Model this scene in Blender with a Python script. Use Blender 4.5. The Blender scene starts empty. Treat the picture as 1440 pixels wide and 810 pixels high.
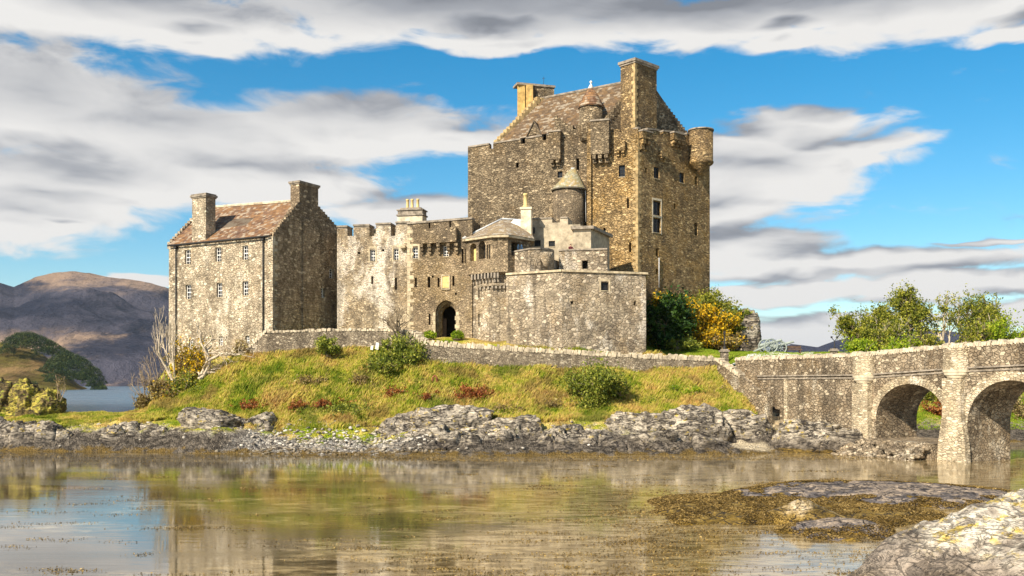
import bpy, bmesh, math, random
import numpy as np
from mathutils import Vector, Matrix
sc = bpy.context.scene
COL = sc.collection
R = math.radians
F = 1360.0; CH = 5.5                       # focal length and eye height used for laying the place out
# ---------------- camera ----------------
cd = bpy.data.cameras.new('camera'); cam = bpy.data.objects.new('camera', cd); COL.objects.link(cam)
cam.location = (0, 0, CH); cam.rotation_euler = (R(90), 0, 0)
cd.lens = 36 * F / 1440; cd.sensor_width = 36; cd.shift_y = 135 / 1440
cd.clip_start = 0.5; cd.clip_end = 30000
sc.camera = cam
sc.view_settings.view_transform = 'Standard'; sc.view_settings.look = 'None'
sc.view_settings.gamma = 1; sc.view_settings.use_curve_mapping = False
sc.view_settings.exposure = 0.74
SUN_EL, SUN_AZ = 37, 220
# ---------------- sun ----------------
sd = bpy.data.lights.new('sun', 'SUN'); sd.energy = 5.0; sd.angle = R(0.6); sd.color = (1.0, 0.89, 0.73)
sun = bpy.data.objects.new('sun', sd); COL.objects.link(sun)
sv = Vector((math.sin(R(SUN_AZ)) * math.cos(R(SUN_EL)), math.cos(R(SUN_AZ)) * math.cos(R(SUN_EL)), math.sin(R(SUN_EL))))
sun.rotation_euler = sv.to_track_quat('Z', 'Y').to_euler()
# ---------------- node helper ----------------
class NT:
    def __init__(s, tree): s.t = tree; s.n = tree.nodes; s.l = tree.links
    def add(s, typ, **kw):
        nd = s.n.new(typ)
        for k, v in kw.items(): setattr(nd, k, v)
        return nd
    def put(s, sock, v):
        if v is None: return
        if isinstance(v, bpy.types.NodeSocket): s.l.new(v, sock)
        elif isinstance(v, bpy.types.Node): s.l.new(v.outputs[0], sock)
        else:
            if sock.type == 'RGBA' and len(v) == 3: v = (*v, 1)
            sock.default_value = v
    def m(s, op, a, b=None, c=None, clamp=False):
        nd = s.add('ShaderNodeMath', operation=op, use_clamp=clamp)
        for i, v in enumerate((a, b, c)): s.put(nd.inputs[i], v)
        return nd.outputs[0]
    def vm(s, op, a, b=None, c=None):
        nd = s.add('ShaderNodeVectorMath', operation=op)
        s.put(nd.inputs[0], a); s.put(nd.inputs[1], b)
        if c is not None:
            s.put(nd.inputs[3 if op == 'SCALE' else 2], c)
        return nd.outputs[1] if op in ('LENGTH', 'DISTANCE', 'DOT_PRODUCT') else nd.outputs[0]
    def mix(s, f, a, b, bt='MIX'):
        nd = s.add('ShaderNodeMix', data_type='RGBA', blend_type=bt)
        s.put(nd.inputs[0], f); s.put(nd.inputs[6], a); s.put(nd.inputs[7], b)
        return nd.outputs[2]
    def noise(s, vec, scale, detail=4, rough=.55, dist=0, lac=2.0):
        nd = s.add('ShaderNodeTexNoise'); s.put(nd.inputs['Vector'], vec)
        nd.inputs['Scale'].default_value = scale; nd.inputs['Detail'].default_value = detail
        nd.inputs['Roughness'].default_value = rough; nd.inputs['Distortion'].default_value = dist
        return nd.outputs['Fac']
    def voro(s, vec, scale, feature='F1', rnd=1.0, out=None):
        nd = s.add('ShaderNodeTexVoronoi', feature=feature); s.put(nd.inputs['Vector'], vec)
        nd.inputs['Scale'].default_value = scale; nd.inputs['Randomness'].default_value = rnd
        return nd.outputs[out or ('Distance' if feature != 'F1' else 'Color')]
    def ramp(s, f, stops, interp='LINEAR'):
        nd = s.add('ShaderNodeValToRGB'); e = nd.color_ramp; e.interpolation = interp
        while len(e.elements) < len(stops): e.elements.new(0.5)
        for el, (p, c) in zip(e.elements, stops):
            el.position = p; el.color = (*c, 1) if len(c) == 3 else c
        s.put(nd.inputs[0], f); return nd.outputs[0]
    def mr(s, v, a, b, c=0.0, d=1.0, smooth=True):
        nd = s.add('ShaderNodeMapRange', interpolation_type='SMOOTHSTEP' if smooth else 'LINEAR')
        s.put(nd.inputs[0], v)
        for i, q in enumerate((a, b, c, d)): nd.inputs[i + 1].default_value = q
        return nd.outputs[0]
    def scl(s, vec, k):
        return s.vm('MULTIPLY', vec, tuple(k))
# ---------------- world: sky with clouds by direction ----------------
w = bpy.data.worlds.new('World'); sc.world = w; w.use_nodes = True
N = NT(w.node_tree); N.n.clear()
sky = N.add('ShaderNodeTexSky', sky_type='NISHITA', sun_disc=False)
sky.sun_elevation = R(SUN_EL); sky.sun_rotation = R(SUN_AZ); sky.air_density = 1.0; sky.dust_density = 0.3; sky.ozone_density = 2.0
hs = N.add('ShaderNodeHueSaturation'); N.put(hs.inputs['Color'], sky.outputs[0])
hs.inputs['Saturation'].default_value = 1.5; hs.inputs['Value'].default_value = 1.12; hs.inputs['Hue'].default_value = 0.488
tc = N.add('ShaderNodeTexCoord'); dirv = N.vm('NORMALIZE', tc.outputs['Generated'])
sx = N.add('ShaderNodeSeparateXYZ'); N.put(sx.inputs[0], dirv)
az = N.m('ARCTAN2', sx.outputs[0], sx.outputs[1]); el = N.m('ARCSINE', sx.outputs[2])
cv = N.add('ShaderNodeCombineXYZ'); N.put(cv.inputs[0], az); N.put(cv.inputs[1], el); base = cv.outputs[0]
nz = N.add('ShaderNodeTexNoise'); N.put(nz.inputs['Vector'], N.scl(base, (7, 22, 1))); nz.inputs['Scale'].default_value = 1; nz.inputs['Detail'].default_value = 3; nz.inputs['Roughness'].default_value = .62
warp = N.vm('MULTIPLY', N.vm('SUBTRACT', nz.outputs['Color'], (.5, .5, .5)), (.10, .045, 0))
bw = N.vm('ADD', base, warp)
ELL = [(150,15,330,52),(270,66,90,18),(640,8,420,52),(700,58,140,20),(980,30,220,38),(1300,-4,330,50),(1440,46,80,16),(1090,58,80,14),
 (40,150,230,82),(230,195,280,58),(470,182,250,48),(640,196,110,26),(90,258,260,42),(330,250,230,36),(30,318,120,34),(60,292,140,26),
 (575,298,125,25),(190,388,80,9),(80,340,40,7),(1140,176,120,28),(1170,215,130,26),(1060,250,170,42),(1010,300,110,30),(1060,205,110,24),
 (1020,350,150,34),(1230,372,330,22),(1130,408,280,17),(1100,468,150,24),(1240,452,90,14),(1400,337,90,7),(1340,405,240,22),(1430,445,120,18)]
def dens(off):
    acc = None
    for (cx, cy, rx, ry) in ELL:
        a0 = math.atan((cx - 720) / F); e0 = math.atan((540 - cy) / F * math.cos(a0))
        iv = (F / rx, F / ry, 0)
        p = N.vm('MULTIPLY_ADD', bw, iv, (-a0 * iv[0], (-e0 + off) * iv[1], 0))
        L = N.vm('LENGTH', p)
        if acc is None: acc = L
        else:
            nd = N.add('ShaderNodeMath', operation='SMOOTH_MIN'); N.put(nd.inputs[0], acc); N.put(nd.inputs[1], L); nd.inputs[2].default_value = .22; acc = nd.outputs[0]
    return N.m('SUBTRACT', 1.25, acc)
fine = N.noise(N.vm('MULTIPLY', base, (12, 34, 1)), 1, 8, .6, .5)
big = N.noise(N.vm('MULTIPLY', base, (2.2, 8, 1)), 1, 4, .55)
out_m = N.mr(N.m('ABSOLUTE', az), .58, .8)
gen = N.m('MULTIPLY', N.mr(big, .42, .62, -.4, .9), out_m)
d1 = N.m('MAXIMUM', dens(0), gen)
d2 = N.m('MAXIMUM', dens(-.016), gen)
dd = N.m('ADD', d1, N.m('MULTIPLY', N.m('SUBTRACT', fine, .5), 1.35))
cloud = N.mr(dd, .12, .56)
fine2 = N.noise(N.vm('MULTIPLY', base, (9, 24, 1)), 1, 8, .58, .6)
lit = N.mr(N.m('ADD', N.m('MULTIPLY', N.m('SUBTRACT', d1, d2), .6), N.m('MULTIPLY', N.m('SUBTRACT', fine2, .5), .95)), -.69, .40)
thick = N.mr(N.m('ADD', d1, N.m('MULTIPLY', N.m('SUBTRACT', fine2, .5), 1.6)), .5, 1.7)
top = N.m('MULTIPLY', N.mr(el, .325, .37), N.mr(N.m('ABSOLUTE', N.m('SUBTRACT', az, .12)), .2, .5, 1, .35))
shade = N.m('SUBTRACT', N.m('SUBTRACT', lit, N.m('MULTIPLY', N.m('MULTIPLY', thick, N.mr(el, .10, .17, .25, 1)), .46)), N.m('MULTIPLY', top, .45))
ccol = N.ramp(shade, [(0, (.30, .32, .36)), (.25, (.48, .50, .54)), (.5, (.76, .76, .77)), (.8, (1.05, 1.03, 1.0))])
K = 0.078
CLOUD_K = 0.50 / K
ccol2 = N.vm('MULTIPLY', ccol, (CLOUD_K,) * 3)
skyc = N.mix(cloud, hs.outputs[0], ccol2)
bg = N.add('ShaderNodeBackground'); N.put(bg.inputs[0], skyc); bg.inputs[1].default_value = K
wo = N.add('ShaderNodeOutputWorld'); N.l.new(bg.outputs[0], wo.inputs[0])
# ---------------- numpy noise ----------------
def _h(ix, iy, iz, seed):
    n = (ix.astype(np.int64) * 374761393 + iy.astype(np.int64) * 668265263 + iz.astype(np.int64) * 2147483647 + seed * 1274126177) & 0xFFFFFFFF
    n = ((n ^ (n >> 13)) * 1274126177) & 0xFFFFFFFF
    n = ((n ^ (n >> 16)) * 2246822519) & 0xFFFFFFFF
    return (n ^ (n >> 15)).astype(np.float64) / 0xFFFFFFFF
def vn(p, seed=0):
    p = np.atleast_2d(p); f = np.floor(p); t = p - f; t = t * t * (3 - 2 * t); i = f.astype(np.int64)
    r = 0
    for dx in (0, 1):
        for dy in (0, 1):
            for dz in (0, 1):
                wgt = (t[:, 0] if dx else 1 - t[:, 0]) * (t[:, 1] if dy else 1 - t[:, 1]) * (t[:, 2] if dz else 1 - t[:, 2])
                r = r + wgt * _h(i[:, 0] + dx, i[:, 1] + dy, i[:, 2] + dz, seed)
    return r * 2 - 1
def fbm(p, o=4, seed=0, ridge=False, g=.5):
    r = 0; a = 1; s = 0
    for k in range(o):
        v = vn(p * 2 ** k + 17.3 * k, seed + k)
        if ridge: v = 1 - 2 * np.abs(v)
        r = r + a * v; s += a; a *= g
    return r / s
def p3(x, y, z=0):
    x = np.asarray(x, float); return np.stack([x, np.asarray(y, float) + 0 * x, np.asarray(z, float) + 0 * x], 1)
# ---------------- layout helpers ----------------
def P(px, py, d): return Vector(((px - 720) / F * d, d, CH + (540 - py) / F * d))
def XY(px, d): return Vector(((px - 720) / F * d, d))
def Z(py, d): return CH + (540 - py) / F * d
class WL:
    """a vertical wall plane through two points given by bearing and distance"""
    def __init__(s, a, b):
        s.A = XY(*a) if not isinstance(a, Vector) else a; s.B = XY(*b) if not isinstance(b, Vector) else b
        s.d = (s.B - s.A).normalized(); s.L = (s.B - s.A).length
        n = Vector((s.d.y, -s.d.x)); s.n = n if n.dot(-s.A) > 0 else -n
    def t(s, px):
        u = (px - 720) / F
        return (u * s.A.y - s.A.x) / (s.d.x - u * s.d.y)
    def tz(s, px, py):
        t = s.t(px); y = s.A.y + t * s.d.y; return t, Z(py, y)
    def w(s, t, z, off=0): q = s.A + s.d * t + s.n * off; return Vector((q.x, q.y, z))
    def dist(s, px): return s.A.y + s.t(px) * s.d.y
# ---------------- mesh builder ----------------
class MB:
    def __init__(s): s.v = []; s.f = []; s.uv = []; s.sm = []
    def face(s, pts, uv=None, smooth=False):
        b = len(s.v); s.v += [tuple(p) for p in pts]; s.f.append(tuple(range(b, b + len(pts))))
        s.uv.append(uv); s.sm.append(smooth)
    def raw(s, vs, fs, smooth=False):
        b = len(s.v); s.v += [tuple(p) for p in vs]
        for f in fs: s.f.append(tuple(b + i for i in f)); s.uv.append(None); s.sm.append(smooth)
    def obox(s, o, ax, ay, az):
        """box from corner o spanned by three vectors"""
        o = Vector(o); ax, ay, az = Vector(ax), Vector(ay), Vector(az)
        vs = [o + ax * i + ay * j + az * k for k in (0, 1) for j in (0, 1) for i in (0, 1)]
        fs = [(0, 2, 3, 1), (4, 5, 7, 6), (0, 1, 5, 4), (2, 6, 7, 3), (0, 4, 6, 2), (1, 3, 7, 5)]
        if ax.cross(ay).dot(az) < 0: fs = [f[::-1] for f in fs]
        s.raw(vs, fs)
    def cbox(s, c, hx, hy, hz, rot=None):
        rot = rot or Matrix.Identity(3)
        ax, ay, az = rot @ Vector((2 * hx, 0, 0)), rot @ Vector((0, 2 * hy, 0)), rot @ Vector((0, 0, 2 * hz))
        s.obox(Vector(c) - (ax + ay + az) / 2, ax, ay, az)
    def wbox(s, wl, t0, t1, z0, z1, o0, o1):
        """box on a wall frame: along t, height z, outward offset o"""
        p = wl.w(t0, z0, o0); q = wl.w(t1, z0, o0) - p; r = wl.w(t0, z0, o1) - p
        s.obox(p, q, r, (0, 0, z1 - z0))
    def prism(s, poly, z0, z1):
        """footprint polygon (x,y); z0,z1 number or list per vertex"""
        n = len(poly); z0 = z0 if hasattr(z0, '__len__') else [z0] * n; z1 = z1 if hasattr(z1, '__len__') else [z1] * n
        ar = sum(poly[i][0] * poly[(i + 1) % n][1] - poly[(i + 1) % n][0] * poly[i][1] for i in range(n))
        if ar < 0: poly = poly[::-1]; z0 = z0[::-1]; z1 = z1[::-1]
        vs = [(p[0], p[1], z) for p, z in zip(poly, z0)] + [(p[0], p[1], z) for p, z in zip(poly, z1)]
        fs = [tuple(range(n))[::-1], tuple(range(n, 2 * n))] + [(i, (i + 1) % n, n + (i + 1) % n, n + i) for i in range(n)]
        s.raw(vs, fs)
    def wprism(s, wl, tz, o0, o1):
        """outline in the wall plane (t,z) extruded between offsets"""
        n = len(tz); a = [wl.w(t, z, o0) for t, z in tz]; b = [wl.w(t, z, o1) for t, z in tz]
        nn = sum(((a[i] - a[0]).cross(a[(i + 1) % n] - a[0]) for i in range(n)), Vector())
        fl = nn.dot(b[0] - a[0]) > 0
        fs = [tuple(range(n)), tuple(range(n, 2 * n))[::-1]] + [(i, n + i, n + (i + 1) % n, (i + 1) % n) for i in range(n)]
        if fl: fs = [f[::-1] for f in fs]
        s.raw(a + b, fs)
    def tube(s, pts, rad, seg=6, cap=True, smooth=True):
        n = len(pts); rings = []; pts = [Vector(p) for p in pts]; b = len(s.v); up = None
        for i, p in enumerate(pts):
            t = (pts[min(i + 1, n - 1)] - pts[max(i - 1, 0)]).normalized()
            if up is None: up = t.orthogonal().normalized()
            up = (up - t * up.dot(t)); up = up.normalized() if up.length > 1e-6 else t.orthogonal().normalized()
            bi = t.cross(up); r = rad[i] if hasattr(rad, '__len__') else rad
            for k in range(seg):
                a = 2 * math.pi * k / seg; s.v.append(tuple(p + (up * math.cos(a) + bi * math.sin(a)) * r))
        for i in range(n - 1):
            for k in range(seg):
                k2 = (k + 1) % seg
                s.f.append((b + i * seg + k, b + i * seg + k2, b + (i + 1) * seg + k2, b + (i + 1) * seg + k)); s.uv.append(None); s.sm.append(smooth)
        if cap:
            s.f.append(tuple(b + k for k in range(seg))[::-1]); s.uv.append(None); s.sm.append(False)
            s.f.append(tuple(b + (n - 1) * seg + k for k in range(seg))); s.uv.append(None); s.sm.append(False)
    def lathe(s, c, prof, seg=28, smooth=True, a0=0, a1=2 * math.pi):
        """prof: (radius,z) bottom to top, closed with caps"""
        b = len(s.v); full = abs(a1 - a0 - 2 * math.pi) < 1e-6
        for r, z in prof:
            for k in range(seg):
                a = a0 + (a1 - a0) * k / (seg if full else seg - 1)
                s.v.append((c[0] + r * math.cos(a), c[1] + r * math.sin(a), z))
        for i in range(len(prof) - 1):
            for k in range(seg if full else seg - 1):
                k2 = (k + 1) % seg
                s.f.append((b + i * seg + k, b + i * seg + k2, b + (i + 1) * seg + k2, b + (i + 1) * seg + k))
                ln = 2 * math.pi * max(prof[i][0], prof[i + 1][0]); q0 = ln * k / seg; q1 = ln * (k + 1) / seg
                s.uv.append([(q0, prof[i][1]), (q1, prof[i][1]), (q1, prof[i + 1][1]), (q0, prof[i + 1][1])]); s.sm.append(smooth)
        if full:
            s.f.append(tuple(b + k for k in range(seg))[::-1]); s.uv.append(None); s.sm.append(False)
            s.f.append(tuple(b + (len(prof) - 1) * seg + k for k in range(seg))); s.uv.append(None); s.sm.append(False)
    def mesh(s, name):
        me = bpy.data.meshes.new(name); me.from_pydata(s.v, [], s.f)
        if any(u is not None for u in s.uv):
            ul = me.uv_layers.new(name='UVMap'); i = 0; arr = []
            for f, u in zip(s.f, s.uv):
                for k in range(len(f)): arr += (u[k] if u else (0, 0))
            ul.data.foreach_set('uv', arr)
        me.polygons.foreach_set('use_smooth', s.sm); me.update(); return me
# ---------------- objects ----------------
def tag(o, label=None, cat=None, group=None, kind=None):
    if label: o['label'] = label
    if cat: o['category'] = cat
    if group: o['group'] = group
    if kind: o['kind'] = kind
    return o
def thing(name, loc, label, cat, group=None):
    o = bpy.data.objects.new(name, None); COL.objects.link(o); o.location = loc; o.empty_display_size = .3
    return tag(o, label, cat, group)
def root_loc(o):
    l = Vector((0, 0, 0))
    while o is not None: l = l + o.location; o = o.parent
    return l
def part(name, mb, mat, parent=None, label=None, local=False):
    me = mb.mesh(name) if isinstance(mb, MB) else mb
    o = bpy.data.objects.new(name, me); COL.objects.link(o)
    if parent is not None:
        o.parent = parent
        if not local: me.transform(Matrix.Translation(-root_loc(parent)))
    if mat is not None and len(me.materials) == 0: me.materials.append(mat)
    if label: o['label'] = label
    return o
def single(name, mb, mat, label, cat, group=None, loc=None):
    me = mb.mesh(name) if isinstance(mb, MB) else mb
    if loc is None:
        co = np.empty(len(me.vertices) * 3); me.vertices.foreach_get('co', co); co = co.reshape(-1, 3)
        loc = Vector(((co[:, 0].min() + co[:, 0].max()) / 2, (co[:, 1].min() + co[:, 1].max()) / 2, co[:, 2].min()))
    me.transform(Matrix.Translation(-Vector(loc)))
    o = bpy.data.objects.new(name, me); COL.objects.link(o); o.location = loc
    if mat is not None and len(me.materials) == 0: me.materials.append(mat)
    return tag(o, label, cat, group)
def struct(name, me, mat, kind='structure', label=None):
    if isinstance(me, MB): me = me.mesh(name)
    o = bpy.data.objects.new(name, me); COL.objects.link(o); me.materials.append(mat); o['kind'] = kind
    if label: o['label'] = label; 
    return o
def cut(body, cutter):
    """body MB minus cutter MB -> mesh"""
    if not cutter.f: return body.mesh('m')
    a = bpy.data.objects.new('tmp_a', body.mesh('m')); b = bpy.data.objects.new('tmp_b', cutter.mesh('c'))
    COL.objects.link(a); COL.objects.link(b)
    m = a.modifiers.new('b', 'BOOLEAN'); m.operation = 'DIFFERENCE'; m.solver = 'EXACT'; m.object = b
    m.use_self = True
    dg = bpy.context.evaluated_depsgraph_get()
    me = bpy.data.meshes.new_from_object(a.evaluated_get(dg))
    bpy.data.objects.remove(a); bpy.data.objects.remove(b)
    return me
# ---------------- materials ----------------
def newmat(name):
    m = bpy.data.materials.new(name); m.use_nodes = True; t = NT(m.node_tree); t.n.clear()
    o = t.add('ShaderNodeOutputMaterial'); b = t.add('ShaderNodeBsdfPrincipled'); t.l.new(b.outputs[0], o.inputs[0])
    b.inputs['Roughness'].default_value = .85; b.inputs['Specular IOR Level'].default_value = .25
    return m, t, b, o
def pos(t): return t.add('ShaderNodeNewGeometry').outputs['Position']
def flat(name, col, rough=.8, var=.12, sc_=3.0, metal=0):
    m, t, b, o = newmat(name); n = t.mr(t.noise(pos(t), sc_, 7, .7), .3, .7, 0, 1, False)
    c = t.mix(n, tuple(c_ * (1 - var * 2) for c_ in col), tuple(min(1, c_ * (1 + var * 2)) for c_ in col))
    t.put(b.inputs['Base Color'], c); b.inputs['Roughness'].default_value = rough; b.inputs['Metallic'].default_value = metal
    return m
def stone(name, cols, mortar, scale=2.3, zs=1.7, stain=.5, stain_col=(.07, .06, .05), pale=.0, pale_col=(.62, .58, .50), gold=0., gold_col=(.42, .24, .05), bump=.10, mw=.05, zr=None, edge_dark=0.0, jit=.5, gain=(1.14, 1.07, .96)):
    """random rubble: cells of stone in mortar, with streaks, limewash patches and lichen of the wall's own"""
    m, t, b, o = newmat(name); p = pos(t)
    wob = t.vm('MULTIPLY', t.vm('SUBTRACT', t.add('ShaderNodeTexNoise').outputs['Color'], (.5, .5, .5)), (0, 0, 0))
    nz = t.add('ShaderNodeTexNoise'); t.put(nz.inputs['Vector'], p); nz.inputs['Scale'].default_value = 2.5; nz.inputs['Detail'].default_value = 2
    q = t.vm('ADD', p, t.vm('MULTIPLY', t.vm('SUBTRACT', nz.outputs['Color'], (.5, .5, .5)), (.3, .3, .16)))
    q = t.scl(q, (1, 1, zs)); scale *= 1.3
    cellc = t.voro(q, scale, 'F1'); edge = t.voro(q, scale, 'DISTANCE_TO_EDGE')
    sep = t.add('ShaderNodeSeparateColor'); t.put(sep.inputs[0], cellc)
    n = len(cols); c = t.ramp(sep.outputs[0], [(i / max(1, n - 1), cc) for i, cc in enumerate(cols)])
    mean = tuple(sum(cc[i] for cc in cols) / n for i in range(3)); c = t.mix(.42, c, mean)
    c = t.mix(t.m('MULTIPLY', sep.outputs[1], .30), c, tuple(x * .5 for x in cols[0]))
    med = t.noise(t.scl(t.vm('ADD', p, (50, 3, 8)), (1, 1, .6)), 1.1, 6, .7)
    mv = t.mr(med, .30, .70, .40, 1.42, False); cmv = t.add('ShaderNodeCombineXYZ'); [t.put(cmv.inputs[i], mv) for i in range(3)]; c = t.vm('MULTIPLY', c, cmv.outputs[0])
    grain = t.noise(p, 9, 5, .65)
    c = t.mix(t.mr(grain, .3, .7, 0, .55), c, t.vm('MULTIPLY', c, (1.5, 1.5, 1.5)))
    mor = t.mr(edge, mw * .4, mw * 1.6, 1, 0)
    mpatch = t.mr(t.noise(p, .35, 4, .6), .35, .65)
    mcol = t.mix(mpatch, tuple(x * .33 for x in mortar), mortar)
    c = t.mix(t.m('MULTIPLY', mor, .85), c, mcol)
    big = t.noise(p, .22, 5, .6)
    c = t.mix(t.mr(big, .3, .7, 0, .55), c, t.vm('MULTIPLY', c, (.55, .52, .50)))
    if gold:
        g = t.mr(t.noise(t.vm('ADD', p, (31, 7, 3)), .28, 6, .65), .52 - .14 * gold, .70 - .12 * gold, 0, .8 * min(1, gold))
        c = t.mix(t.m('MULTIPLY', g, t.m('SUBTRACT', 1, t.m('MULTIPLY', mor, .5))), c, t.mix(sep.outputs[2], gold_col, tuple(x * .55 for x in gold_col)))
    if pale:
        g = t.mr(t.noise(t.scl(t.vm('ADD', p, (3, 17, 9)), (1, 1, .45)), .42, 7, .7), .62 - .16 * pale, .70 - .12 * pale, 0, .85)
        g = t.m('MULTIPLY', g, t.mr(t.m('ADD', sep.outputs[1], t.m('MULTIPLY', grain, .6)), .25, .5, .25, 1))
        c = t.mix(g, c, pale_col)
    if stain:
        st = t.noise(t.scl(p, (1, 1, .09)), .85, 5, .62); st = t.mr(st, .48, .66, 0, stain)
        blot = t.mr(t.noise(t.vm('ADD', p, (9, 2, 40)), .7, 6, .7), .5, .72, 0, stain)
        stf = t.m('MAXIMUM', st, blot)
        if zr:
            sp = t.add('ShaderNodeSeparateXYZ'); t.put(sp.inputs[0], p)
            hz = t.mr(t.m('ADD', sp.outputs[2], t.m('MULTIPLY', big, 5)), zr[0] + 2.5, zr[1] + 2.5, 0, 1)
            stf = t.m('MULTIPLY', t.m('ADD', stf, t.m('MULTIPLY', hz, .45)), t.m('ADD', t.m('MULTIPLY', hz, .9), .45), clamp=True)
        c = t.mix(stf, c, t.mix(.35, stain_col, c))
    # single pale and single dark stones
    c = t.mix(t.mr(sep.outputs[2], .90, .93, 0, .5), c, tuple(min(.8, x * 1.22) for x in cols[-1])); c = t.mix(t.mr(sep.outputs[2], .10, .06, 0, .5), c, tuple(x * .4 for x in cols[0]))
    c = t.vm('MINIMUM', t.vm('MULTIPLY', c, gain), (.82, .78, .70))
    t.put(b.inputs['Base Color'], c)
    h = t.m('ADD', t.m('MULTIPLY', t.mr(edge, 0, .14), .7), t.m('ADD', t.m('MULTIPLY', grain, .35), t.m('MULTIPLY', sep.outputs[2], jit)))
    bp = t.add('ShaderNodeBump'); bp.inputs['Strength'].default_value = 1.0; bp.inputs['Distance'].default_value = bump; t.put(bp.inputs['Height'], h)
    t.l.new(bp.outputs[0], b.inputs['Normal']); b.inputs['Roughness'].default_value = .92; b.inputs['Specular IOR Level'].default_value = .15
    return m
def ashlar(name, c1, c2, mortar, bw=.6, bh=.3, stainc=(.1, .09, .07)):
    m, t, b, o = newmat(name); uv = t.add('ShaderNodeTexCoord').outputs['UV']
    br = t.add('ShaderNodeTexBrick'); t.put(br.inputs['Vector'], uv); br.inputs['Scale'].default_value = 1
    br.inputs['Brick Width'].default_value = bw; br.inputs['Row Height'].default_value = bh; br.inputs['Mortar Size'].default_value = .018
    t.put(br.inputs['Color1'], c1); t.put(br.inputs['Color2'], c2); t.put(br.inputs['Mortar'], mortar)
    n = t.noise(pos(t), 1.2, 6, .65); c = t.mix(t.mr(n, .42, .72, 0, .8), br.outputs[0], stainc)
    t.put(b.inputs['Base Color'], c); return m
def slate(name, cols, lich=(.45, .22, .06), lf=.5, pale=(.5, .45, .36), rh=.32, bw=.42):
    m, t, b, o = newmat(name); uv = t.add('ShaderNodeTexCoord').outputs['UV']; p = pos(t)
    sp = t.add('ShaderNodeSeparateXYZ'); t.put(sp.inputs[0], uv)
    row = t.m('FLOOR', t.m('DIVIDE', sp.outputs[1], rh))
    xo = t.m('ADD', t.m('DIVIDE', sp.outputs[0], bw), t.m('MULTIPLY', t.m('MODULO', t.m('MULTIPLY', row, 7.31), 3.0), .43))
    colm = t.m('FLOOR', xo)
    cb = t.add('ShaderNodeCombineXYZ'); t.put(cb.inputs[0], colm); t.put(cb.inputs[1], row)
    wn = t.add('ShaderNodeTexWhiteNoise'); t.put(wn.inputs['Vector'], cb.outputs[0])
    s2 = t.add('ShaderNodeSeparateColor'); t.put(s2.inputs[0], wn.outputs['Color'])
    n = len(cols); c = t.ramp(s2.outputs[0], [(i / (n - 1), cc) for i, cc in enumerate(cols)])
    l1 = t.mr(t.m('ADD', t.noise(p, .7, 5, .65), t.m('MULTIPLY', s2.outputs[1], .25)), .60, .72, 0, lf)
    c = t.mix(l1, c, lich)
    l2 = t.mr(t.m('ADD', t.noise(t.vm('ADD', p, (5, 9, 1)), 1.1, 5, .65), t.m('MULTIPLY', s2.outputs[2], .3)), .68, .82, 0, .8)
    c = t.mix(l2, c, pale)
    fy = t.m('FRACT', t.m('DIVIDE', sp.outputs[1], rh)); fx = t.m('FRACT', xo)
    gap = t.m('MAXIMUM', t.mr(fy, .0, .22, 1, 0), t.m('MULTIPLY', t.mr(fx, 0, .1, 1, 0), .6))
    c = t.mix(t.m('MULTIPLY', gap, .7), c, (.035, .028, .02))
    t.put(b.inputs['Base Color'], c)
    bp = t.add('ShaderNodeBump'); bp.inputs['Distance'].default_value = .06; t.put(bp.inputs['Height'], t.m('SUBTRACT', t.m('MULTIPLY', s2.outputs[1], .6), t.m('ADD', fy, gap)))
    t.l.new(bp.outputs[0], b.inputs['Normal'])
    return m
def leafmat(name, cols, trans=.35, nsc=.9):
    m, t, b, o = newmat(name); p = pos(t)
    at = t.add('ShaderNodeAttribute', attribute_name='rnd'); f = t.m('ADD', t.m('MULTIPLY', t.noise(p, nsc, 3, .6), .9), t.m('MULTIPLY', t.m('SUBTRACT', at.outputs['Fac'], .5), .55))
    n = len(cols); c = t.ramp(f, [(.22 + .56 * i / (n - 1), cc) for i, cc in enumerate(cols)])
    t.put(b.inputs['Base Color'], c); b.inputs['Roughness'].default_value = .6
    tr = t.add('ShaderNodeBsdfTranslucent'); t.put(tr.inputs[0], t.vm('MULTIPLY', c, (1.2, 1.25, .7)))
    mx = t.add('ShaderNodeMixShader'); mx.inputs[0].default_value = trans; t.l.new(b.outputs[0], mx.inputs[1]); t.l.new(tr.outputs[0], mx.inputs[2]); t.l.new(mx.outputs[0], o.inputs[0])
    return m
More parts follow.
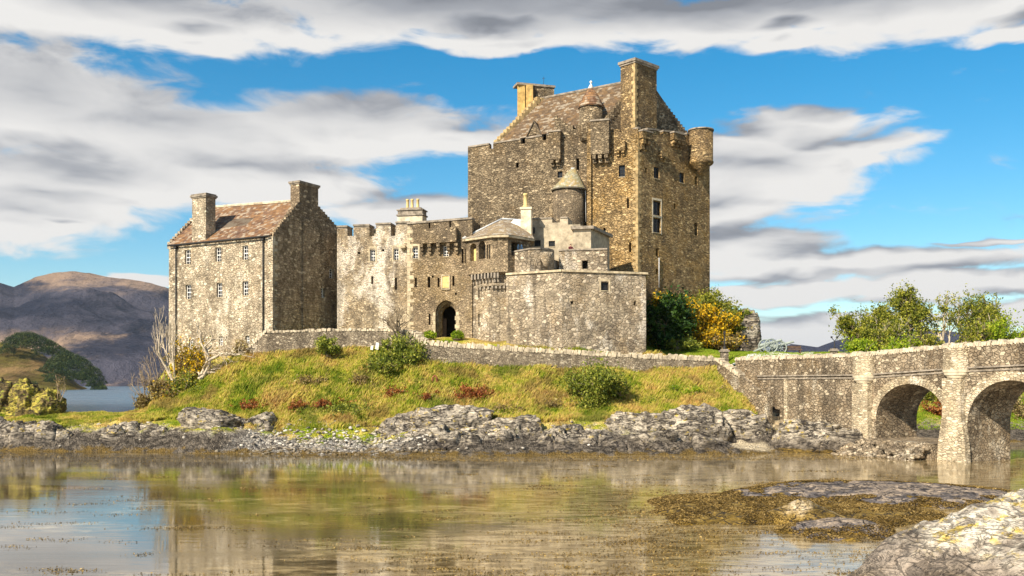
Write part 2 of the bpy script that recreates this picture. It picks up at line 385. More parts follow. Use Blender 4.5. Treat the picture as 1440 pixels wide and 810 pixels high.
def rockmat(name, zoned=True, pale=(.50, .46, .40), grey=(.20, .18, .17), lich=(.62, .44, .06), lf=.3, weed=(.085, .055, .012), sc_=1.0, zl=(.12, .38, 1.9), crack=1.0, ps=.55, soft=.5):
    m, t, b, o = newmat(name); p = pos(t)
    q = t.scl(p, (sc_, sc_, sc_ * 1.3))
    n1 = t.noise(q, ps, 8, .6, .4); n2 = t.noise(q, 4, 6, .7)
    # tilted joints
    rt = t.add('ShaderNodeMapping'); t.put(rt.inputs[0], q); rt.inputs['Rotation'].default_value = (.5, .35, .3); rt.inputs['Scale'].default_value = (1, .5, 2.3)
    warp = t.vm('ADD', rt.outputs[0], t.vm('MULTIPLY', t.vm('SUBTRACT', t.vm('MULTIPLY', (1, 1, 1), n1), (.5, .5, .5)), (.9, .9, .9)))
    def lines(vec, sc2, wd, k):
        return t.mr(t.m('ABSOLUTE', t.m('SUBTRACT', t.noise(vec, sc2, 4, .55, .8), .5)), 0, wd, k, 0)
    r2 = t.add('ShaderNodeMapping'); t.put(r2.inputs[0], q); r2.inputs['Rotation'].default_value = (-.3, .6, 1.1); r2.inputs['Scale'].default_value = (.5, 1, 2.0)
    pale_c = None
    ck = t.m('MAXIMUM', lines(rt.outputs[0], .42, .026, crack), t.m('MAXIMUM', lines(r2.outputs[0], .9, .014, .9 * crack), lines(rt.outputs[0], 2.1, .02, .45 * crack)))
    c = t.mix(t.mr(t.m('ADD', t.m('MULTIPLY', n2, soft), t.m('MULTIPLY', n1, 1 - soft)), .38, .62), tuple(x * .5 for x in grey), tuple(x * 1.75 for x in grey))
    sp = t.add('ShaderNodeSeparateXYZ'); t.put(sp.inputs[0], p); z = t.m('ADD', sp.outputs[2], t.m('MULTIPLY', t.m('SUBTRACT', n1, .5), 1.6))
    n3 = t.noise(q, 1.9, 6, .55, .5)
    pf = t.mr(n1, .42, .58, 0, .95)
    if zoned: pf = t.m('MULTIPLY', t.m('ADD', t.m('MULTIPLY', pf, .5), t.m('MULTIPLY', t.mr(n3, .38, .60), .55), clamp=True), t.mr(z, zl[1] + .1, zl[2]))
    pc = t.mix(t.mr(t.m('ADD', t.m('MULTIPLY', n2, .5), t.m('MULTIPLY', n3, .5)), .38, .6), tuple(x * .66 for x in pale), tuple(min(.8, x * 1.12) for x in pale))
    c = t.mix(pf, c, pc)
    if lf:
        ln = t.noise(t.vm('ADD', q, (4, 4, 9)), 1.6, 7, .7); l_ = t.mr(ln, .60 - .1 * lf, .66 - .06 * lf, 0, .9)
        if zoned: l_ = t.m('MULTIPLY', l_, t.mr(z, zl[1] + .2, zl[2]))
        c = t.mix(l_, c, t.mix(n2, tuple(x * .6 for x in lich), lich))
    if zoned:
        c = t.mix(t.mr(z, zl[0], zl[1], 1, 0), c, t.mix(t.mr(n2, .4, .6), weed, tuple(x * 2.2 for x in weed)))
    c = t.mix(ck, c, (.025, .02, .018))
    t.put(b.inputs['Base Color'], c)
    h = t.m('SUBTRACT', t.m('ADD', t.m('MULTIPLY', n1, .8), t.m('MULTIPLY', n2, .28)), t.m('MULTIPLY', ck, .35))
    bp = t.add('ShaderNodeBump'); bp.inputs['Distance'].default_value = .35 / sc_; bp.inputs['Strength'].default_value = .9; t.put(bp.inputs['Height'], h); t.l.new(bp.outputs[0], b.inputs['Normal'])
    b.inputs['Roughness'].default_value = .8
    return m
def groundmat(name, kind='grass'):
    m, t, b, o = newmat(name); p = pos(t)
    sp = t.add('ShaderNodeSeparateXYZ'); t.put(sp.inputs[0], p)
    n1 = t.noise(p, .33, 6, .6); n2 = t.noise(p, 2.2, 6, .7); n3 = t.noise(t.vm('ADD', p, (9, 4, 2)), .2, 5, .6)
    if kind == 'blade':
        at = t.add('ShaderNodeAttribute', attribute_name='rnd'); n1 = t.m('ADD', t.m('MULTIPLY', n1, .8), t.m('MULTIPLY', at.outputs['Fac'], .2))
    g = t.ramp(n1, [(.31, (.11, .20, .010)), (.41, (.29, .35, .02)), (.49, (.56, .49, .065)), (.56, (.76, .58, .18)), (.68, (.54, .31, .10))])
    g = t.mix(t.mr(n3, .56, .64, 0, .7), g, t.mix(n2, (.24, .13, .04), (.50, .33, .13))); g = t.mix(t.mr(n3, .44, .36, 0, .7), g, t.mix(n2, (.06, .11, .008), (.20, .27, .02))); g = t.mix(t.mr(n2, .35, .62, 0, .6), g, t.vm('MULTIPLY', g, (.5, .6, .45)))
    if kind == 'blade':
        lawn = t.m('MULTIPLY', t.mr(sp.outputs[1], 93.5, 95), t.mr(sp.outputs[0], 12, 14))
        g = t.mix(lawn, g, t.mix(n2, (.13, .24, .015), (.33, .40, .03)))
        t.put(b.inputs['Base Color'], g)
        tr = t.add('ShaderNodeBsdfTranslucent'); t.put(tr.inputs[0], g)
        mx = t.add('ShaderNodeMixShader'); mx.inputs[0].default_value = .4; t.l.new(b.outputs[0], mx.inputs[1]); t.l.new(tr.outputs[0], mx.inputs[2]); t.l.new(mx.outputs[0], o.inputs[0])
        return m
    z = t.m('ADD', sp.outputs[2], t.m('MULTIPLY', t.m('SUBTRACT', t.noise(p, .8, 5, .65), .5), 2.2))
    peb_c = t.voro(p, 4.5, 'F1'); pe = t.voro(p, 4.5, 'DISTANCE_TO_EDGE')
    s3 = t.add('ShaderNodeSeparateColor'); t.put(s3.inputs[0], peb_c)
    rk = t.ramp(s3.outputs[0], [(0, (.12, .105, .095)), (.5, (.30, .27, .23)), (1, (.56, .52, .45))])
    rk = t.mix(t.mr(pe, 0, .05, .8, 0), rk, (.04, .035, .03))
    rn = t.noise(p, .9, 8, .7, .4); rmap = t.add('ShaderNodeMapping'); t.put(rmap.inputs[0], p); rmap.inputs['Rotation'].default_value = (.5, .35, .3); rmap.inputs['Scale'].default_value = (1, .5, 2.3)
    ln_ = t.mr(t.m('ABSOLUTE', t.m('SUBTRACT', t.noise(rmap.outputs[0], .8, 5, .6, .8), .5)), 0, .02, 1, 0)
    rr_ = t.mix(t.m('MULTIPLY', t.mr(rn, .42, .58), t.mr(z, 1.1, 1.9)), t.mix(t.mr(n2, .38, .62), (.05, .042, .033), (.20, .168, .13)), t.mix(n2, (.42, .36, .27), (.66, .58, .45)))
    rr_ = t.mix(ln_, rr_, (.03, .025, .02))
    shing = t.m('MULTIPLY', t.mr(t.m('ADD', sp.outputs[0], t.m('MULTIPLY', n1, 6)), -21, -17), t.mr(t.m('ADD', sp.outputs[0], t.m('MULTIPLY', n1, 6)), -8, -4, 1, 0))
    rk = t.mix(shing, rr_, rk)
    rk = t.mix(t.mr(z, .0, .35, 1, 0), rk, t.mix(n2, (.10, .065, .02), (.24, .16, .05)))
    low = t.m('MULTIPLY', t.mr(sp.outputs[0], -22, -18), t.mr(sp.outputs[0], -11, -6, 1, 0)); c = t.mix(t.mr(t.m('ADD', z, t.m('MULTIPLY', low, .85)), 1.5, 2.1), rk, g)
    # small sandy beach beside the bridge and a pale worn strip of turf on the left
    q = t.vm('MULTIPLY', t.vm('SUBTRACT', p, (19.0, 78.6, 0)), (.55, .5, 0)); ln = t.vm('LENGTH', q)
    c = t.mix(t.mr(t.m('ADD', ln, t.m('MULTIPLY', n2, .4)), 1.0, 1.5, 1, 0), c, (.60, .50, .34))
    t.put(b.inputs['Base Color'], c)
    bp = t.add('ShaderNodeBump'); bp.inputs['Distance'].default_value = .25; t.put(bp.inputs['Height'], t.m('ADD', n2, t.m('MULTIPLY', t.mr(pe, 0, .2), .4))); t.l.new(bp.outputs[0], b.inputs['Normal'])
    b.inputs['Roughness'].default_value = .95; b.inputs['Specular IOR Level'].default_value = .1
    return m
def hillmat(name, dark, mid, tan, sc_, tf=(.5, .62), zt=None):
    m, t, b, o = newmat(name); p = pos(t)
    n1 = t.noise(t.scl(p, (1, .6, 2.2)), sc_, 9, .68, .3); n2 = t.noise(t.scl(t.vm('ADD', p, (999, 0, 0)), (1, .5, 3)), sc_ * .5, 7, .65)
    c = t.mix(t.mr(n1, .35, .65), dark, mid)
    f = t.mr(n2, tf[0], tf[1], 0, .85)
    if zt:
        sp = t.add('ShaderNodeSeparateXYZ'); t.put(sp.inputs[0], p)
        z = t.m('ADD', sp.outputs[2], t.m('MULTIPLY', t.m('SUBTRACT', n1, .5), zt * .6))
        f = t.m('MULTIPLY', f, t.m('MAXIMUM', t.mr(z, zt * .28, zt * .48, 1, 0), t.mr(z, zt * .8, zt * 1.0, 0, .8)))
    c = t.mix(f, c, tan)
    t.put(b.inputs['Base Color'], c)
    bp = t.add('ShaderNodeBump'); bp.inputs['Distance'].default_value = .25 / sc_; t.put(bp.inputs['Height'], n1); t.l.new(bp.outputs[0], b.inputs['Normal'])
    b.inputs['Roughness'].default_value = 1; b.inputs['Specular IOR Level'].default_value = 0
    return m
STN = [(.20, .155, .10), (.33, .27, .185), (.42, .35, .25), (.27, .215, .15), (.50, .43, .32)]
M = {}
M['house'] = stone('house_stone', [(.27, .225, .165), (.50, .44, .34), (.62, .56, .45), (.40, .34, .26), (.70, .64, .52)], (.60, .53, .41), 2.2, stain=.7, pale=.45, gold=.2, bump=.10)
M['gable'] = stone('shaded_gable_stone', [(.17, .13, .09), (.32, .26, .18), (.42, .35, .26), (.24, .19, .13), (.50, .43, .32)], (.26, .2, .14), 2.2, stain=.6, bump=.1, zr=(19, 23.5), gain=(1.4, 1.3, 1.15))  # house rubble in darker tones, the gable's shade put into the colour
M['curtain'] = stone('curtain_stone', [(.16, .13, .10), (.36, .30, .22), (.48, .41, .30), (.30, .24, .17), (.56, .49, .37)], (.62, .56, .45), 2.9, stain=.75, pale=.95, pale_col=(.70, .66, .60), gold=.25, bump=.08, mw=.07)
M['gate'] = stone('gate_stone', [(.19, .15, .11), (.33, .27, .19), (.42, .35, .25), (.27, .21, .15), (.47, .39, .27)], (.44, .37, .26), 2.7, stain=.6, gold=.4, gold_col=(.42, .30, .13), bump=.09, zr=(18.0, 21.0))
M['bastion'] = stone('bastion_stone', [(.20, .17, .14), (.37, .32, .25), (.46, .41, .32), (.29, .24, .18), (.56, .50, .41)], (.48, .43, .34), 2.0, zs=1.5, stain=.9, pale=.55, pale_col=(.60, .57, .52), gold=.3, gold_col=(.45, .30, .12), bump=.09)
M['keep'] = stone('keep_stone', [(.10, .085, .065), (.21, .175, .125), (.30, .255, .185), (.16, .125, .085), (.42, .365, .27)], (.22, .185, .135), 2.2, zs=2.1, stain=.6, gold=.15, bump=.14, gain=(1.3, 1.2, 1.05))
M['keep_gold'] = stone('keep_sunlit_lichen_stone', [(.11, .08, .05), (.27, .20, .11), (.38, .29, .16), (.19, .135, .07), (.46, .37, .22)], (.20, .155, .09), 2.1, zs=2.3, stain=.55, gold=.5, gold_col=(.46, .30, .10), bump=.17, zr=(28, 35), gain=(1.55, 1.42, 1.22))  # golden lichen plus a brighter sunlit tone painted into the stone
M['terrace'] = stone('terrace_wall_stone', [(.17, .145, .12), (.30, .265, .21), (.40, .355, .28), (.24, .2, .15), (.50, .455, .37)], (.30, .26, .2), 3.2, stain=.6, pale=.25, bump=.08)
M['coping'] = flat('coping_stone', (.50, .42, .30), .9, .35, 1.7)
M['bridge'] = stone('bridge_stone', [(.23, .185, .14), (.36, .30, .23), (.46, .395, .30), (.29, .235, .17), (.60, .54, .43)], (.38, .325, .25), 2.3, zs=1.5, stain=.85, pale=.35, gold=.3, gold_col=(.42, .28, .12), bump=.11, gain=(.94, .88, .78))
M['pier'] = stone('pier_stone', [(.36, .30, .21), (.52, .46, .34), (.60, .54, .42), (.42, .35, .25), (.66, .60, .48)], (.66, .60, .46), 2.0, zs=2.4, stain=.35, pale=.5, pale_col=(.75, .72, .64), gold=.3, gold_col=(.5, .36, .15), bump=.07)
M['quoin'] = flat('quoin_stone', (.46, .38, .25), .9, .3, 2.0)
M['quoin_gold'] = flat('golden_quoin_stone', (.40, .29, .14), .9, .35, 1.6)
M['cream'] = flat('cream_render', (.58, .50, .36), .85, .25, 1.4)
M['harl'] = flat('grey_cream_render', (.38, .32, .225), .9, .28, 1.3)
M['white'] = flat('white_paint', (.75, .73, .68), .6, .04)
M['lead'] = flat('lead_flashing', (.55, .56, .56), .5, .1)
M['slab'] = flat('cap_stone', (.26, .22, .17), .9, .35, 2.2)
M['ochre'] = flat('ochre_chimney_render', (.44, .29, .10), .85, .3, 1.6)
M['pot'] = flat('clay_pot', (.58, .45, .2), .8, .15)
M['glass'] = flat('dark_window_glass', (.02, .022, .025), .15, .3)
M['dark'] = flat('opening_shade', (.012, .011, .01), .9, .2)  # near-black fill set in openings to stand for the shade inside
M['iron'] = flat('black_iron', (.03, .028, .026), .6, .2)
M['wood'] = flat('dark_door_wood', (.10, .065, .045), .7, .3, 3)
M['plaque'] = flat('gilt_plaque', (.60, .46, .18), .7, .2, 4)
M['roof_house'] = slate('house_slates', [(.17, .088, .045), (.105, .058, .036), (.24, .135, .07), (.14, .08, .055), (.30, .19, .11)], (.30, .15, .05), .5, pale=(.40, .33, .24))
M['roof_keep'] = slate('keep_slates', [(.115, .075, .042), (.16, .105, .06), (.09, .06, .036), (.19, .13, .075)], (.28, .16, .06), .35, pale=(.36, .30, .22))
M['roof_gate'] = slate('gatehouse_slates', [(.30, .22, .14), (.24, .18, .12), (.36, .28, .19)], (.45, .33, .16), .4, rh=.2, bw=.3)
M['roof_turret'] = slate('turret_slates', [(.30, .28, .17), (.36, .33, .2), (.26, .25, .17)], (.46, .30, .09), .6, rh=.25, bw=.3)
M['rock'] = rockmat('shore_rock', pale=(.52, .45, .345), grey=(.13, .108, .083), lf=.35)
M['fore'] = rockmat('lichen_rock', pale=(.66, .60, .48), grey=(.21, .17, .13), lf=.85, sc_=1.4, zl=(-.5, .8, 1.8), lich=(.66, .48, .08), crack=.6)
M['islet'] = rockmat('low_wet_rock', pale=(.46, .35, .24), grey=(.13, .11, .10), lf=0, zl=(.0, .06, .35), sc_=2, weed=(.12, .075, .012))
M['weedy'] = rockmat('weed_covered_rock', pale=(.52, .42, .28), grey=(.20, .13, .03), lf=0, zl=(.1, .2, .9), sc_=2.2, weed=(.12, .075, .012))
M['crag'] = rockmat('crag_rock', zoned=False, pale=(.46, .41, .32), grey=(.17, .14, .105), lf=.1)
M['moss'] = rockmat('mossy_rock', zoned=False, pale=(.52, .43, .07), grey=(.18, .13, .05), lich=(.38, .42, .04), lf=.6, sc_=1.3)
M['bark'] = flat('grey_bark', (.20, .155, .10), .9, .3, 4)
M['bark_pale'] = flat('pale_dead_wood', (.50, .42, .31), .9, .3, 2)
M['bark_mid'] = flat('brown_twigs', (.30, .23, .15), .9, .3, 2)
M['leaf_olive'] = leafmat('spring_leaves', [(.07, .10, .014), (.20, .22, .025), (.36, .35, .04), (.50, .46, .08)])
M['leaf_lime'] = leafmat('lime_leaves', [(.12, .2, .01), (.30, .40, .02), (.50, .54, .04)])
M['leaf_dark'] = leafmat('dark_leaves', [(.010, .03, .006), (.03, .075, .010), (.09, .16, .018)], .2)
M['leaf_bush'] = leafmat('bush_leaves', [(.07, .10, .016), (.24, .28, .035), (.46, .44, .08)])
M['gorse'] = leafmat('gorse_flowers', [(.08, .10, .012), (.34, .24, .02), (.78, .48, .015), (.86, .58, .02)], .3, 1.4)
M['bracken'] = leafmat('bracken_fronds', [(.12, .035, .012), (.34, .10, .03), (.48, .24, .07)], .3)
M['straw'] = leafmat('dry_growth', [(.12, .08, .03), (.30, .22, .09), (.46, .38, .16)], .3)
M['far_leaf'] = leafmat('far_wood_leaves', [(.012, .028, .008), (.035, .065, .012), (.10, .11, .025)], .1, .05)
M['weed'] = leafmat('floating_weed', [(.05, .032, .008), (.20, .125, .03), (.42, .29, .10)], .1, .5)
M['gun'] = flat('pale_green_paint', (.27, .31, .28), .5, .1)
# ---------------- terrain of the castle island ----------------
_cp = []
def C(px, py, d): v = P(px, py, d); _cp.append((v.x, v.y, v.z))
def CZ(px, d, z): v = XY(px, d); _cp.append((v.x, v.y, z))
for px, py in [(-150, 634), (0, 634), (100, 635), (220, 636), (330, 638), (430, 640), (560, 641), (700, 641), (850, 641), (980, 640), (1060, 639), (1130, 637), (1210, 637)]:
    d = 7480 / (py - 540); CZ(px, d, 0); CZ(px, d - 6, -1.6); CZ(px, d - 16, -3)
for px in (-150, 0, 60, 130, 200): CZ(px, 82.0, 1.5)
for px in (300, 640, 760, 860, 950): CZ(px, 79.2, 1.25)
for px in (-150, 0, 60, 130): CZ(px, 84.5, 2.2); CZ(px, 88, 2.75); CZ(px, 92, 1.9); CZ(px, 97, -1.2); CZ(px, 110, -3)
CZ(-20, 90, 3.4); CZ(1050, 78.6, .3); CZ(1050, 81, .75); CZ(1025, 80, .5)
for a in [(200, 577, 89.5), (225, 563, 91), (250, 550, 92), (300, 522, 93), (345, 500, 93.5), (170, 583, 88.5), (250, 588, 85), (180, 590, 84.5), (320, 583, 85.5), (400, 594, 84)]: C(*a)
CZ(180, 97, .5); CZ(195, 103, 2); CZ(150, 104, -1.5); CZ(190, 115, 2); CZ(120, 120, -3)
for a in [(238, 512, 101), (300, 505, 98), (375, 500, 92.2), (450, 495, 92.8), (530, 494, 92.3), (590, 510, 90), (620, 513, 90.3), (700, 516, 90.3), (800, 519, 90.4), (900, 522, 91), (1000, 522, 91.6),
          (360, 545, 88.5), (450, 535, 88.5), (540, 545, 87.5), (640, 545, 87.5), (740, 547, 87.4), (850, 549, 87.4), (950, 550, 87.8), (1020, 552, 88),
          (460, 570, 85.7), (600, 575, 85), (700, 577, 84.6), (800, 577, 84.6), (900, 577, 84.8), (985, 577, 85),
          (600, 597, 82.5), (700, 594, 82), (800, 594, 82), (900, 591, 82.5), (1000, 590, 83), (1060, 585, 85), (480, 606, 82.2), (420, 612, 81.5), (520, 612, 81.3),
          (1045, 545, 89.5), (1090, 600, 85.2), (1120, 610, 83), (1180, 613, 80)]: C(*a)
# castle plateau
for px, d, z in [(300, 103, 8.2), (430, 100, 9.2), (560, 96, 9.9), (625, 97, 10.0), (700, 93.5, 8.9), (800, 92, 8.6), (908, 93, 8.2), (625, 104, 10.5), (400, 112, 8), (600, 118, 11), (700, 112, 12), (850, 112, 13), (960, 112, 13),
                 (930, 98, 8.3), (925, 104, 9.2), (980, 101, 8.9), (1015, 95, 7.5), (1060, 96, 8.1), (1100, 98, 8.2), (1010, 107, 9.0), (1060, 104, 8.9), (1090, 106, 8.8), (1130, 104, 8.6), (1190, 104, 8.7), (1190, 96, 6.6), (1130, 95.5, 7.6), (1080, 118, 8), (1200, 118, 8.5),
                 (960, 130, 8), (700, 135, 7), (500, 130, 5), (350, 125, 3), (800, 160, -3), (400, 155, -3), (1050, 140, 4), (1080, 165, -3), (210, 128, -2)]: CZ(px, d, z)
# bank beyond the bridge
for px, d, z in [(1240, 90, -1.2), (1300, 84, -1.4), (1240, 96, 1.5), (1320, 92, .2), (1320, 97, 2.0), (1320, 104, 4.8), (1320, 112, 8.2), (1240, 112, 8.3), (1400, 112, 8), (1400, 100, 3.2), (1400, 93, .2), (1250, 104, 5.2), (1500, 110, 6.5), (1500, 98, 1.5), (1500, 90, -1), (1600, 115, 6),
                 (1400, 125, 8), (1250, 130, 8), (1400, 150, 4), (1600, 140, 3), (1300, 175, -3), (1700, 100, -1), (1700, 130, 2), (1320, 86, -1.4), (1400, 84, -1.6), (1240, 78, -1), (1300, 70, -2.5), (1450, 75, -2.5), (1800, 90, -3)]: CZ(px, d, z)
for x, y in [(-80, 60), (-40, 60), (0, 60), (40, 58), (80, 60), (120, 100), (120, 180), (60, 200), (0, 200), (-60, 180), (-110, 140), (-110, 90), (-70, 110), (-60, 130)]: _cp.append((x, y, -3.5))
_cp = np.array(_cp)
def _k(d): return np.sqrt(d * d + .8)
_D = np.sqrt(((_cp[:, None, :2] - _cp[None, :, :2]) ** 2).sum(-1))
_A = np.block([[_k(_D) + .0 * np.eye(len(_cp)), np.ones((len(_cp), 1))], [np.ones((1, len(_cp))), np.zeros((1, 1))]])
_w = np.linalg.solve(_A + 1e-9 * np.eye(len(_A)), np.concatenate([_cp[:, 2], [0]]))
def HN(x, y):
    x = np.atleast_1d(np.asarray(x, float)); y = np.atleast_1d(np.asarray(y, float)); out = np.zeros(len(x))
    for i in range(0, len(x), 20000):
        d = np.sqrt((x[i:i + 20000, None] - _cp[None, :, 0]) ** 2 + (y[i:i + 20000, None] - _cp[None, :, 1]) ** 2)
        out[i:i + 20000] = _k(d) @ _w[:-1] + _w[-1]
    q = p3(x, y)
    out += .22 * fbm(q * .35, 3, 5) * np.clip(out + 1, 0, 1) + .13 * fbm(q * 1.3, 3, 9) * np.clip((9.5 - out) / 3, .15, 1)
    near = np.clip((86 - y) / 4, 0, 1) * np.clip(out / .6, 0, 1) * np.clip((3.2 - out) / 1.5, 0, 1)
    out += near * .55 * fbm(q * np.array([.7, 1.2, 1]), 5, 31, ridge=True)
    return out
def H(x, y): return float(HN([x], [y])[0])
def gridmesh(name, xs, ys, zf, smooth=True):
    X, Y = np.meshgrid(xs, ys); z = zf(X.ravel(), Y.ravel()); v = np.stack([X.ravel(), Y.ravel(), z], 1)
    return gridfaces(name, v, len(xs), len(ys), smooth)
def gridfaces(name, v, nx, ny, smooth=True):
    i = np.arange(nx * ny).reshape(ny, nx); f = np.stack([i[:-1, :-1], i[:-1, 1:], i[1:, 1:], i[1:, :-1]], -1).reshape(-1, 4)
    me = bpy.data.meshes.new(name); me.vertices.add(len(v)); me.vertices.foreach_set('co', v.ravel().astype(np.float32))
    me.loops.add(f.size); me.loops.foreach_set('vertex_index', f.ravel().astype(np.int32))
    me.polygons.add(len(f)); me.polygons.foreach_set('loop_start', np.arange(0, f.size, 4, dtype=np.int32)); me.polygons.foreach_set('loop_total', np.full(len(f), 4, dtype=np.int32))
    me.polygons.foreach_set('use_smooth', np.full(len(f), smooth)); me.update(calc_edges=True); return me
xs = np.concatenate([np.arange(-110, -48, 2), np.arange(-48, 60, .3), np.arange(60, 130, 2.5)]); ys = np.concatenate([np.arange(56, 72, 1), np.arange(72, 97, .25), np.arange(97, 125, .8), np.arange(125, 205, 3)])
terrain = struct('terrain', gridmesh('terrain', xs, ys, HN), groundmat('island_turf_and_shore'))
# ---------------- water: one sheet to the horizon, and the loch bed under it ----------------
m, t, b, o = newmat('loch_water'); p = pos(t)
sp = t.add('ShaderNodeSeparateXYZ'); t.put(sp.inputs[0], p)
wn = t.noise(t.scl(p, (.10, .22, 1)), 1.0, 7, .68, .5); wn2 = t.noise(t.scl(p, (.8, 2.2, 1)), 1, 6, .72, .3)
near = t.mr(sp.outputs[1], 95, 130, 1, 0)
sh = t.mr(t.m('ADD', t.m('ADD', wn, t.m('MULTIPLY', wn2, .35)), t.mr(sp.outputs[0], -14, 8, -.12, .10)), .56, .76)
bedc = t.mix(sh, (.075, .056, .026), t.mix(t.mr(wn2, .4, .6), (.14, .095, .04), (.40, .30, .15)))
c = t.mix(near, (.05, .10, .14), bedc); t.put(b.inputs['Base Color'], c)
b.inputs['Roughness'].default_value = .05; b.inputs['IOR'].default_value = 1.85; b.inputs['Specular IOR Level'].default_value = .95
rg = t.m('ADD', t.m('MULTIPLY', t.mr(t.noise(t.scl(p, (.03, .3, 1)), 1, 4, .6), .42, .62), .07), .045); t.put(b.inputs['Roughness'], t.m('ADD', rg, t.mr(sp.outputs[1], 130, 400, 0, .22)))
bp = t.add('ShaderNodeBump'); bp.inputs['Strength'].default_value = .5; bp.inputs['Distance'].default_value = .008
t.put(bp.inputs['Height'], t.noise(t.scl(p, (.5, 2.4, 1)), 1, 3, .5)); t.l.new(bp.outputs[0], b.inputs['Normal'])
mb = MB(); mb.face([(-12000, -3000, 0), (12000, -3000, 0), (12000, 16000, 0), (-12000, 16000, 0)]); struct('water', mb, m)
# ---------------- far mountains ----------------
def ridge_grid(name, prof, d0, d1, d2, mat, n=(420, 90), amp=45, seed=3, base=0.0, ns=.0011):
    px = np.linspace(prof[0][0], prof[-1][0], n[0]); hh = np.interp(px, [a for a, _ in prof], [540 - b_ for _, b_ in prof])
    ds = np.linspace(d0, d2, n[1]); PX, D = np.meshgrid(px, ds); Hh = np.tile(hh, (n[1], 1)) / F * d1
    s = np.clip((D - d0) / (d1 - d0), 0, 1); s = np.where(D <= d1, s ** 1.15 * (1 - .15 * np.sin(s * 3.14)), 1 - .7 * np.clip((D - d1) / (d2 - d1), 0, 1) ** 1.5)
    X = (PX - 720) / F * D; q = p3(X.ravel(), D.ravel()) * ns
    nzv = fbm(q, 7, seed, ridge=True, g=.55).reshape(X.shape); Zz = Hh * s + (nzv - .2) * amp * np.clip(s * 3, 0, 1) * np.where((D > d1 * .9) & (D < d1 * 1.1), .45, 1) - 6 * (s < .001)
    e = np.minimum(np.clip((PX - prof[0][0]) / 60, 0, 1), np.clip((prof[-1][0] - PX) / 60, 0, 1)); Zz = Zz * e - 3 * (1 - e)
    return struct(name, gridfaces(name, np.stack([X.ravel(), D.ravel(), Zz.ravel() + base], 1), n[0], n[1]), mat)
hm = hillmat('heather_haze_mountain', (.018, .021, .036), (.072, .068, .088), (.38, .26, .17), .0035, (.47, .58), zt=390)  # heather tones pushed to blue-grey, distance haze put into the colour
ridge_grid('mountain', [(-520, 470), (-350, 440), (-150, 405), (-60, 395), (0, 392), (20, 399), (50, 384), (75, 379), (98, 377), (125, 381), (150, 390), (185, 398), (215, 406), (260, 425), (330, 455), (430, 500), (520, 535)], 2300, 3600, 4800, hm, (620, 170), 125, 3)
hb = hillmat('haze_blue_hill', (.028, .032, .055), (.06, .06, .085), (.10, .08, .08), .004, (.6, .75))  # bluish haze of distance painted into the slope colour
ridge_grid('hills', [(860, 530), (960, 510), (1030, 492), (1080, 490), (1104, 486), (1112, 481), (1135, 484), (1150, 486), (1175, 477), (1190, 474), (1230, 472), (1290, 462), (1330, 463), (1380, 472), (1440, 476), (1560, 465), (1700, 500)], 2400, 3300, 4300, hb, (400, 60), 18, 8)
ridge_grid('hills', [(930, 520), (1010, 500), (1060, 482), (1085, 474), (1100, 480), (1130, 497), (1200, 520)], 5600, 6800, 7600, hillmat('distant_haze_hill', (.12, .15, .20), (.17, .20, .25), (.2, .2, .22), .003), (160, 40), 20, 12)  # paler blue still, the fading with distance is in the colour
# headland on the left with its woods
hg = hillmat('headland_moor', (.055, .04, .018), (.14, .12, .03), (.28, .18, .08), .03, (.42, .60))
ridge_grid('headland', [(-420, 500), (-150, 478), (-40, 470), (0, 474), (30, 478), (60, 492), (88, 512), (112, 530), (130, 540), (145, 545), (152, 550)], 880, 1040, 1250, hg, (160, 50), 5, 21, base=-.4, ns=.01)
# ---------------- foliage builders ----------------
rng = np.random.default_rng(11)
def tri_cloud(name, c, size, mat, up=0.0, asp=1.0, quad=True, seed=0):
    """many leaf faces: c (N,3) centres, size (N,)"""
    r = np.random.default_rng(seed); n = len(c)
    a = r.normal(size=(n, 3)); a /= np.linalg.norm(a, axis=1)[:, None]; b_ = r.normal(size=(n, 3)); b_ -= (b_ * a).sum(1)[:, None] * a; b_ /= np.linalg.norm(b_, axis=1)[:, None]
    a = a * size[:, None] * asp; b_ = b_ * size[:, None]
    v = np.stack([c - a * .9, c - b_ * .5, c + a, c + b_ * .5], 1).reshape(-1, 3)
    me = bpy.data.meshes.new(name); me.vertices.add(len(v)); me.vertices.foreach_set('co', v.ravel().astype(np.float32))
    f = np.arange(4 * n, dtype=np.int32); me.loops.add(4 * n); me.loops.foreach_set('vertex_index', f)
    me.polygons.add(n); me.polygons.foreach_set('loop_start', np.arange(0, 4 * n, 4, dtype=np.int32)); me.polygons.foreach_set('loop_total', np.full(n, 4, dtype=np.int32)); me.update(calc_edges=True)
    at = me.attributes.new('rnd', 'FLOAT', 'POINT'); at.data.foreach_set('value', np.repeat(r.random(n), 4).astype(np.float32))
    if mat: me.materials.append(mat)
    return me
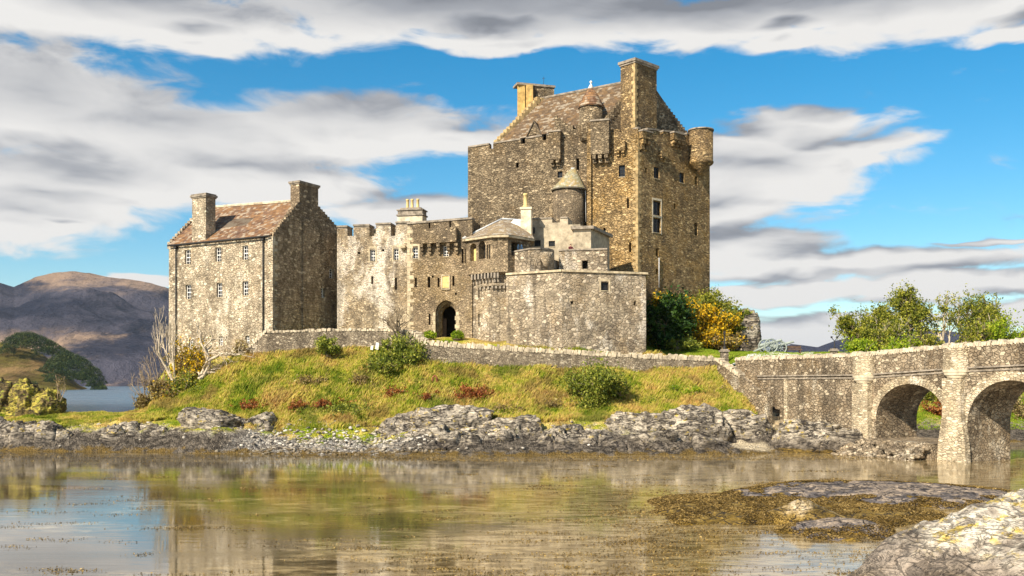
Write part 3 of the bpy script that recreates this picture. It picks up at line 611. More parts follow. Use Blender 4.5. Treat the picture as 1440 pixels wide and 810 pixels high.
def skeleton(seed, stems=3, lean=(0, 0), spread=.5, levels=4, splits=(3, 3, 3), up=.25, wig=.22, bare=False, l0=1.0, lr=.68):
    rd = random.Random(seed); segs = []; tips = []
    def grow(p, d, L, r, lv):
        n = 4; pts = [p]; rad = [r]
        for i in range(n):
            d = (d + Vector((rd.gauss(0, wig), rd.gauss(0, wig), rd.gauss(0, wig) + up * .25))).normalized()
            p = p + d * (L / n); pts.append(p); rad.append(r * (1 - .45 * (i + 1) / n))
        segs.append((pts, rad, lv))
        if lv == levels - 2: tips.extend([(pts[2], d), (pts[3], d), (pts[4], d)])
        if levels <= 3: tips.extend([(pts[k], d) for k in (1, 2, 3)])
        if lv >= 1 and lv == levels - 3: tips.append((pts[3], d))
        if lv >= levels - 1: tips.append((p, d)); tips.append((pts[2], d)); return
        k = splits[min(lv, len(splits) - 1)]
        for j in range(k):
            dd = (d + Vector((rd.gauss(0, spread), rd.gauss(0, spread), rd.gauss(0, spread * .7) + up))).normalized()
            q = pts[-1] if j == 0 else pts[rd.randint(2, n)]
            grow(q, dd, L * lr * rd.uniform(.75, 1.2), r * .55, lv + 1)
    for s_ in range(stems):
        a = rd.uniform(0, 6.28); d = Vector((math.cos(a) * spread * .8 + lean[0], math.sin(a) * spread * .8 + lean[1], 1)).normalized()
        grow(Vector((rd.gauss(0, .05), rd.gauss(0, .05), 0)), d, l0 * rd.uniform(.8, 1.15), .06, 0)
    return segs, tips
def plant(name, label, cat, base, x0, x1, ztop, seed, bark, leaf=None, nleaf=0, lsize=.16, trunk_r=.16, group=None, depth=None, lspread=.35, names=('trunk', 'crown'), extra=None, flowers=None, **kw):
    segs, tips = skeleton(seed, **kw)
    al = np.array([list(p) for s_ in segs for p in s_[0]]); mn, mx = al.min(0), al.max(0)
    base = Vector(base); wx = x1 - x0; hz = ztop - base.z - (lspread * .5 if leaf else 0); kx = wx / (mx[0] - mn[0]); kz = hz / mx[2]; ky = (depth or wx) / (mx[1] - mn[1])
    cx = (x0 + x1) / 2; ox = cx - base.x; mcx = (mn[0] + mx[0]) / 2
    def tf(p):
        zz = p[2] * kz; f = min(1, max(0, zz / (hz * .5)))
        return Vector((base.x + (p[0] - mcx * f) * kx * (.35 + .65 * f) + ox * f, base.y + p[1] * ky * (.35 + .65 * f), base.z - .15 + zz))
    o = thing(name, base, label, cat, group)
    mb = MB()
    kr = trunk_r / .06
    for pts, rad, lv in segs: mb.tube([tf(p) for p in pts], [max(.012, r * kr) for r in rad], 6 if lv < 2 else 4, cap=False)
    part(names[0], mb, bark, o)
    if leaf and nleaf:
        T = np.array([list(tf(p)) for p, d in tips]); idx = rng.integers(0, len(T), nleaf); tipk = rng.uniform(.35, 1.5, len(T)); c = T[idx] + rng.normal(size=(nleaf, 3)) * tipk[idx][:, None] * lspread * np.array([1, 1, .75]) * (wx / 6 if wx < 6 else 1)
        c = c[(c[:, 2] > base.z + .05) & (fbm(c * (1.5 if wx < 7 else 1.0), 2, seed) > -.16)]
        part(names[1], tri_cloud(names[1], c, lsize * rng.uniform(.6, 1.3, len(c)), leaf, seed=seed), None, o)
        if flowers:
            fm, nf = flowers; sel = rng.integers(0, len(c), nf); q = c[sel]; nn = fbm(q * 1.1, 2, seed); q = q[nn > -.1] + rng.normal(size=(int((nn > -.1).sum()), 3)) * .07; q[:, 1] -= .15
            part('blossom', tri_cloud('blossom', q, lsize * .8 * rng.uniform(.6, 1.2, len(q)), fm, seed=seed + 1), None, o)
    return o
def canopy_mass(name, blobs, mat, n, size, label, cat='wood'):
    """a far wood that reads as one mass"""
    cs = []
    tot = sum(b_[3] * b_[5] for b_ in blobs)
    for i, (x, y, z, rx, ry, rz) in enumerate(blobs):
        k = int(n * rx * rz / tot); v = rng.normal(size=(k, 3)); v /= np.linalg.norm(v, axis=1)[:, None]; v *= rng.uniform(.7, 1.03, k)[:, None]
        v *= (1 + .22 * fbm(v * 2.3, 3, i))[:, None]; v[:, 2] = np.abs(v[:, 2]) - .25
        cs.append(v * np.array([rx, ry, rz]) + np.array([x, y, z]))
    c = np.concatenate(cs); me = tri_cloud(name, c, size * rng.uniform(.6, 1.4, len(c)), mat, seed=4)
    o = single(name, me, None, label, cat); o['kind'] = 'stuff'; return o
bl = []
for px in range(14, 100, 5):
    d = 1010; ytop = np.interp(px, [10, 25, 40, 60, 85, 100], [472, 465, 463, 470, 484, 494]); zt = Z(ytop, d); r = 7 + 2 * math.sin(px); bl.append(((px - 720) / F * d, d, zt - r, r * .9, r, r))
    bl.append(((px - 718) / F * d, d - 8, zt - r * 2, r, r, r))
canopy_mass('far_wood', bl, M['far_leaf'], 26000, .55, 'dark evergreen wood along the crest of the brown headland')
bl = []
for px in range(54, 148, 5):
    for row in range(3):
        d = 935 - row * -22; ytop = np.interp(px, [50, 70, 85, 105, 125, 138, 147], [520, 506, 494, 494, 508, 520, 536]) + (2 - row) * 11 + rng.uniform(-3, 3); ytop = min(ytop, 541)
        zt = Z(ytop, d); r = rng.uniform(5, 9); r = min(r, max(3, zt)); bl.append(((px - 720) / F * d, d, max(zt - r, 1), r * .95, r, r))
for px in range(-30, 54, 6):
    d = 915; bl.append(((px - 720) / F * d, d, 2, 5, 5, rng.uniform(4, 10)))
canopy_mass('far_wood', bl, M['far_leaf'], 42000, .55, 'green wood running down to the point of the headland', 'wood')
# ---------------- rocks ----------------
def rockmesh(name, sx, sy, sz, seed, sub=5, rough=.28, planes=14, facet=.7, flat_=.0, amp2=.08, rot=0, boxy=1.0):
    bm = bmesh.new(); bmesh.ops.create_icosphere(bm, subdivisions=sub, radius=1)
    v = np.array([list(a.co) for a in bm.verts]); r = np.random.default_rng(seed)
    pl = r.normal(size=(planes, 3)); pl /= np.linalg.norm(pl, axis=1)[:, None]; cst = r.uniform(.62, 1.0, planes)
    dt = np.maximum(v @ pl.T, 1e-3); rad = np.minimum((cst / dt).min(1), 1.25); rad = facet * rad + (1 - facet)
    q = v * np.array([sx, sy, sz]) / max(.3, min(sx, 3)) + seed * 7.7
    rad *= 1 + rough * fbm(q * 1.1, 4, seed) + amp2 * fbm(q * 3.5, 4, seed + 9, ridge=True)
    v = np.sign(v) * np.abs(v) ** boxy; v = v * rad[:, None] * np.array([sx, sy, sz]); c_, s_ = math.cos(rot), math.sin(rot); v[:, :2] = v[:, :2] @ np.array([[c_, s_], [-s_, c_]])
    for a, co in zip(bm.verts, v): a.co = co
    me = bpy.data.meshes.new(name); bm.to_mesh(me); bm.free(); me.polygons.foreach_set('use_smooth', [True] * len(me.polygons)); return me
def rock(name, label, box, d, mat, seed, sub=5, cat='rock', group=None, dy=None, **kw):
    """box = bearing/height limits of the rock's visible face, at distance d"""
    x0, y0, x1, y1 = box; a = P(x0, y0, d); b_ = P(x1, y1, d); sx = (b_.x - a.x) / 2; zt, zb = a.z, b_.z; sz = (zt - zb) * .95 + .25
    me = rockmesh(name, sx * 1.08, dy or max(.6, min(sx * .7, 2.2)), sz, seed, sub, **kw); me.materials.append(mat)
    o = bpy.data.objects.new(name, me); COL.objects.link(o); me.transform(Matrix.Translation((0, 0, sz * .1)))
    o.location = ((a.x + b_.x) / 2, d, zb - sz * .05); tag(o, label, cat, group); return o
RK = [((262, 577, 350, 615), 83.6, 'big pale lichen-spotted boulder at the foot of the left grass slope'), ((330, 588, 392, 614), 83.2, 'pale boulder lying right of the big lichen-spotted one'),
      ((556, 580, 690, 616), 82.0, 'broad fractured grey outcrop beside the driftwood log'), ((545, 604, 620, 641), 79.6, 'grey slab below the driftwood log at the waterline'), ((665, 593, 760, 624), 80.8, 'pale topped rock in the middle of the shore, right of the fractured outcrop'),
      ((846, 590, 962, 634), 81.8, 'rugged pale grey rock left of the cracked outcrop'), ((920, 583, 1030, 636), 81.4, 'large pale cracked outcrop below the end of the grass slope'), ((996, 584, 1072, 624), 82.8, 'upright pale fractured rock right of the cracked outcrop'), ((1032, 594, 1088, 630), 82.0, 'broken pale rocks at the foot of the stone stairs'),
      ((880, 614, 960, 642), 77.6, 'dark weedy rock at the waterline below the cracked outcrop'), ((965, 618, 1032, 642), 77.6, 'small weed-skirted rock left of the sandy beach'), ((1082, 597, 1170, 641), 79.2, 'smooth dark domed rock right of the sandy beach'), ((1145, 602, 1225, 640), 77.8, 'dark rock against the foot of the left bridge pier')]
for i, (bx, d, lb) in enumerate(RK): rock('shore_rock', lb, bx, d, M['rock'], 40 + i, 6 if bx[2] - bx[0] > 80 else 5, group='rocks along the castle shore', dy=2.2 if bx[2] - bx[0] > 80 else 1.4, facet=.7, rough=.30, amp2=.13, boxy=.72)
# small loose stones over the shore
def stones(name, pts, smin, smax, mat, seed):
    r = np.random.default_rng(seed); bm = bmesh.new(); bmesh.ops.create_icosphere(bm, subdivisions=1, radius=1); bv = np.array([list(a.co) for a in bm.verts]); bf = np.array([[a.index for a in f.verts] for f in bm.faces]); bm.free()
    n = len(pts); k = len(bv); s_ = r.uniform(smin, smax, n) ** 1.0; V = bv[None] * (1 + r.uniform(-.28, .28, (n, k, 1))) * (s_[:, None, None] * r.uniform(.6, 1.3, (n, 1, 3)) * np.array([1.2, 1, .65])) + pts[:, None, :]
    Fc = (bf[None] + (np.arange(n) * k)[:, None, None]).reshape(-1, 3); V = V.reshape(-1, 3)
    me = bpy.data.meshes.new(name); me.vertices.add(len(V)); me.vertices.foreach_set('co', V.ravel().astype(np.float32)); me.loops.add(Fc.size); me.loops.foreach_set('vertex_index', Fc.ravel().astype(np.int32))
    me.polygons.add(len(Fc)); me.polygons.foreach_set('loop_start', np.arange(0, Fc.size, 3, dtype=np.int32)); me.polygons.foreach_set('loop_total', np.full(len(Fc), 3, dtype=np.int32)); me.update(calc_edges=True); me.materials.append(mat); return me
def peb():
    m, t, b, o = newmat('shore_pebbles'); p = pos(t); c = t.voro(p, 3.0, 'F1'); s_ = t.add('ShaderNodeSeparateColor'); t.put(s_.inputs[0], c)
    c = t.ramp(s_.outputs[0], [(0, (.10, .085, .07)), (.4, (.27, .23, .18)), (1, (.60, .56, .48))]); sp = t.add('ShaderNodeSeparateXYZ'); t.put(sp.inputs[0], p)
    c = t.mix(t.mr(sp.outputs[2], .1, .7, .8, 0), c, (.10, .065, .018)); t.put(b.inputs['Base Color'], c); return m
M['pebble'] = peb()
px = rng.uniform(-20, 1100, 9000); dd_ = rng.uniform(75, 86, 9000); keep_ = (rng.random(9000) < np.interp(px, [0, 340, 400, 600, 700, 1100], [.25, .35, 1, 1, .4, .4])); px, dd_ = px[keep_], dd_[keep_]
X = (px - 720) / F * dd_; Zt = HN(X, dd_); k = (Zt > -.05) & (Zt < 2.4) & (rng.random(len(X)) < np.interp(px, [300, 350, 610, 650], [.10, .7, .7, .12])); pts = np.stack([X[k], dd_[k], Zt[k] + .02], 1)
o = single('shore_pebbles', stones('shore_pebbles', pts, .05, .19, M['pebble'], 3), None, 'grey and white stones strewn along the shore under the grass', 'pebbles'); o['kind'] = 'stuff'
# ---------------- grass on the slopes ----------------
def blades(name, x, y, z, h, mat, seed, wdt=.05, per=5, lean=.5):
    r = np.random.default_rng(seed); n = len(x) * per; bx = np.repeat(x, per) + r.normal(0, .09, n); by = np.repeat(y, per) + r.normal(0, .09, n); bz = np.repeat(z, per) - .04; hh = np.repeat(h, per) * r.uniform(.6, 1.2, n)
    a = r.uniform(0, 6.28, n); ln = r.uniform(.15, lean, n) * hh; lx = np.cos(a) * ln + .25 * hh; ly = np.sin(a) * ln; t_ = r.uniform(0, 3.14, n); wx_ = np.cos(t_) * wdt * .5; wy = np.sin(t_) * wdt * .5
    v = np.stack([np.stack([bx - wx_, by - wy, bz], 1), np.stack([bx + wx_, by + wy, bz], 1), np.stack([bx + lx * .4 + wx_ * .7, by + ly * .4 + wy * .7, bz + hh * .6], 1), np.stack([bx + lx, by + ly, bz + hh], 1)], 1).reshape(-1, 3)
    me = bpy.data.meshes.new(name); me.vertices.add(len(v)); me.vertices.foreach_set('co', v.ravel().astype(np.float32)); me.loops.add(4 * n); me.loops.foreach_set('vertex_index', np.arange(4 * n, dtype=np.int32))
    me.polygons.add(n); me.polygons.foreach_set('loop_start', np.arange(0, 4 * n, 4, dtype=np.int32)); me.polygons.foreach_set('loop_total', np.full(n, 4, dtype=np.int32)); me.update(calc_edges=True)
    at = me.attributes.new('rnd', 'FLOAT', 'POINT'); at.data.foreach_set('value', np.repeat(r.random(n), 4).astype(np.float32)); me.materials.append(mat); return me
M['blade'] = groundmat('grass_blades', 'blade')
n = 62000; px = rng.uniform(-30, 1060, n); dd_ = rng.uniform(82, 93.2, n); X = (px - 720) / F * dd_; Zt = HN(X, dd_); k = (Zt > 2.15 - np.interp(px, [330, 380, 540, 600], [0, .9, .9, 0]) + .6 * fbm(p3(X, dd_) * .5, 2, 3)) & (Zt < 9.5)
q = p3(X[k], dd_[k]); hgt = .25 + .42 * np.clip(fbm(q * .45, 3, 8) + .35, 0, 1); hgt *= np.where(px[k] < 210, .45, 1)
o = single('grass', blades('grass', X[k], dd_[k], Zt[k], hgt, M['blade'], 2), None, 'long green and straw-coloured grass on the bank under the castle wall', 'grass'); o['kind'] = 'stuff'
n = 26000; px = rng.uniform(905, 1480, n); dd_ = rng.uniform(94, 118, n); X = (px - 720) / F * dd_; Zt = HN(X, dd_); k = (Zt > 1.0)
o = single('grass', blades('grass', X[k], dd_[k], Zt[k], np.full(k.sum(), .16), M['blade'], 5, wdt=.07), None, 'short bright green turf right of the castle, behind the approach wall', 'grass'); o['kind'] = 'stuff'
# ================= the castle =================
def window(t, wl, px, py, wpx, hpx, cutter, style='sash', depth=.32, frame=None, surround=None, cols=2, rows=4):
    """opening cut in the wall with frame, pane and sill set inside it"""
    t0, z1 = wl.tz(px - wpx / 2, py - hpx / 2); t1, _ = wl.tz(px + wpx / 2, py); _, z0 = wl.tz(px, py + hpx / 2)
    if t1 < t0: t0, t1 = t1, t0
    cutter.wbox(wl, t0, t1, z0, z1, -depth, .8)
    def finish():
        if style == 'slit':
            f = MB(); f.wbox(wl, t0 + .003, t1 - .003, z0 + .003, z1 - .003, -depth + .02, -depth + .05); part('loophole_shade', f, M['dark'], t); return  # dark pane at the back of the slit as painted shade
        o = -depth + .12; fr = MB(); b_ = min(.09, (t1 - t0) * .16)
        g = .002
        fr.wbox(wl, t0 + g, t0 + b_, z0 + g, z1 - g, o - .05, o); fr.wbox(wl, t1 - b_, t1 - g, z0 + g, z1 - g, o - .05, o)
        fr.wbox(wl, t0 + b_, t1 - b_, z0 + g, z0 + b_, o - .05, o + .0); fr.wbox(wl, t0 + b_, t1 - b_, z1 - b_, z1 - g, o - .05, o)
        for c in range(1, cols):
            tc = t0 + (t1 - t0) * c / cols; fr.wbox(wl, tc - .022, tc + .022, z0 + b_, z1 - b_, o - .04, o - .008)
        for r_ in range(1, rows):
            zc = z0 + (z1 - z0) * r_ / rows; hh = .045 if r_ * 2 == rows else .02; fr.wbox(wl, t0 + b_, t1 - b_, zc - hh, zc + hh, o - .042, o - .006)
        w_ = part('window', fr, M[frame or 'white'], t)
        pn = MB(); pn.wbox(wl, t0 + .02, t1 - .02, z0 + .02, z1 - .02, o - .09, o - .06); part('pane', pn, M['glass'], w_)
        sl = MB(); sl.wbox(wl, t0 + g, t1 - g, z0 + .001, z0 + .07, o + .01, .05); part('sill', sl, M['quoin'], w_)
        if surround:
            s_ = MB(); e = .16
            s_.wbox(wl, t0 - e, t0 - .002, z0 - .1, z1 + .1, -.02, .025); s_.wbox(wl, t1 + .002, t1 + e, z0 - .1, z1 + .1, -.02, .025)
            s_.wbox(wl, t0 - e, t1 + e, z1 + .102, z1 + .32, -.02, .028); part('surround', s_, M[surround], w_)
    FIN.append(finish)
FIN = []
def fin():
    for f in FIN: f()
    FIN.clear()
def crow(mb, wl, tA, zA, tB, zB, n, o0, o1, cap=.12):
    """crow steps climbing from (tA,zA) to (tB,zB)"""
    for i in range(n):
        a = tA + (tB - tA) * i / n; b_ = tA + (tB - tA) * (i + 1) / n; z1 = zA + (zB - zA) * (i + 1) / n
        lo, hi = min(a, b_), max(a, b_)
        mb.wbox(wl, lo + .004, hi - .004, zA + (zB - zA) * i / n - .35, z1 + .05 + .03 * (i % 2), o0, o1)
def quoins(mb, p, d1, d2, z0, z1, h=.38, la=.62, lb=.34, pr=.025):
    """alternating corner stones; d1,d2 unit directions along the two faces away from the corner"""
    z = z0; i = 0; d1 = Vector((*d1, 0)); d2 = Vector((*d2, 0)); p = Vector((p[0], p[1], 0)); r = random.Random(3)
    while z < z1 - .1:
        hh = min(h * r.uniform(.8, 1.2), z1 - z); l1, l2 = (la, lb) if i % 2 else (lb, la); l1 *= r.uniform(.85, 1.15); l2 *= r.uniform(.85, 1.15)
        o = p - d1 * pr - d2 * pr + Vector((0, 0, z + .01)); mb.obox(o, d1 * l1, d2 * l2, (0, 0, hh - .02)); z += hh; i += 1
def coping(mb, pts, w_, h, seed, lean=.25, tmin=.16, tmax=.34):
    """row of upright stones along a polyline of 3-D points (top of wall)"""
    r = random.Random(seed)
    for a, b_ in zip(pts[:-1], pts[1:]):
        a, b_ = Vector(a), Vector(b_); L = (b_ - a).length; d = (b_ - a).normalized(); s_ = 0
        while s_ < L:
            tk = r.uniform(tmin, tmax); c = a + d * (s_ + tk / 2); hh = h * r.uniform(.65, 1.25); s_ += tk * 1.02
            ang = math.atan2(d.y, d.x); rot = Matrix.Rotation(ang + r.uniform(-.12, .12), 3, 'Z') @ Matrix.Rotation(lean * r.uniform(.3, 1.4), 3, 'Y') @ Matrix.Rotation(r.uniform(-.1, .1), 3, 'X')
            mb.cbox(c + Vector((0, 0, hh * .42)), tk * .46, w_ * .5 * r.uniform(.9, 1.15), hh * .55, rot)
def footprint(*wls): return [tuple(q) for q in wls]
def roofplane(mb, e0, e1, r1, r0, th=.14):
    """slab roof plane from eave e0-e1 to ridge r0-r1 with slate uv"""
    e0, e1, r1, r0 = map(Vector, (e0, e1, r1, r0)); L = (e1 - e0).length; H_ = (r0 - e0).length
    nrm = (e1 - e0).cross(r0 - e0).normalized(); nrm = nrm if nrm.z > 0 else -nrm; u = (e1 - e0).normalized()
    uvp = [((q - e0).dot(u), ((q - e0) - u * (q - e0).dot(u)).length) for q in (e0, e1, r1, r0)]
    top = [q for q in (e0, e1, r1, r0)]; bot = [q - nrm * th for q in top]
    if (e1 - e0).cross(r0 - e0).z < 0: top = top[::-1]; bot = bot[::-1]; uvp = uvp[::-1]
    mb.face(top, uvp); mb.face(bot[::-1])
    for i in range(4): j = (i + 1) % 4; mb.face([top[j], top[i], bot[i], bot[j]])
V2 = lambda v: (v.x, v.y)
# ---------- left house ----------
hf = WL((238, 102.3), (383.5, 95)); hg_ = WL((383.5, 95), (478.5, 103.9))
c1, c2, c3 = hf.A, hf.B, hg_.B; c4 = c1 + (c3 - c2)
t = thing('stone_house', (c1.x * .5 + c3.x * .5, c1.y * .5 + c3.y * .5, 7.5), 'three-storey beige stone house with brown slate roof and shaded crow-stepped gable', 'house')
zl, zr_ = Z(345, 102.3), Z(331, 95); zb3 = 21.3; zb4 = zl + .4
body, cutr, top = MB(), MB(), 0
# walls with the gable peak in one prism per bay: box then gable wedge
body.prism([V2(c1), V2(c2), V2(c3), V2(c4)], 2.5, [zl, zr_, zb3, zb4])
for px, py in [(264, 362), (307, 358.5), (345, 356), (265, 411), (308.6, 408.5), (345, 406)]: window(t, hf, px, py, 8.2, 21, cutr)
for px, py in [(268.5, 484), (310.6, 480), (348, 479)]: window(t, hf, px, py, 6, 14, cutr)
window(t, hg_, 465.7, 384.6, 7, 15, cutr); window(t, hg_, 453.5, 412, 5, 15, cutr, cols=1)
part('wall', cut(body, cutr), M['house'], t); fin()
# gable face: rubble slab with painted-in shade over the prism's end, with apex
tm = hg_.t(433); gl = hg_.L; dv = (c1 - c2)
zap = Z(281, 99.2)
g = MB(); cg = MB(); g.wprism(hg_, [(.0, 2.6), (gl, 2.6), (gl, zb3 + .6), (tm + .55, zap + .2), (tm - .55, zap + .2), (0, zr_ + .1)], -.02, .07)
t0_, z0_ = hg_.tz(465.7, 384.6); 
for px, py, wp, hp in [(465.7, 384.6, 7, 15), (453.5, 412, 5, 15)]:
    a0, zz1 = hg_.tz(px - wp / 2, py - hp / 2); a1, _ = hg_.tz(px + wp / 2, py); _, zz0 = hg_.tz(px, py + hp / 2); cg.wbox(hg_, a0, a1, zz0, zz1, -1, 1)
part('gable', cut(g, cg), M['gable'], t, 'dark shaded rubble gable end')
apex_f = hg_.w(tm, zap - .2, 0); apex_b = apex_f + Vector((dv.x, dv.y, 0)); apex_b.z = Z(292, 105.5)
gb = MB(); gb.face([(c2.x, c2.y, zr_), (c3.x, c3.y, zb3), apex_f]); part('gable', gb, M['house'], t); gb = MB(); a = Vector((c1.x, c1.y, zl)); gb.face([a, apex_b, (c4.x, c4.y, zb4)]); part('gable', gb, M['house'], t)
rf = MB()
u_ = (c2 - c1).normalized(); ov = hf.n * .25
e0 = Vector((c1.x + ov.x + u_.x * .15, c1.y + ov.y + u_.y * .15, zl + .02)); e1 = Vector((c2.x + ov.x - u_.x * .1, c2.y + ov.y - u_.y * .1, zr_ + .02))
roofplane(rf, e0, e1, apex_f + Vector((-u_.x * .1, -u_.y * .1, .15)), apex_b + Vector((u_.x * .15, u_.y * .15, .15)))
e2 = Vector((c3.x - ov.x, c3.y - ov.y, zb3)); e3 = Vector((c4.x - ov.x, c4.y - ov.y, zb4)); roofplane(rf, e3, e2, apex_f + Vector((0, 0, .14)), apex_b + Vector((0, 0, .14)))
roof = part('roof', rf, M['roof_house'], t)
rc = MB(); rc.tube([apex_f + Vector((0, 0, .24)), apex_b + Vector((0, 0, .24))], .16, 6, smooth=False); part('ridge', rc, M['coping'], roof)
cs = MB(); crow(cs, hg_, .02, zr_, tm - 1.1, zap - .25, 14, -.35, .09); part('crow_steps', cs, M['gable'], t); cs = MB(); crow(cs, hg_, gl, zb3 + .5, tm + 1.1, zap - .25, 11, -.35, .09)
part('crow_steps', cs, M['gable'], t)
wlb = WL(c1, c4); sgn = 1
cs = MB(); ap_t = (Vector((apex_b.x, apex_b.y)) - c1).dot(wlb.d); crow(cs, wlb, .0, zl, ap_t - .4, apex_b.z, 14, -.3, .08); part('crow_steps', cs, M['house'], t); cs = MB(); crow(cs, wlb, wlb.L, zb4, ap_t + .4, apex_b.z, 14, -.3, .08); part('crow_steps', cs, M['house'], t)
def chimney_box(par, wl, t0, t1, z0, z1, o0, o1, mat, capmat='slab', cap=.16, name='chimney', pots=0, capz=.22):
    c = MB(); c.wbox(wl, t0, t1, z0, z1, o0, o1); ch = part(name, c, mat, par)
    k = MB(); k.wbox(wl, t0 - cap * .5, t1 + cap * .5, z1 + .002, z1 + capz * .6, o0 - cap * .5, o1 + cap * .5); k.wbox(wl, t0 - cap, t1 + cap, z1 + capz * .6 + .002, z1 + capz * 1.5, o0 - cap, o1 + cap); part('cap', k, M[capmat], ch); return ch
# wall-head chimney of the front and the apex chimney on the gable
tA, tB = hf.t(270.5), hf.t(290)
ch = chimney_box(t, hf, tA, tB, zl - .4, Z(278.5, hf.dist(280)), -1.25, .035, M['house'])
fl = MB(); [fl.wbox(hf, tA + .15 + i * .45, tA + .4 + i * .45, Z(276, hf.dist(280)), Z(273.5, hf.dist(280)), -1.0, -.2) for i in range(2)]; fl.wbox(hf, tA - .1, tB + .1, Z(273.4, hf.dist(280)), Z(272.4, hf.dist(280)), -1.3, .1); part('cap', fl, M['slab'], ch)
tA, tB = hg_.t(420), hg_.t(446.5)
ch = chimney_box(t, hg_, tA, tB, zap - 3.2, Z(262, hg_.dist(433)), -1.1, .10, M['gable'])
fl = MB(); fl.wbox(hg_, tA - .05, tB + .05, Z(258.5, 99.5), Z(257.4, 99.5), -1.2, .15); [fl.wbox(hg_, tA + .1 + i * .7, tA + .5 + i * .7, Z(260.2, 99.5), Z(258.5, 99.5), -.9, -.2) for i in range(3)]; part('cap', fl, M['slab'], ch)
br = MB(); br.wbox(hg_, hg_.t(424), hg_.t(449), 2.7, zap - 2.0, .06, .22); part('chimney_breast', br, M['gable'], t)
for px in (248.7, 371.2):
    a = hf.t(px); d_ = MB(); d_.tube([hf.w(a, zl - .25 if px < 300 else zr_ - .3, .14), hf.w(a, 9.6 if px > 300 else 6.5, .14)], .075, 6); d_.wbox(hf, a - .18, a + .18, (zl if px < 300 else zr_) - .45, (zl if px < 300 else zr_) - .15, .03, .3); part('drainpipe', d_, M['iron'], t)
gu = MB(); gu.tube([e0 + Vector((hf.n.x * .1, hf.n.y * .1, -.12)), e1 + Vector((hf.n.x * .1, hf.n.y * .1, -.12))], .085, 6); part('gutter', gu, M['iron'], t)
q = MB(); quoins(q, c2, (-u_.x, -u_.y), (hg_.d.x, hg_.d.y), 9.2, zr_ - .1, pr=.1, lb=.3); part('quoins', q, M['house'], t); q = MB(); quoins(q, c1, (u_.x, u_.y), V2(wlb.d), 6, zl - .1); part('quoins', q, M['house'], t)
# ---------- curtain wall (left length with merlons) ----------
cw = WL((474, 100.9), (575.5, 99.6)); t = thing('curtain_wall', cw.w(cw.L / 2, 9, 0), 'lime-streaked curtain wall with merlons between the stone house and the gatehouse', 'castle wall')
body, cutr = MB(), MB(); zc = Z(322, 100.9); zd = Z(315, 99.6)
pa, pb = cw.A, cw.B; bk = cw.n * -1.6
body.prism([V2(pa), V2(pb), V2(pb + bk), V2(pa + bk)], 4, [zc, zd, zd, zc])
for a, b_ in [(488.5, 497), (519.5, 528.5), (549.5, 556.5)]:
    ta, tb = cw.t(a), cw.t(b_); cutr.wbox(cw, ta, tb, Z(332, cw.dist(a)), 30, -3, 1)
for px, py in [(524, 359.6), (557, 358)]: window(t, cw, px, py, 7.5, 17, cutr, surround='quoin')
for px, py, wp, hp in [(523.4, 394, 3, 11), (556.6, 399, 3.2, 17), (504.5, 355.7, 4, 3.5), (538.5, 352, 4, 3.5)]: window(t, cw, px, py, wp, hp, cutr, 'slit', .6)
part('wall', cut(body, cutr), M['curtain'], t); fin()
cp_ = MB()
for a, b_ in [(474.5, 488), (497.5, 519), (529, 549), (557, 575)]:
    ta, tb = cw.t(a), cw.t(b_); za = np.interp(a, [474, 575.5], [zc, zd]); cp_.wbox(cw, ta - .06, tb + .06, za + .17, za + .34, -1.7, .12); cp_.wbox(cw, ta, tb, za + .002, za + .168, -1.6, .02)
part('coping', cp_, M['slab'], t)
cb = MB(); ta = cw.t(568); cb.wbox(cw, ta - .3, ta + .25, Z(350, 100), Z(346.5, 100), .004, .55); cb.wbox(cw, ta - .2, ta + .15, Z(353, 100), Z(350, 100) - .005, .004, .3); part('corbel', cb, M['quoin'], t)
# ---------- gatehouse block ----------
gw = WL((573, 99), (664, 97.8)); t = thing('gatehouse', gw.w(gw.t(628), 9.5, 0), 'tall grey-brown gatehouse wall with pointed entrance arch and corbelled parapet', 'gatehouse')
body, cutr = MB(), MB(); z0g, z1g = Z(315.5, 99), Z(308, 97.8); bk = gw.n * -4
body.prism([V2(gw.A), V2(gw.B), V2(gw.B + bk), V2(gw.A + bk)], 4, [z0g, z1g, z1g, z0g])
for px, py, wp, hp in [(523.4, 0, 0, 0)][:0] + [(584.7, 397, 3, 13), (603, 397, 3.8, 15), (616.7, 397, 3, 13), (637.5, 395, 3, 14), (650.5, 360, 2.6, 20), (655, 360, 2.6, 20), (604, 449, 2.6, 16), (608.5, 389, 3, 3), (641, 413, 3, 3)]: window(t, gw, px, py, wp, hp, cutr, 'slit', .6)
window(t, gw, 584, 356, 8, 17, cutr, surround='quoin'); window(t, gw, 627, 353.6, 8, 16, cutr)
for a in (604, 633): cutr.wbox(gw, gw.t(a - 1.2), gw.t(a + 1.2), Z(330, 98.6), 30, -.5, 1)
def arch_pts(wl, x0, x1, yap, ysp, ybot, n=10):
    t0, t1 = wl.t(x0), wl.t(x1); d = wl.dist((x0 + x1) / 2); zs, za, zb = Z(ysp, d), Z(yap, d), Z(ybot, d); tc = (t0 + t1) / 2; hw = (t1 - t0) / 2; hh = za - zs
    Rr = (hw * hw + hh * hh) / (2 * hw); pts = [(t0, zb), (t1, zb)]
    for i in range(n + 1): a = math.asin(min(1, hh / Rr)) * i / n; pts.append((t1 - Rr + Rr * math.cos(a), zs + Rr * math.sin(a)))
    for i in range(n - 1, -1, -1): a = math.asin(min(1, hh / Rr)) * i / n; pts.append((t0 + Rr - Rr * math.cos(a), zs + Rr * math.sin(a)))
    return pts
ar = arch_pts(gw, 612.5, 642, 422, 440, 480); cutr.wprism(gw, ar, -3.2, 1)
part('wall', cut(body, cutr), M['gate'], t); fin()
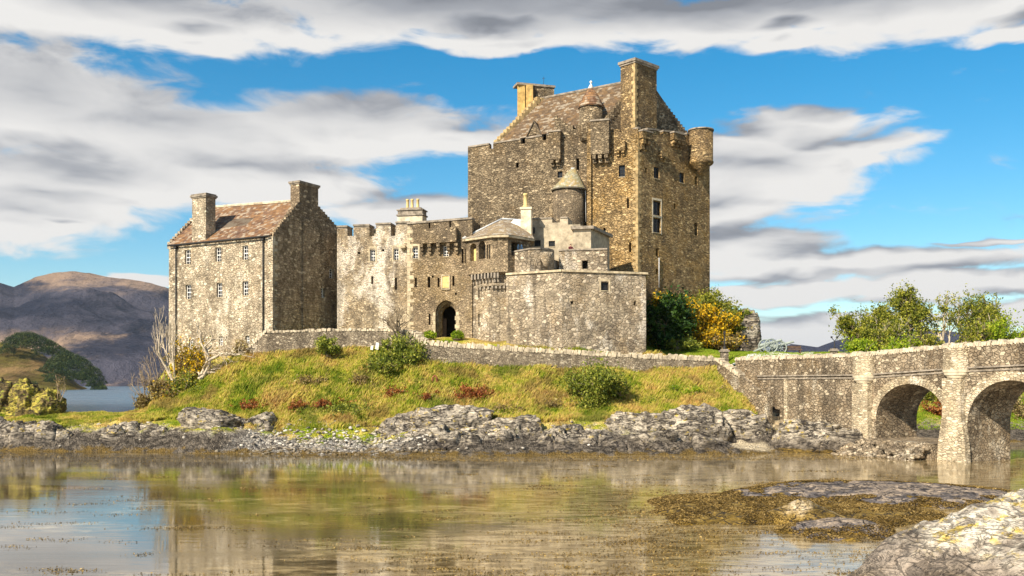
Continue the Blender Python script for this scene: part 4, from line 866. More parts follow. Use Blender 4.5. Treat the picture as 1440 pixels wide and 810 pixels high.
def arch_ring(mb, wl, inner, outer, o0, o1):
    n = len(inner)
    for i in range(1, n):
        j = (i + 1) % n
        if j == 0: j = 0
        a, b_, c, d = inner[i], inner[j], outer[j], outer[i]
        mb.wprism(wl, [a, b_, c, d], o0, o1)
orders = [(612.8, 641.7, 422.5, 440, -.5, -.32, .12), (613.8, 641.2, 424.5, 441, -1.0, -.5, .14), (614.8, 640.8, 426.5, 442, -1.6, -1.0, .16)]
mo = MB()
for x0, x1, ya, ys_, oa, ob, th in orders:
    out = arch_pts(gw, x0, x1, ya, ys_, 480); inn = [(tt + (th if tt < gw.t((x0 + x1) / 2) else -th) * (1 if zz < Z(ys_, 98.3) else .8), zz - (0 if zz < Z(ys_, 98.3) else th * .9)) for tt, zz in out]
    arch_ring(mo, gw, inn, out, oa, ob)
door = part('doorway_arch', mo, M['gate'], t)
dl = MB(); dl.wbox(gw, gw.t(613), gw.t(622), Z(480, 98), Z(446, 98), -1.75, -1.68); part('door', dl, M['wood'], t)
dl = MB(); dl.wbox(gw, gw.t(613), gw.t(642), Z(480, 98), Z(421, 98), -3.1, -3.05); part('passage_shade', dl, M['dark'], t)  # black sheet standing for the gloom inside the gate
dl = MB(); dl.wbox(gw, gw.t(639), gw.t(641.6), Z(480, 98), Z(449, 98), -2.4, -1.62); part('jamb', dl, M['quoin'], t)
for i, tt in enumerate(np.linspace(gw.t(611.0) - .1, gw.t(643.4) - .1, 2)):
    st = MB(); z = Z(480, 98); k = 0
    while z < Z(441, 98): st.wbox(gw, tt - .05 - .12 * (k % 2), tt + .25 + .1 * (k % 2) if i else tt + .19, z + .01, z + .42, -.02, .03 + .004 * i); z += .43; k += 1
    part('door_surround', st, M['quoin'], t)
pl = MB(); tA, tB = gw.t(622.2), gw.t(631.4); pl.wbox(gw, tA, tB, Z(405, 98.4), Z(389, 98.4), .002, .06); pq = part('plaque', pl, M['plaque'], t)
pf = MB(); pf.wbox(gw, tA - .1, tA - .002, Z(406, 98.4), Z(388, 98.4), .002, .1); pf.wbox(gw, tB + .002, tB + .1, Z(406, 98.4), Z(388, 98.4), .002, .1); pf.wbox(gw, tA - .1, tB + .1, Z(387.9, 98.4), Z(386.8, 98.4), .002, .13); pf.wbox(gw, tA - .1, tB + .1, Z(407.4, 98.4), Z(406.1, 98.4), .002, .13); part('frame', pf, M['quoin'], pq)
# corbelled brattice
bt = MB(); ta, tb = gw.t(592), gw.t(643.5); bt.wprism(gw, [(ta, Z(343.5, 98.6)), (tb, Z(342, 98.6)), (tb, Z(322, 98.6)), (ta, Z(323, 98.6))], .003, .62)
part('brattice', bt, M['gate'], t)
for i, px in enumerate([592.5, 603.5, 616, 630, 641]):
    a = gw.t(px); c = MB(); c.wbox(gw, a - .02, a + .30, Z(348, 98.6), Z(343.8, 98.6), .004, .60); c.wbox(gw, a, a + .28, Z(353, 98.6), Z(348, 98.6) - .01, .004, .42); c.wbox(gw, a + .02, a + .26, Z(358, 98.6), Z(353, 98.6) - .01, .004, .22); part('corbel', c, M['gate'], t)
cp_ = MB(); L_ = gw.L; cp_.wprism(gw, [(-.05, z0g + .003), (L_, z1g + .003), (L_, z1g + .2), (-.05, z0g + .2)], -1.2, .1); part('coping', cp_, M['slab'], t)
q = MB(); quoins(q, gw.A, V2(gw.d), (-gw.n.x, -gw.n.y), 9, z0g - .2, pr=.02); part('quoins', q, M['quoin'], t)
# ---------- round-cornered gate tower with hipped roof ----------
ta_ = WL((655, 98.0), (692, 95.4)); tb_ = WL((692, 95.4), (714, 95.2)); tc_ = WL((714, 95.4), (747, 97.6))
t = thing('gate_tower', XY(690, 97).to_3d() + Vector((0, 0, 9)), 'pale angled gate tower with two round-headed openings under a low hipped roof', 'tower')
f1, f2, f3, f4 = ta_.A, ta_.B, tb_.B, XY(747, 97.8); bk1 = XY(747, 104); bk0 = XY(662, 104)
zt = Z(334, 96.5); zlow = Z(384, 96.2)
body, cutr = MB(), MB(); body.prism([V2(f1), V2(f2), V2(f3), V2(f4), V2(bk1), V2(bk0)], zlow, zt)
for x0, x1, ya in [(661.3, 669.6, 342), (673.3, 682.5, 339)]:
    d = ta_.dist((x0 + x1) / 2); a = ta_.t(x0); b_ = ta_.t(x1); tcn = (a + b_) / 2; r_ = (b_ - a) / 2; zs = Z(ya, d) - r_; zb = Z(ya + 25, d)
    cutr.wprism(ta_, [(a, zb), (b_, zb)] + [(tcn + r_ * math.cos(th), zs + r_ * math.sin(th)) for th in np.linspace(0, math.pi, 11)], -.8, 1)
for px in (685.5, 688.5): window(t, ta_, px, 354, 1.6, 20, cutr, 'slit', .3)
a, b_ = tc_.t(718), tc_.t(731); cutr.wbox(tc_, a, b_, Z(360, 96), Z(340, 96), -1.2, 1)
part('upper_wall', cut(body, cutr), M['gate'], t); fin()
dk = MB(); dk.wbox(tc_, a + .002, b_ - .002, Z(360, 96) + .01, Z(340, 96) - .01, -1.15, -1.1); part('doorway', dk, M['dark'], t)  # black sheet in place of the shade within the doorway
bd = MB(); d = ta_.dist(665); bd.wbox(ta_, ta_.t(661.5), ta_.t(669.4), Z(367, d), Z(349, d), -.62, -.5); part('shutter', bd, M['plaque'], t, 'ochre board closing the left opening')
bd = MB(); d = ta_.dist(678); bd.wbox(ta_, ta_.t(673.5), ta_.t(682.3), Z(364, d), Z(340, d), -.79, -.74); part('opening_back_shade', bd, M['dark'], t)  # black sheet as the shade behind the open arch
rp = MB(); ov = .35
def outp(p, c=XY(702, 99), k=ov): v = (p - c).normalized(); return p + v * k
zz = zt + .05; pts = [outp(p) for p in (f1, f2, f3, f4)]; A1 = P(706, 308.5, 99); A2 = P(737, 310.5, 101)
P3 = [Vector((p.x, p.y, zz)) for p in pts]; bkR = Vector((*outp(bk1), zz)); bkL = Vector((*outp(bk0), zz))
def tri(mb, a, b_, c, th=.12):
    a, b_, c = map(Vector, (a, b_, c)); u = (b_ - a).normalized(); uv = [((q - a).dot(u), ((q - a) - u * (q - a).dot(u)).length) for q in (a, b_, c)]; f = [a, b_, c]
    if (b_ - a).cross(c - a).z < 0: f = f[::-1]; uv = uv[::-1]
    mb.face(f, uv)
tri(rp, P3[0], P3[1], A1); tri(rp, P3[1], P3[2], A1); roofplane(rp, P3[2], P3[3], A2, A1, .02); tri(rp, P3[3], bkR, A2); roofplane(rp, bkL, bkR, A2, A1, .02); tri(rp, bkL, P3[0], A1)
rf_ = part('roof', rp, M['roof_gate'], t)
fa = MB(); rim = [bkL] + P3 + [bkR]
for a, b_ in zip(rim[:-1], rim[1:]): dr = (b_ - a); fa.obox(a - Vector((0, 0, .24)), dr, Vector((XY(702, 99).x - a.x, XY(702, 99).y - a.y, 0)).normalized() * .3, (0, 0, .20))
part('eaves', fa, M['quoin'], rf_)
hp = MB(); hp.tube([P3[0] + Vector((0, 0, .06)), A1 + Vector((0, 0, .06))], .1, 5); hp.tube([A1 + Vector((0, 0, .05)), A2 + Vector((0, 0, .05))], .1, 5); part('flashing', hp, M['lead'], rf_)
# lower tower, set back under machicolation corbels
lw = MB(); cutr = MB(); sb = .55
g1, g2, g3 = XY(663, 98.1), XY(693, 96.0), XY(713.2, 96.0); lowA = WL((663, 98.1), (693, 96.0)); lw.prism([V2(g1), V2(g2), V2(g3), V2(XY(745, 99)), V2(XY(745, 104)), V2(bk0)], 4, zlow - .004)
for px, py, hp_ in [(673.5, 412, 15), (673.5, 450, 18)]: window(t, lowA, px, py, 2, hp_, cutr, 'slit', .5)
part('lower_wall', cut(lw, cutr), M['bastion'], t); fin()
for i in range(9):
    px = 663 + i * 4.6; wl = ta_ if px < 691 else tb_; a = wl.t(px); d = wl.dist(px); c = MB()
    c.wbox(wl, a - .1, a + .1, zlow - .55, zlow - .01, -.55, -.02 if px < 691 else -.05); c.wbox(wl, a - .09, a + .09, zlow - .95, zlow - .56, -.55, -.28); part('corbel', c, M['slab'], t)
lst = MB(); lst.wbox(WL((672, 97.2), (693, 95.7)), 0, WL((672, 97.2), (693, 95.7)).L, Z(402, 96), Z(398.5, 96), -.4, .02)
w2 = WL((693, 95.7), (713.3, 95.6)); lst.wbox(w2, 0, w2.L, Z(402, 96), Z(398.5, 96), -.4, .02); part('ledge', lst, M['bastion'], t)
for i in range(7):
    px = 675 + i * 5.6; wl = WL((672, 97.2), (693, 95.7)) if px < 692 else w2; a = wl.t(px); c = MB(); c.wbox(wl, a - .11, a + .11, Z(406, 96), Z(402, 96) - .01, -.45, -.02); part('corbel', c, M['slab'], t)
# ---------- big front bastion ----------
b1 = WL((712, 95.0), (790, 92.2)); b2 = WL((790, 92.2), (908.5, 94.0))
t = thing('bastion', XY(800, 94).to_3d() + Vector((0, 0, 8.5)), 'massive many-sided stone bastion with a thin overhanging ledge at the front of the castle', 'bastion')
body, cutr = MB(), MB(); zA, zB, zC = Z(387, 95), Z(382, 92.2), Z(386, 94)
body.prism([V2(b1.A), V2(b1.B), V2(b2.B), V2(XY(905, 108)), V2(XY(735, 108))], 3, [zA, zB, zC, zC, zA])
window(t, b2, 850.5, 403, 11, 13, cutr, frame='iron', cols=3, rows=3, surround='quoin')
for px, py, wp, hp in [(804.5, 425.4, 4, 4), (893, 426.5, 3, 6)]: window(t, b2, px, py, wp, hp, cutr, 'slit', .6)
part('wall', cut(body, cutr), M['bastion'], t); fin()
def capband(mb, wl, za, zb, th, o0, o1, e=.0): mb.wprism(wl, [(-e, za + .003), (wl.L + e, zb + .003), (wl.L + e, zb + th), (-e, za + th)], o0, o1)
cp_ = MB(); capband(cp_, b1, zA, zB, .2, -.5, .16, 0); capband(cp_, b2, zB, zC, .2, -.5, .16, .0); 
cr = WL(b2.B, XY(905, 108)); cp_.prism([V2(b2.B + b2.n * .16), V2(b2.B + b2.n * .16 + b2.d * .16), V2(XY(907, 108)), V2(XY(902, 108)), V2(b2.B - b2.n * .5 - b2.d * .05)], zC + .003, zC + .2); part('ledge', cp_, M['quoin'], t)
# ---------- terrace parapets above the bastion ----------
t = thing('terrace_wall', XY(745, 96).to_3d() + Vector((0, 0, 16)), 'curved stained terrace parapet above the left half of the bastion', 'castle wall')
mb = MB(); fp = [XY(712.5, 97), XY(728, 95.6), XY(745, 94.9), XY(760, 95.0), XY(771, 95.8), XY(778, 97.2)]; top_ = [Z(357, 97), Z(354, 95.6), Z(351, 95), Z(350.5, 95), Z(351.5, 96), Z(353, 97.2)]
inn = [p + Vector((.2, 1)).normalized() * .7 for p in fp][::-1]
mb.prism([V2(p) for p in fp + inn], 15.0, top_ + top_[::-1]); part('wall', mb, M['bastion'], t)
mb = MB(); mb.prism([V2(p + Vector((-.02, -.1))) for p in fp] + [V2(p + Vector((0, .08))) for p in inn], [z + .003 for z in top_ + top_[::-1]], [z + .15 for z in top_ + top_[::-1]]); part('coping', mb, M['slab'], t)
mb = MB(); c_ = XY(768.5, 94.9); mb.lathe(c_, [(.05, Z(378, 95)), (.35, Z(372, 95)), (.62, Z(362, 95)), (.66, Z(355.5, 95))], 14); part('corbelled_end', mb, M['bastion'], t)
tw = WL((786, 98.0), (854, 97.0)); t = thing('terrace_wall', tw.w(tw.L / 2, 15.5), 'straight terrace parapet with a square dark opening, right of the curved one', 'castle wall')
body, cutr = MB(), MB(); zt_ = Z(352, 97.5); body.wbox(tw, 0, tw.L, 14.5, zt_, -.9, 0); cutr.wbox(tw, tw.t(818.5), tw.t(826.5), Z(378, 97.4), Z(366, 97.4), -.7, 1)
part('wall', cut(body, cutr), M['bastion'], t); dk = MB(); dk.wbox(tw, tw.t(818.5), tw.t(826.5), Z(378, 97.4), Z(366, 97.4), -.69, -.66); part('opening', dk, M['dark'], t)  # black sheet in the square recess paints its shade
mb = MB(); mb.wbox(tw, -.05, tw.L, zt_ + .003, zt_ + .15, -1, .1); part('coping', mb, M['slab'], t)
# terrace floor between
mb = MB(); mb.prism([V2(XY(714, 96)), V2(XY(790, 93)), V2(XY(900, 95)), V2(XY(900, 107)), V2(XY(740, 107))], 15.2, 15.9); 
# ---------- cream building ----------
kw = WL((744, 100.4), (816, 99.2)); t = thing('cream_building', kw.w(kw.L / 2, 16, 0), 'cream-rendered low building with two small windows, against the foot of the keep', 'building')
body, cutr = MB(), MB(); body.wbox(kw, 0, kw.L, 14, Z(308, 100), -3, 0)
for a, b_, y in [(776.5, 787.5, 313.5), (798.5, 830, 317)]: cutr.wbox(kw, kw.t(a), min(kw.t(b_), kw.L + 1), Z(y, 100), 30, -4, 1)
window(t, kw, 755.8, 342.6, 9, 9.5, cutr, cols=3, rows=3, frame='iron', depth=.25); window(t, kw, 776, 343.4, 9, 9, cutr, cols=3, rows=3, frame='iron', depth=.25)
part('wall', cut(body, cutr), M['harl'], t); fin()
cp_ = MB()
for a, b_, y in [(744.5, 776, 308), (788, 798, 308)]: cp_.wbox(kw, kw.t(a), kw.t(b_), Z(y, 100) + .003, Z(y, 100) + .16, -3.05, .08)
part('coping', cp_, M['slab'], t)
lp = MB(); tq = kw.t(751.5); lp.cbox(kw.w(tq, Z(325, 100), .35), .14, .14, .26); lp.wbox(kw, tq - .03, tq + .03, Z(320.5, 100), Z(319.5, 100), .0, .4); part('wall_lamp', lp, M['iron'], t)
dp = MB(); tq = kw.t(746); dp.tube([kw.w(tq, Z(312, 100), .1), kw.w(tq, Z(350, 100), .1)], .08, 6); part('drainpipe', dp, M['iron'], t)
wf = WL((806, 98.6), (831, 98.3)); t = thing('stair_porch', wf.w(1, 16), 'small flat-roofed cream porch with a dark shaded side, right of the cream building', 'porch')
mb = MB(); ws = WL(wf.B, XY(857, 104)); z_ = Z(322.5, 98.4); mb.prism([V2(wf.A), V2(wf.B), V2(XY(857, 104)), V2(XY(815, 104))], 14.5, z_); part('wall', mb, M['harl'], t)
mb = MB(); pp = [wf.A + Vector((-.25, -.3)), wf.B + Vector((.25, -.35)), XY(862, 104), XY(811, 104)]; mb.prism([V2(p) for p in pp], z_ + .003, z_ + .32); part('roof', mb, M['slab'], t)
# cream chimney with one pot, and white coped gable beside it
cc = WL((731.5, 98.6), (747, 98.4)); t = thing('chimney_stack', cc.w(.5, Z(330, 98.5)), 'cream chimney stack with a single tall ochre pot behind the hipped roof', 'chimney')
mb = MB(); mb.wbox(cc, 0, cc.L, Z(340, 98.5), Z(310, 98.5), -1, 0); part('base', mb, M['cream'], t)
mb = MB(); mb.wbox(cc, .05, cc.L - .02, Z(310, 98.5) + .003, Z(294, 98.5), -.9, -.05); mb.wbox(cc, -.05, cc.L + .06, Z(294, 98.5), Z(291, 98.5), -1, .05); part('stack', mb, M['cream'], t)
mb = MB(); p_ = cc.w(cc.L * .42, 0, -.45); mb.lathe((p_.x, p_.y), [(.36, Z(291, 98.5)), (.28, Z(288, 98.5)), (.22, Z(287, 98.5)), (.2, Z(274, 98.5)), (.26, Z(273.5, 98.5)), (.24, Z(271, 98.5))], 14); part('pot', mb, M['pot'], t)
mb = MB(); mb.wprism(WL((716, 98.9), (733, 98.7)), [(0, Z(315, 98.8)), (1.25, Z(322, 98.8)), (1.25, Z(309, 98.8)), (.5, Z(308, 98.8))], -.3, 0); part('skew', mb, M['white'], t)
# ---------- inner range behind the curtain wall with its chimney ----------
iw = WL((500, 108), (658, 106)); t = thing('inner_range', iw.w(iw.L / 2, 9.5), 'low range with brown slate roof showing just above the gatehouse parapet', 'building')
mb = MB(); mb.wbox(iw, .5, iw.L, 9, Z(322, 107), -6, 0); part('wall', mb, M['harl'], t)
mb = MB(); e0 = iw.w(.3, Z(323, 107), .3); e1 = iw.w(iw.L, Z(319, 107), .3); r1 = iw.w(iw.L, Z(312.0, 110), -3); r0 = iw.w(3.5, Z(317, 110), -3); roofplane(mb, e0, e1, r1, r0); roofplane(mb, iw.w(.3, Z(323, 107), -6.3), iw.w(iw.L, Z(319, 107), -6.3), r1 + Vector((0, 0, -.01)), r0 + Vector((0, 0, -.01))); part('roof', mb, M['roof_keep'], t)
ci = WL((559, 108.2), (594, 107.6)); mb = MB(); d = 108; mb.wbox(ci, .0, ci.L, Z(322, d), Z(303.5, d), -1.6, 0); ch = part('chimney', mb, M['cream'], t)
mb = MB(); mb.wbox(ci, -.12, ci.L + .12, Z(303.3, d), Z(301.5, d), -1.7, .12); mb.wbox(ci, .02, ci.L - .02, Z(301.3, d), Z(296, d), -1.58, -.02); mb.wbox(ci, -.1, ci.L + .1, Z(295.8, d), Z(294.3, d), -1.7, .1); mb.wbox(ci, .25, ci.L - .25, Z(294.2, d), Z(291.6, d), -1.4, -.2); part('cap', mb, M['slab'], ch)
for px in (570, 576.5, 584.5):
    mb = MB(); p_ = ci.w(ci.t(px), 0, -.8); mb.lathe((p_.x, p_.y), [(.22, Z(291.4, d)), (.17, Z(290, d)), (.15, Z(280.5, d)), (.19, Z(280, d)), (.18, Z(278.5, d))], 12); part('pot', mb, M['pot'], ch)
# ================= the keep =================
kA = WL((658, 113.2), (825.5, 109.0)); s_step = .9
kB = WL((825.5, 108.1), (897, 106.4)); kC = WL((897, 106.4), (998, 115.0))
t = thing('keep', XY(830, 112).to_3d() + Vector((0, 0, 12)), 'tall square stone keep with steep brown roof, golden lichen on its right-hand face', 'tower')
KEEP = t
zA0, zA1 = Z(208, 113.2), Z(187.5, 109.9); zB1 = Z(181, 106.4); zC1 = Z(191, 114.5)
back = kC.B + Vector((-16.5, 6.5)); kb4 = kA.A + Vector((2.8, 8.5))
body, cutr = MB(), MB()
# one body: plan polygon with the small step between the two left-hand planes
pl = [kA.A, kA.B, kB.A, kB.B, kC.B, back, kb4]
zm = 31.0
body.prism([V2(p) for p in pl], 6, zm)
def Kw(wl, px, py, wp, hp, style='slit', **k): window(t, wl, px, py, wp, hp, cutr, style, **k)
for px, py, wp, hp in [(691, 227, 5, 6), (719, 222, 4, 5), (747, 212.5, 4, 5), (727.5, 229, 3.5, 14), (812.5, 229, 4, 20)]: Kw(kA, px, py, wp, hp, depth=.6)
Kw(kA, 787.5, 246, 7, 10, 'sash', frame='iron', cols=2, rows=2)
Kw(kB, 874.5, 241, 9, 17, 'sash', frame='iron', rows=3)
for px, py, wp, hp in [(883, 286, 3, 14), (886, 348, 3, 14), (850, 327, 3, 14)]: Kw(kB, px, py, wp, hp, depth=.6)
Kw(kC, 923.4, 243, 8, 18, 'sash', frame='iron', rows=3); Kw(kC, 959, 250, 7, 16, 'sash', frame='iron', cols=1, rows=2)
Kw(kC, 923.8, 293, 11, 22, 'sash', frame='iron', cols=2, rows=3, surround='cream'); Kw(kC, 923.8, 317, 11, 22, 'sash', frame='iron', cols=2, rows=3, surround='cream')
for px, py, wp, hp in [(979, 253.5, 4, 12), (949, 290, 3, 8), (979, 322, 5, 18), (924, 355, 4, 12), (924, 382, 3, 8), (908.6, 239, 3, 8)]: Kw(kC, px, py, wp, hp, depth=.6)
me_all = cut(body, cutr)
# right-hand faces: same masonry in a second material, with lichen and painted-in sun
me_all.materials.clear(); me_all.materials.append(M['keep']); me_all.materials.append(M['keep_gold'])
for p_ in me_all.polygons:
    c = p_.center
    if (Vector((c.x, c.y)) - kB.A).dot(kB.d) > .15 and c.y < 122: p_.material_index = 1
o = part('wall', me_all, None, t); fin()
# parapet walls
def para(wl, ta, tb, za, zb, mat, o0=-.7, o1=0.02, cuts=(), zlo=None, name='parapet', cap=True):
    b_, c = MB(), MB(); b_.wprism(wl, [(ta, (zlo or zm) + .002), (tb, (zlo or zm) + .002), (tb, zb), (ta, za)], o0, o1)
    for px, w_, y in cuts: c.wbox(wl, wl.t(px - w_ / 2), wl.t(px + w_ / 2), Z(y, wl.dist(px)), 60, o0 - 1, o1 + 1)
    p = part(name, cut(b_, c), mat, t)
    if cap and not cuts: k = MB(); k.wprism(wl, [(ta - .05, za + .003), (tb + .05, zb + .003), (tb + .05, zb + .16), (ta - .05, za + .16)], o0 - .06, o1 + .07); part('coping', k, M['slab'], p)
    return p
tk = kA.t
para(kA, 0, tk(788), zA0, zA1, M['keep'], cuts=[(691, 5, 209), (735.6, 6, 202), (765.5, 5.5, 197)])
for a, b_ in [(658.5, 688), (694, 732), (739.5, 762), (769, 788)]:
    k = MB(); za = np.interp(a, [658, 788], [zA0, zA1]); zb = np.interp(b_, [658, 788], [zA0, zA1]); k.wprism(kA, [(tk(a), za + .003), (tk(b_), zb + .003), (tk(b_), zb + .18), (tk(a), za + .18)], -.8, .1); part('coping', k, M['slab'], t)
para(kA, tk(788) + .002, tk(825.4), Z(178, 109.8), Z(172.5, 109), M['keep'], cuts=[(807.5, 4, 182), ])
WLback = WL(kA.A, kb4); 
mb = MB(); mb.wprism(WL(kb4, kA.A), [(0, zm + .002), (WLback.L - .75, zm + .002), (WLback.L - .75, zA0), (0, zA0)], -.7 if WL(kb4, kA.A).n.x < 0 else 0, 0 if WL(kb4, kA.A).n.x < 0 else .7); part('parapet', mb, M['keep'], t)
para(kB, .0, kB.L, Z(182, 108), zB1, M['keep_gold'], cuts=[(875, 7, 186)])
para(kC, .72, kC.L, zB1, zC1, M['keep_gold'], cuts=[(905, 8, 195), (930, 4, 190), (963, 4, 196)])
k = MB(); k.wprism(kC, [(-.05, zB1 + .003), (kC.t(900), zB1 + .003), (kC.t(900), zB1 + .2), (-.05, zB1 + .2)], -.75, .1); part('coping', k, M['slab'], t)
for a, b_ in [(909.5, 927.8), (932.3, 960.5), (965.5, 972)]:
    k = MB(); f = lambda x: np.interp(kC.t(x), [0, kC.L], [zB1, zC1]); k.wprism(kC, [(kC.t(a), f(a) + .003), (kC.t(b_), f(b_) + .003), (kC.t(b_), f(b_) + .2), (kC.t(a), f(a) + .2)], -.75, .1); part('coping', k, M['slab'], t)
# corbelled boxes (garderobe / machicolations)
def cbox_(wl, x0, x1, y0, y1, proj, mat, name='corbelled_box', ncorb=2, capm=True, hc=.9):
    d = wl.dist((x0 + x1) / 2); a, b_ = wl.t(x0), wl.t(x1); m_ = MB(); z0, z1 = Z(y1, d), Z(y0, d); m_.wbox(wl, a, b_, z0, z1, .025, proj); p = part(name, m_, mat, t)
    if capm: k = MB(); k.wbox(wl, a - .08, b_ + .08, z1 + .003, z1 + .17, -.1, proj + .1); part('coping', k, M['slab'], p)
    for i in range(ncorb):
        tc_ = a + (b_ - a) * (i + .5) / ncorb; w_ = (b_ - a) / ncorb * .28; k = MB(); k.wbox(wl, tc_ - w_, tc_ + w_, z0 - hc * .5, z0 - .003, .025, proj * .92); k.wbox(wl, tc_ - w_, tc_ + w_, z0 - hc, z0 - hc * .5 - .003, .025, proj * .5); part('corbel', k, mat, p)
    return p
cbox_(kA, 774, 790, 187.5, 226, .75, M['keep'], ncorb=2, hc=.7)
cbox_(kB, 833, 858.5, 173, 219, .95, M['keep'], ncorb=3)
cbox_(kB, 866, 880, 199, 213, .5, M['keep_gold'], ncorb=2, capm=False, hc=.5)
cbox_(kC, 898.5, 912, 187, 196, .55, M['keep_gold'], ncorb=2, hc=1.2)
cbox_(kC, 942, 958, 190, 199, .6, M['keep_gold'], ncorb=3, hc=.7)
cbox_(kC, 926, 935, 214, 221, .45, M['keep_gold'], ncorb=2, capm=False, hc=.4)
# pilaster that carries the left-hand cap turret
pz = MB(); pz.wbox(kB, 0.05, kB.t(832), 12, Z(173, 108), .0, .32); part('pilaster', pz, M['keep_gold'], t)
# round bartizan at the right-hand corner
cx_, dd0 = 985.5, 112.6; c_ = XY(cx_, dd0); rr = 17 / F * dd0
mb = MB(); mb.lathe(c_, [(.15, Z(246, dd0)), (.5, Z(240, dd0)), (.55, Z(239, dd0)), (.95, Z(236, dd0)), (1.0, Z(234.5, dd0)), (rr - .08, Z(232, dd0)), (rr + .06, Z(230, dd0)), (rr + .06, Z(228, dd0)), (rr, Z(227.5, dd0)), (rr, Z(185, dd0))], 26); bz = part('bartizan', mb, M['keep_gold'], t)
mb = MB(); mb.lathe(c_, [(rr + .1, Z(184.9, dd0)), (rr + .1, Z(183, dd0)), (.3, Z(182.4, dd0))], 26); part('coping', mb, M['slab'], bz)
# stair turret cap on the parapet
dd1 = 109.6; c_ = XY(831, dd1); rr = 16.5 / F * dd1
mb = MB(); mb.lathe(c_, [(rr, Z(200, dd1)), (rr, Z(152, dd1))], 26); tu = part('cap_turret', mb, M['keep'], t)
mb = MB(); mb.lathe(c_, [(rr + .12, Z(152.5, dd1)), (rr + .14, Z(150.5, dd1)), (rr * .72, Z(138, dd1)), (rr * .28, Z(125, dd1))], 30); part('roof', mb, M['roof_house'], tu)
mb = MB(); mb.lathe(c_, [(rr * .28 + .03, Z(125.2, dd1)), (.09, Z(118.5, dd1)), (.06, Z(117, dd1)), (.16, Z(116, dd1)), (.17, Z(115, dd1)), (.05, Z(113.5, dd1))], 14); part('finial', mb, M['white'], tu)
# big round stair turret low on the left face
dd2 = 108.6; c_ = XY(799.5, dd2); rr = 21.5 / F * dd2
mb = MB(); mb.lathe(c_, [(rr * .9, 14), (rr, Z(312, dd2)), (rr, Z(266, dd2))], 30); st_ = part('stair_turret', mb, M['gate'], t)
ax_ = P(806, 237.5, 109.2); mb = MB(); n_ = 30; z_ = Z(267, dd2)
for k in range(n_):
    a0, a1 = 2 * math.pi * k / n_, 2 * math.pi * (k + 1) / n_; r0 = rr + .22; p0 = (c_.x + r0 * math.cos(a0), c_.y + r0 * math.sin(a0), z_); p1 = (c_.x + r0 * math.cos(a1), c_.y + r0 * math.sin(a1), z_)
    q0 = (ax_.x + .3 * math.cos(a0), ax_.y + .3 * math.sin(a0), ax_.z); q1 = (ax_.x + .3 * math.cos(a1), ax_.y + .3 * math.sin(a1), ax_.z)
    mb.face([p0, p1, q1, q0], [(a0 * r0, 0), (a1 * r0, 0), (a1 * r0, 3.2), (a0 * r0, 3.2)]); mb.face([p1, p0, (p0[0], p0[1], z_ - .12), (p1[0], p1[1], z_ - .12)])
mb.face([(c_.x + (rr + .22) * math.cos(2 * math.pi * k / n_), c_.y + (rr + .22) * math.sin(2 * math.pi * k / n_), z_ - .12) for k in range(n_)][::-1]); mb.face([(ax_.x + .3 * math.cos(2 * math.pi * k / n_), ax_.y + .3 * math.sin(2 * math.pi * k / n_), ax_.z) for k in range(n_)])
part('roof', mb, M['roof_turret'], st_)
mb = MB(); mb.tube([P(806.5, 236.8, 109.0), P(823, 265.8, 108.3)], .09, 5); mb.tube([P(823, 266, 108.2), P(824, 312, 108.2)], .05, 5); mb.tube([P(803, 237, 109), P(808, 237, 109)], .1, 5); part('flashing', mb, M['lead'], st_)
# quoins on the near corner, far corner
q = MB(); quoins(q, kB.B, (-kB.d.x, -kB.d.y), V2(kC.d), 14, zB1 - .1, h=.36, la=.55, lb=.26, pr=.02); part('quoins', q, M['quoin_gold'], t)
q = MB(); quoins(q, kC.B, (-kC.d.x, -kC.d.y), V2((back - kC.B).normalized()), 14, Z(240, 115), la=.45, lb=.22, pr=.01); part('quoins', q, M['keep_gold'], t)
# ---- main roof and gables ----
gR = WL((852, 108.7), (966, 115.6)); gdir = gR.d; ztop = Z(110, 112.1)
tmid = gR.t(907); 
EL_, ER_ = P(697, 201, 113.4), P(852, 172, 108.8)
gl0 = Vector((EL_.x, EL_.y)); gl1 = gl0 + gdir * 11.5; gL = WL(gl0, gl1)
RL = P(754, 140.5, 117.4); RR = Vector((*(gR.A + gR.d * tmid), ztop))
tl = (Vector((RL.x, RL.y)) - gl0).dot(gL.d)
bkE_R = gR.w(gR.L, Z(190, 115.6)); bkE_L = Vector((*(gl0 + gdir * (2 * tl)), Z(201, 113.4)))
rp = MB(); roofplane(rp, EL_, ER_, RR + Vector((0, 0, -.1)), RL); roofplane(rp, bkE_L, bkE_R, RR + Vector((0, 0, -.12)), RL + Vector((0, 0, -.02)))
roof = part('roof', rp, M['roof_keep'], t)
mb = MB(); mb.tube([RL + Vector((0, 0, .05)), RR + Vector((0, 0, -.05))], .15, 6, smooth=False); part('ridge', mb, M['slab'], roof)
mb = MB(); mb.tube([EL_ + Vector((.25, 0, .08)), RL + Vector((.35, 0, .1))], .14, 5); part('flashing', mb, M['lead'], roof)
gb_, gc = MB(), MB(); zeL = Z(172, 108.7); zeR = Z(188, 115.6)
gb_.wprism(gR, [(0, zm + .01), (gR.L, zm + .01), (gR.L, zeR - .2), (tmid + .6, ztop), (tmid - .6, ztop), (0, zeL - .2)], -.6, 0)
gc.wbox(gR, gR.t(886), gR.t(890), Z(146, 111), Z(122, 111), -.4, 1)
part('gable', cut(gb_, gc), M['keep'], t)
cs = MB(); crow(cs, gR, 0, zeL, tmid - .9, ztop - .5, 13, -.62, .05); part('crow_steps', cs, M['keep'], t); cs = MB(); crow(cs, gR, gR.L, zeR, tmid + .9, ztop - .9, 15, -.62, .05); part('crow_steps', cs, M['keep'], t)
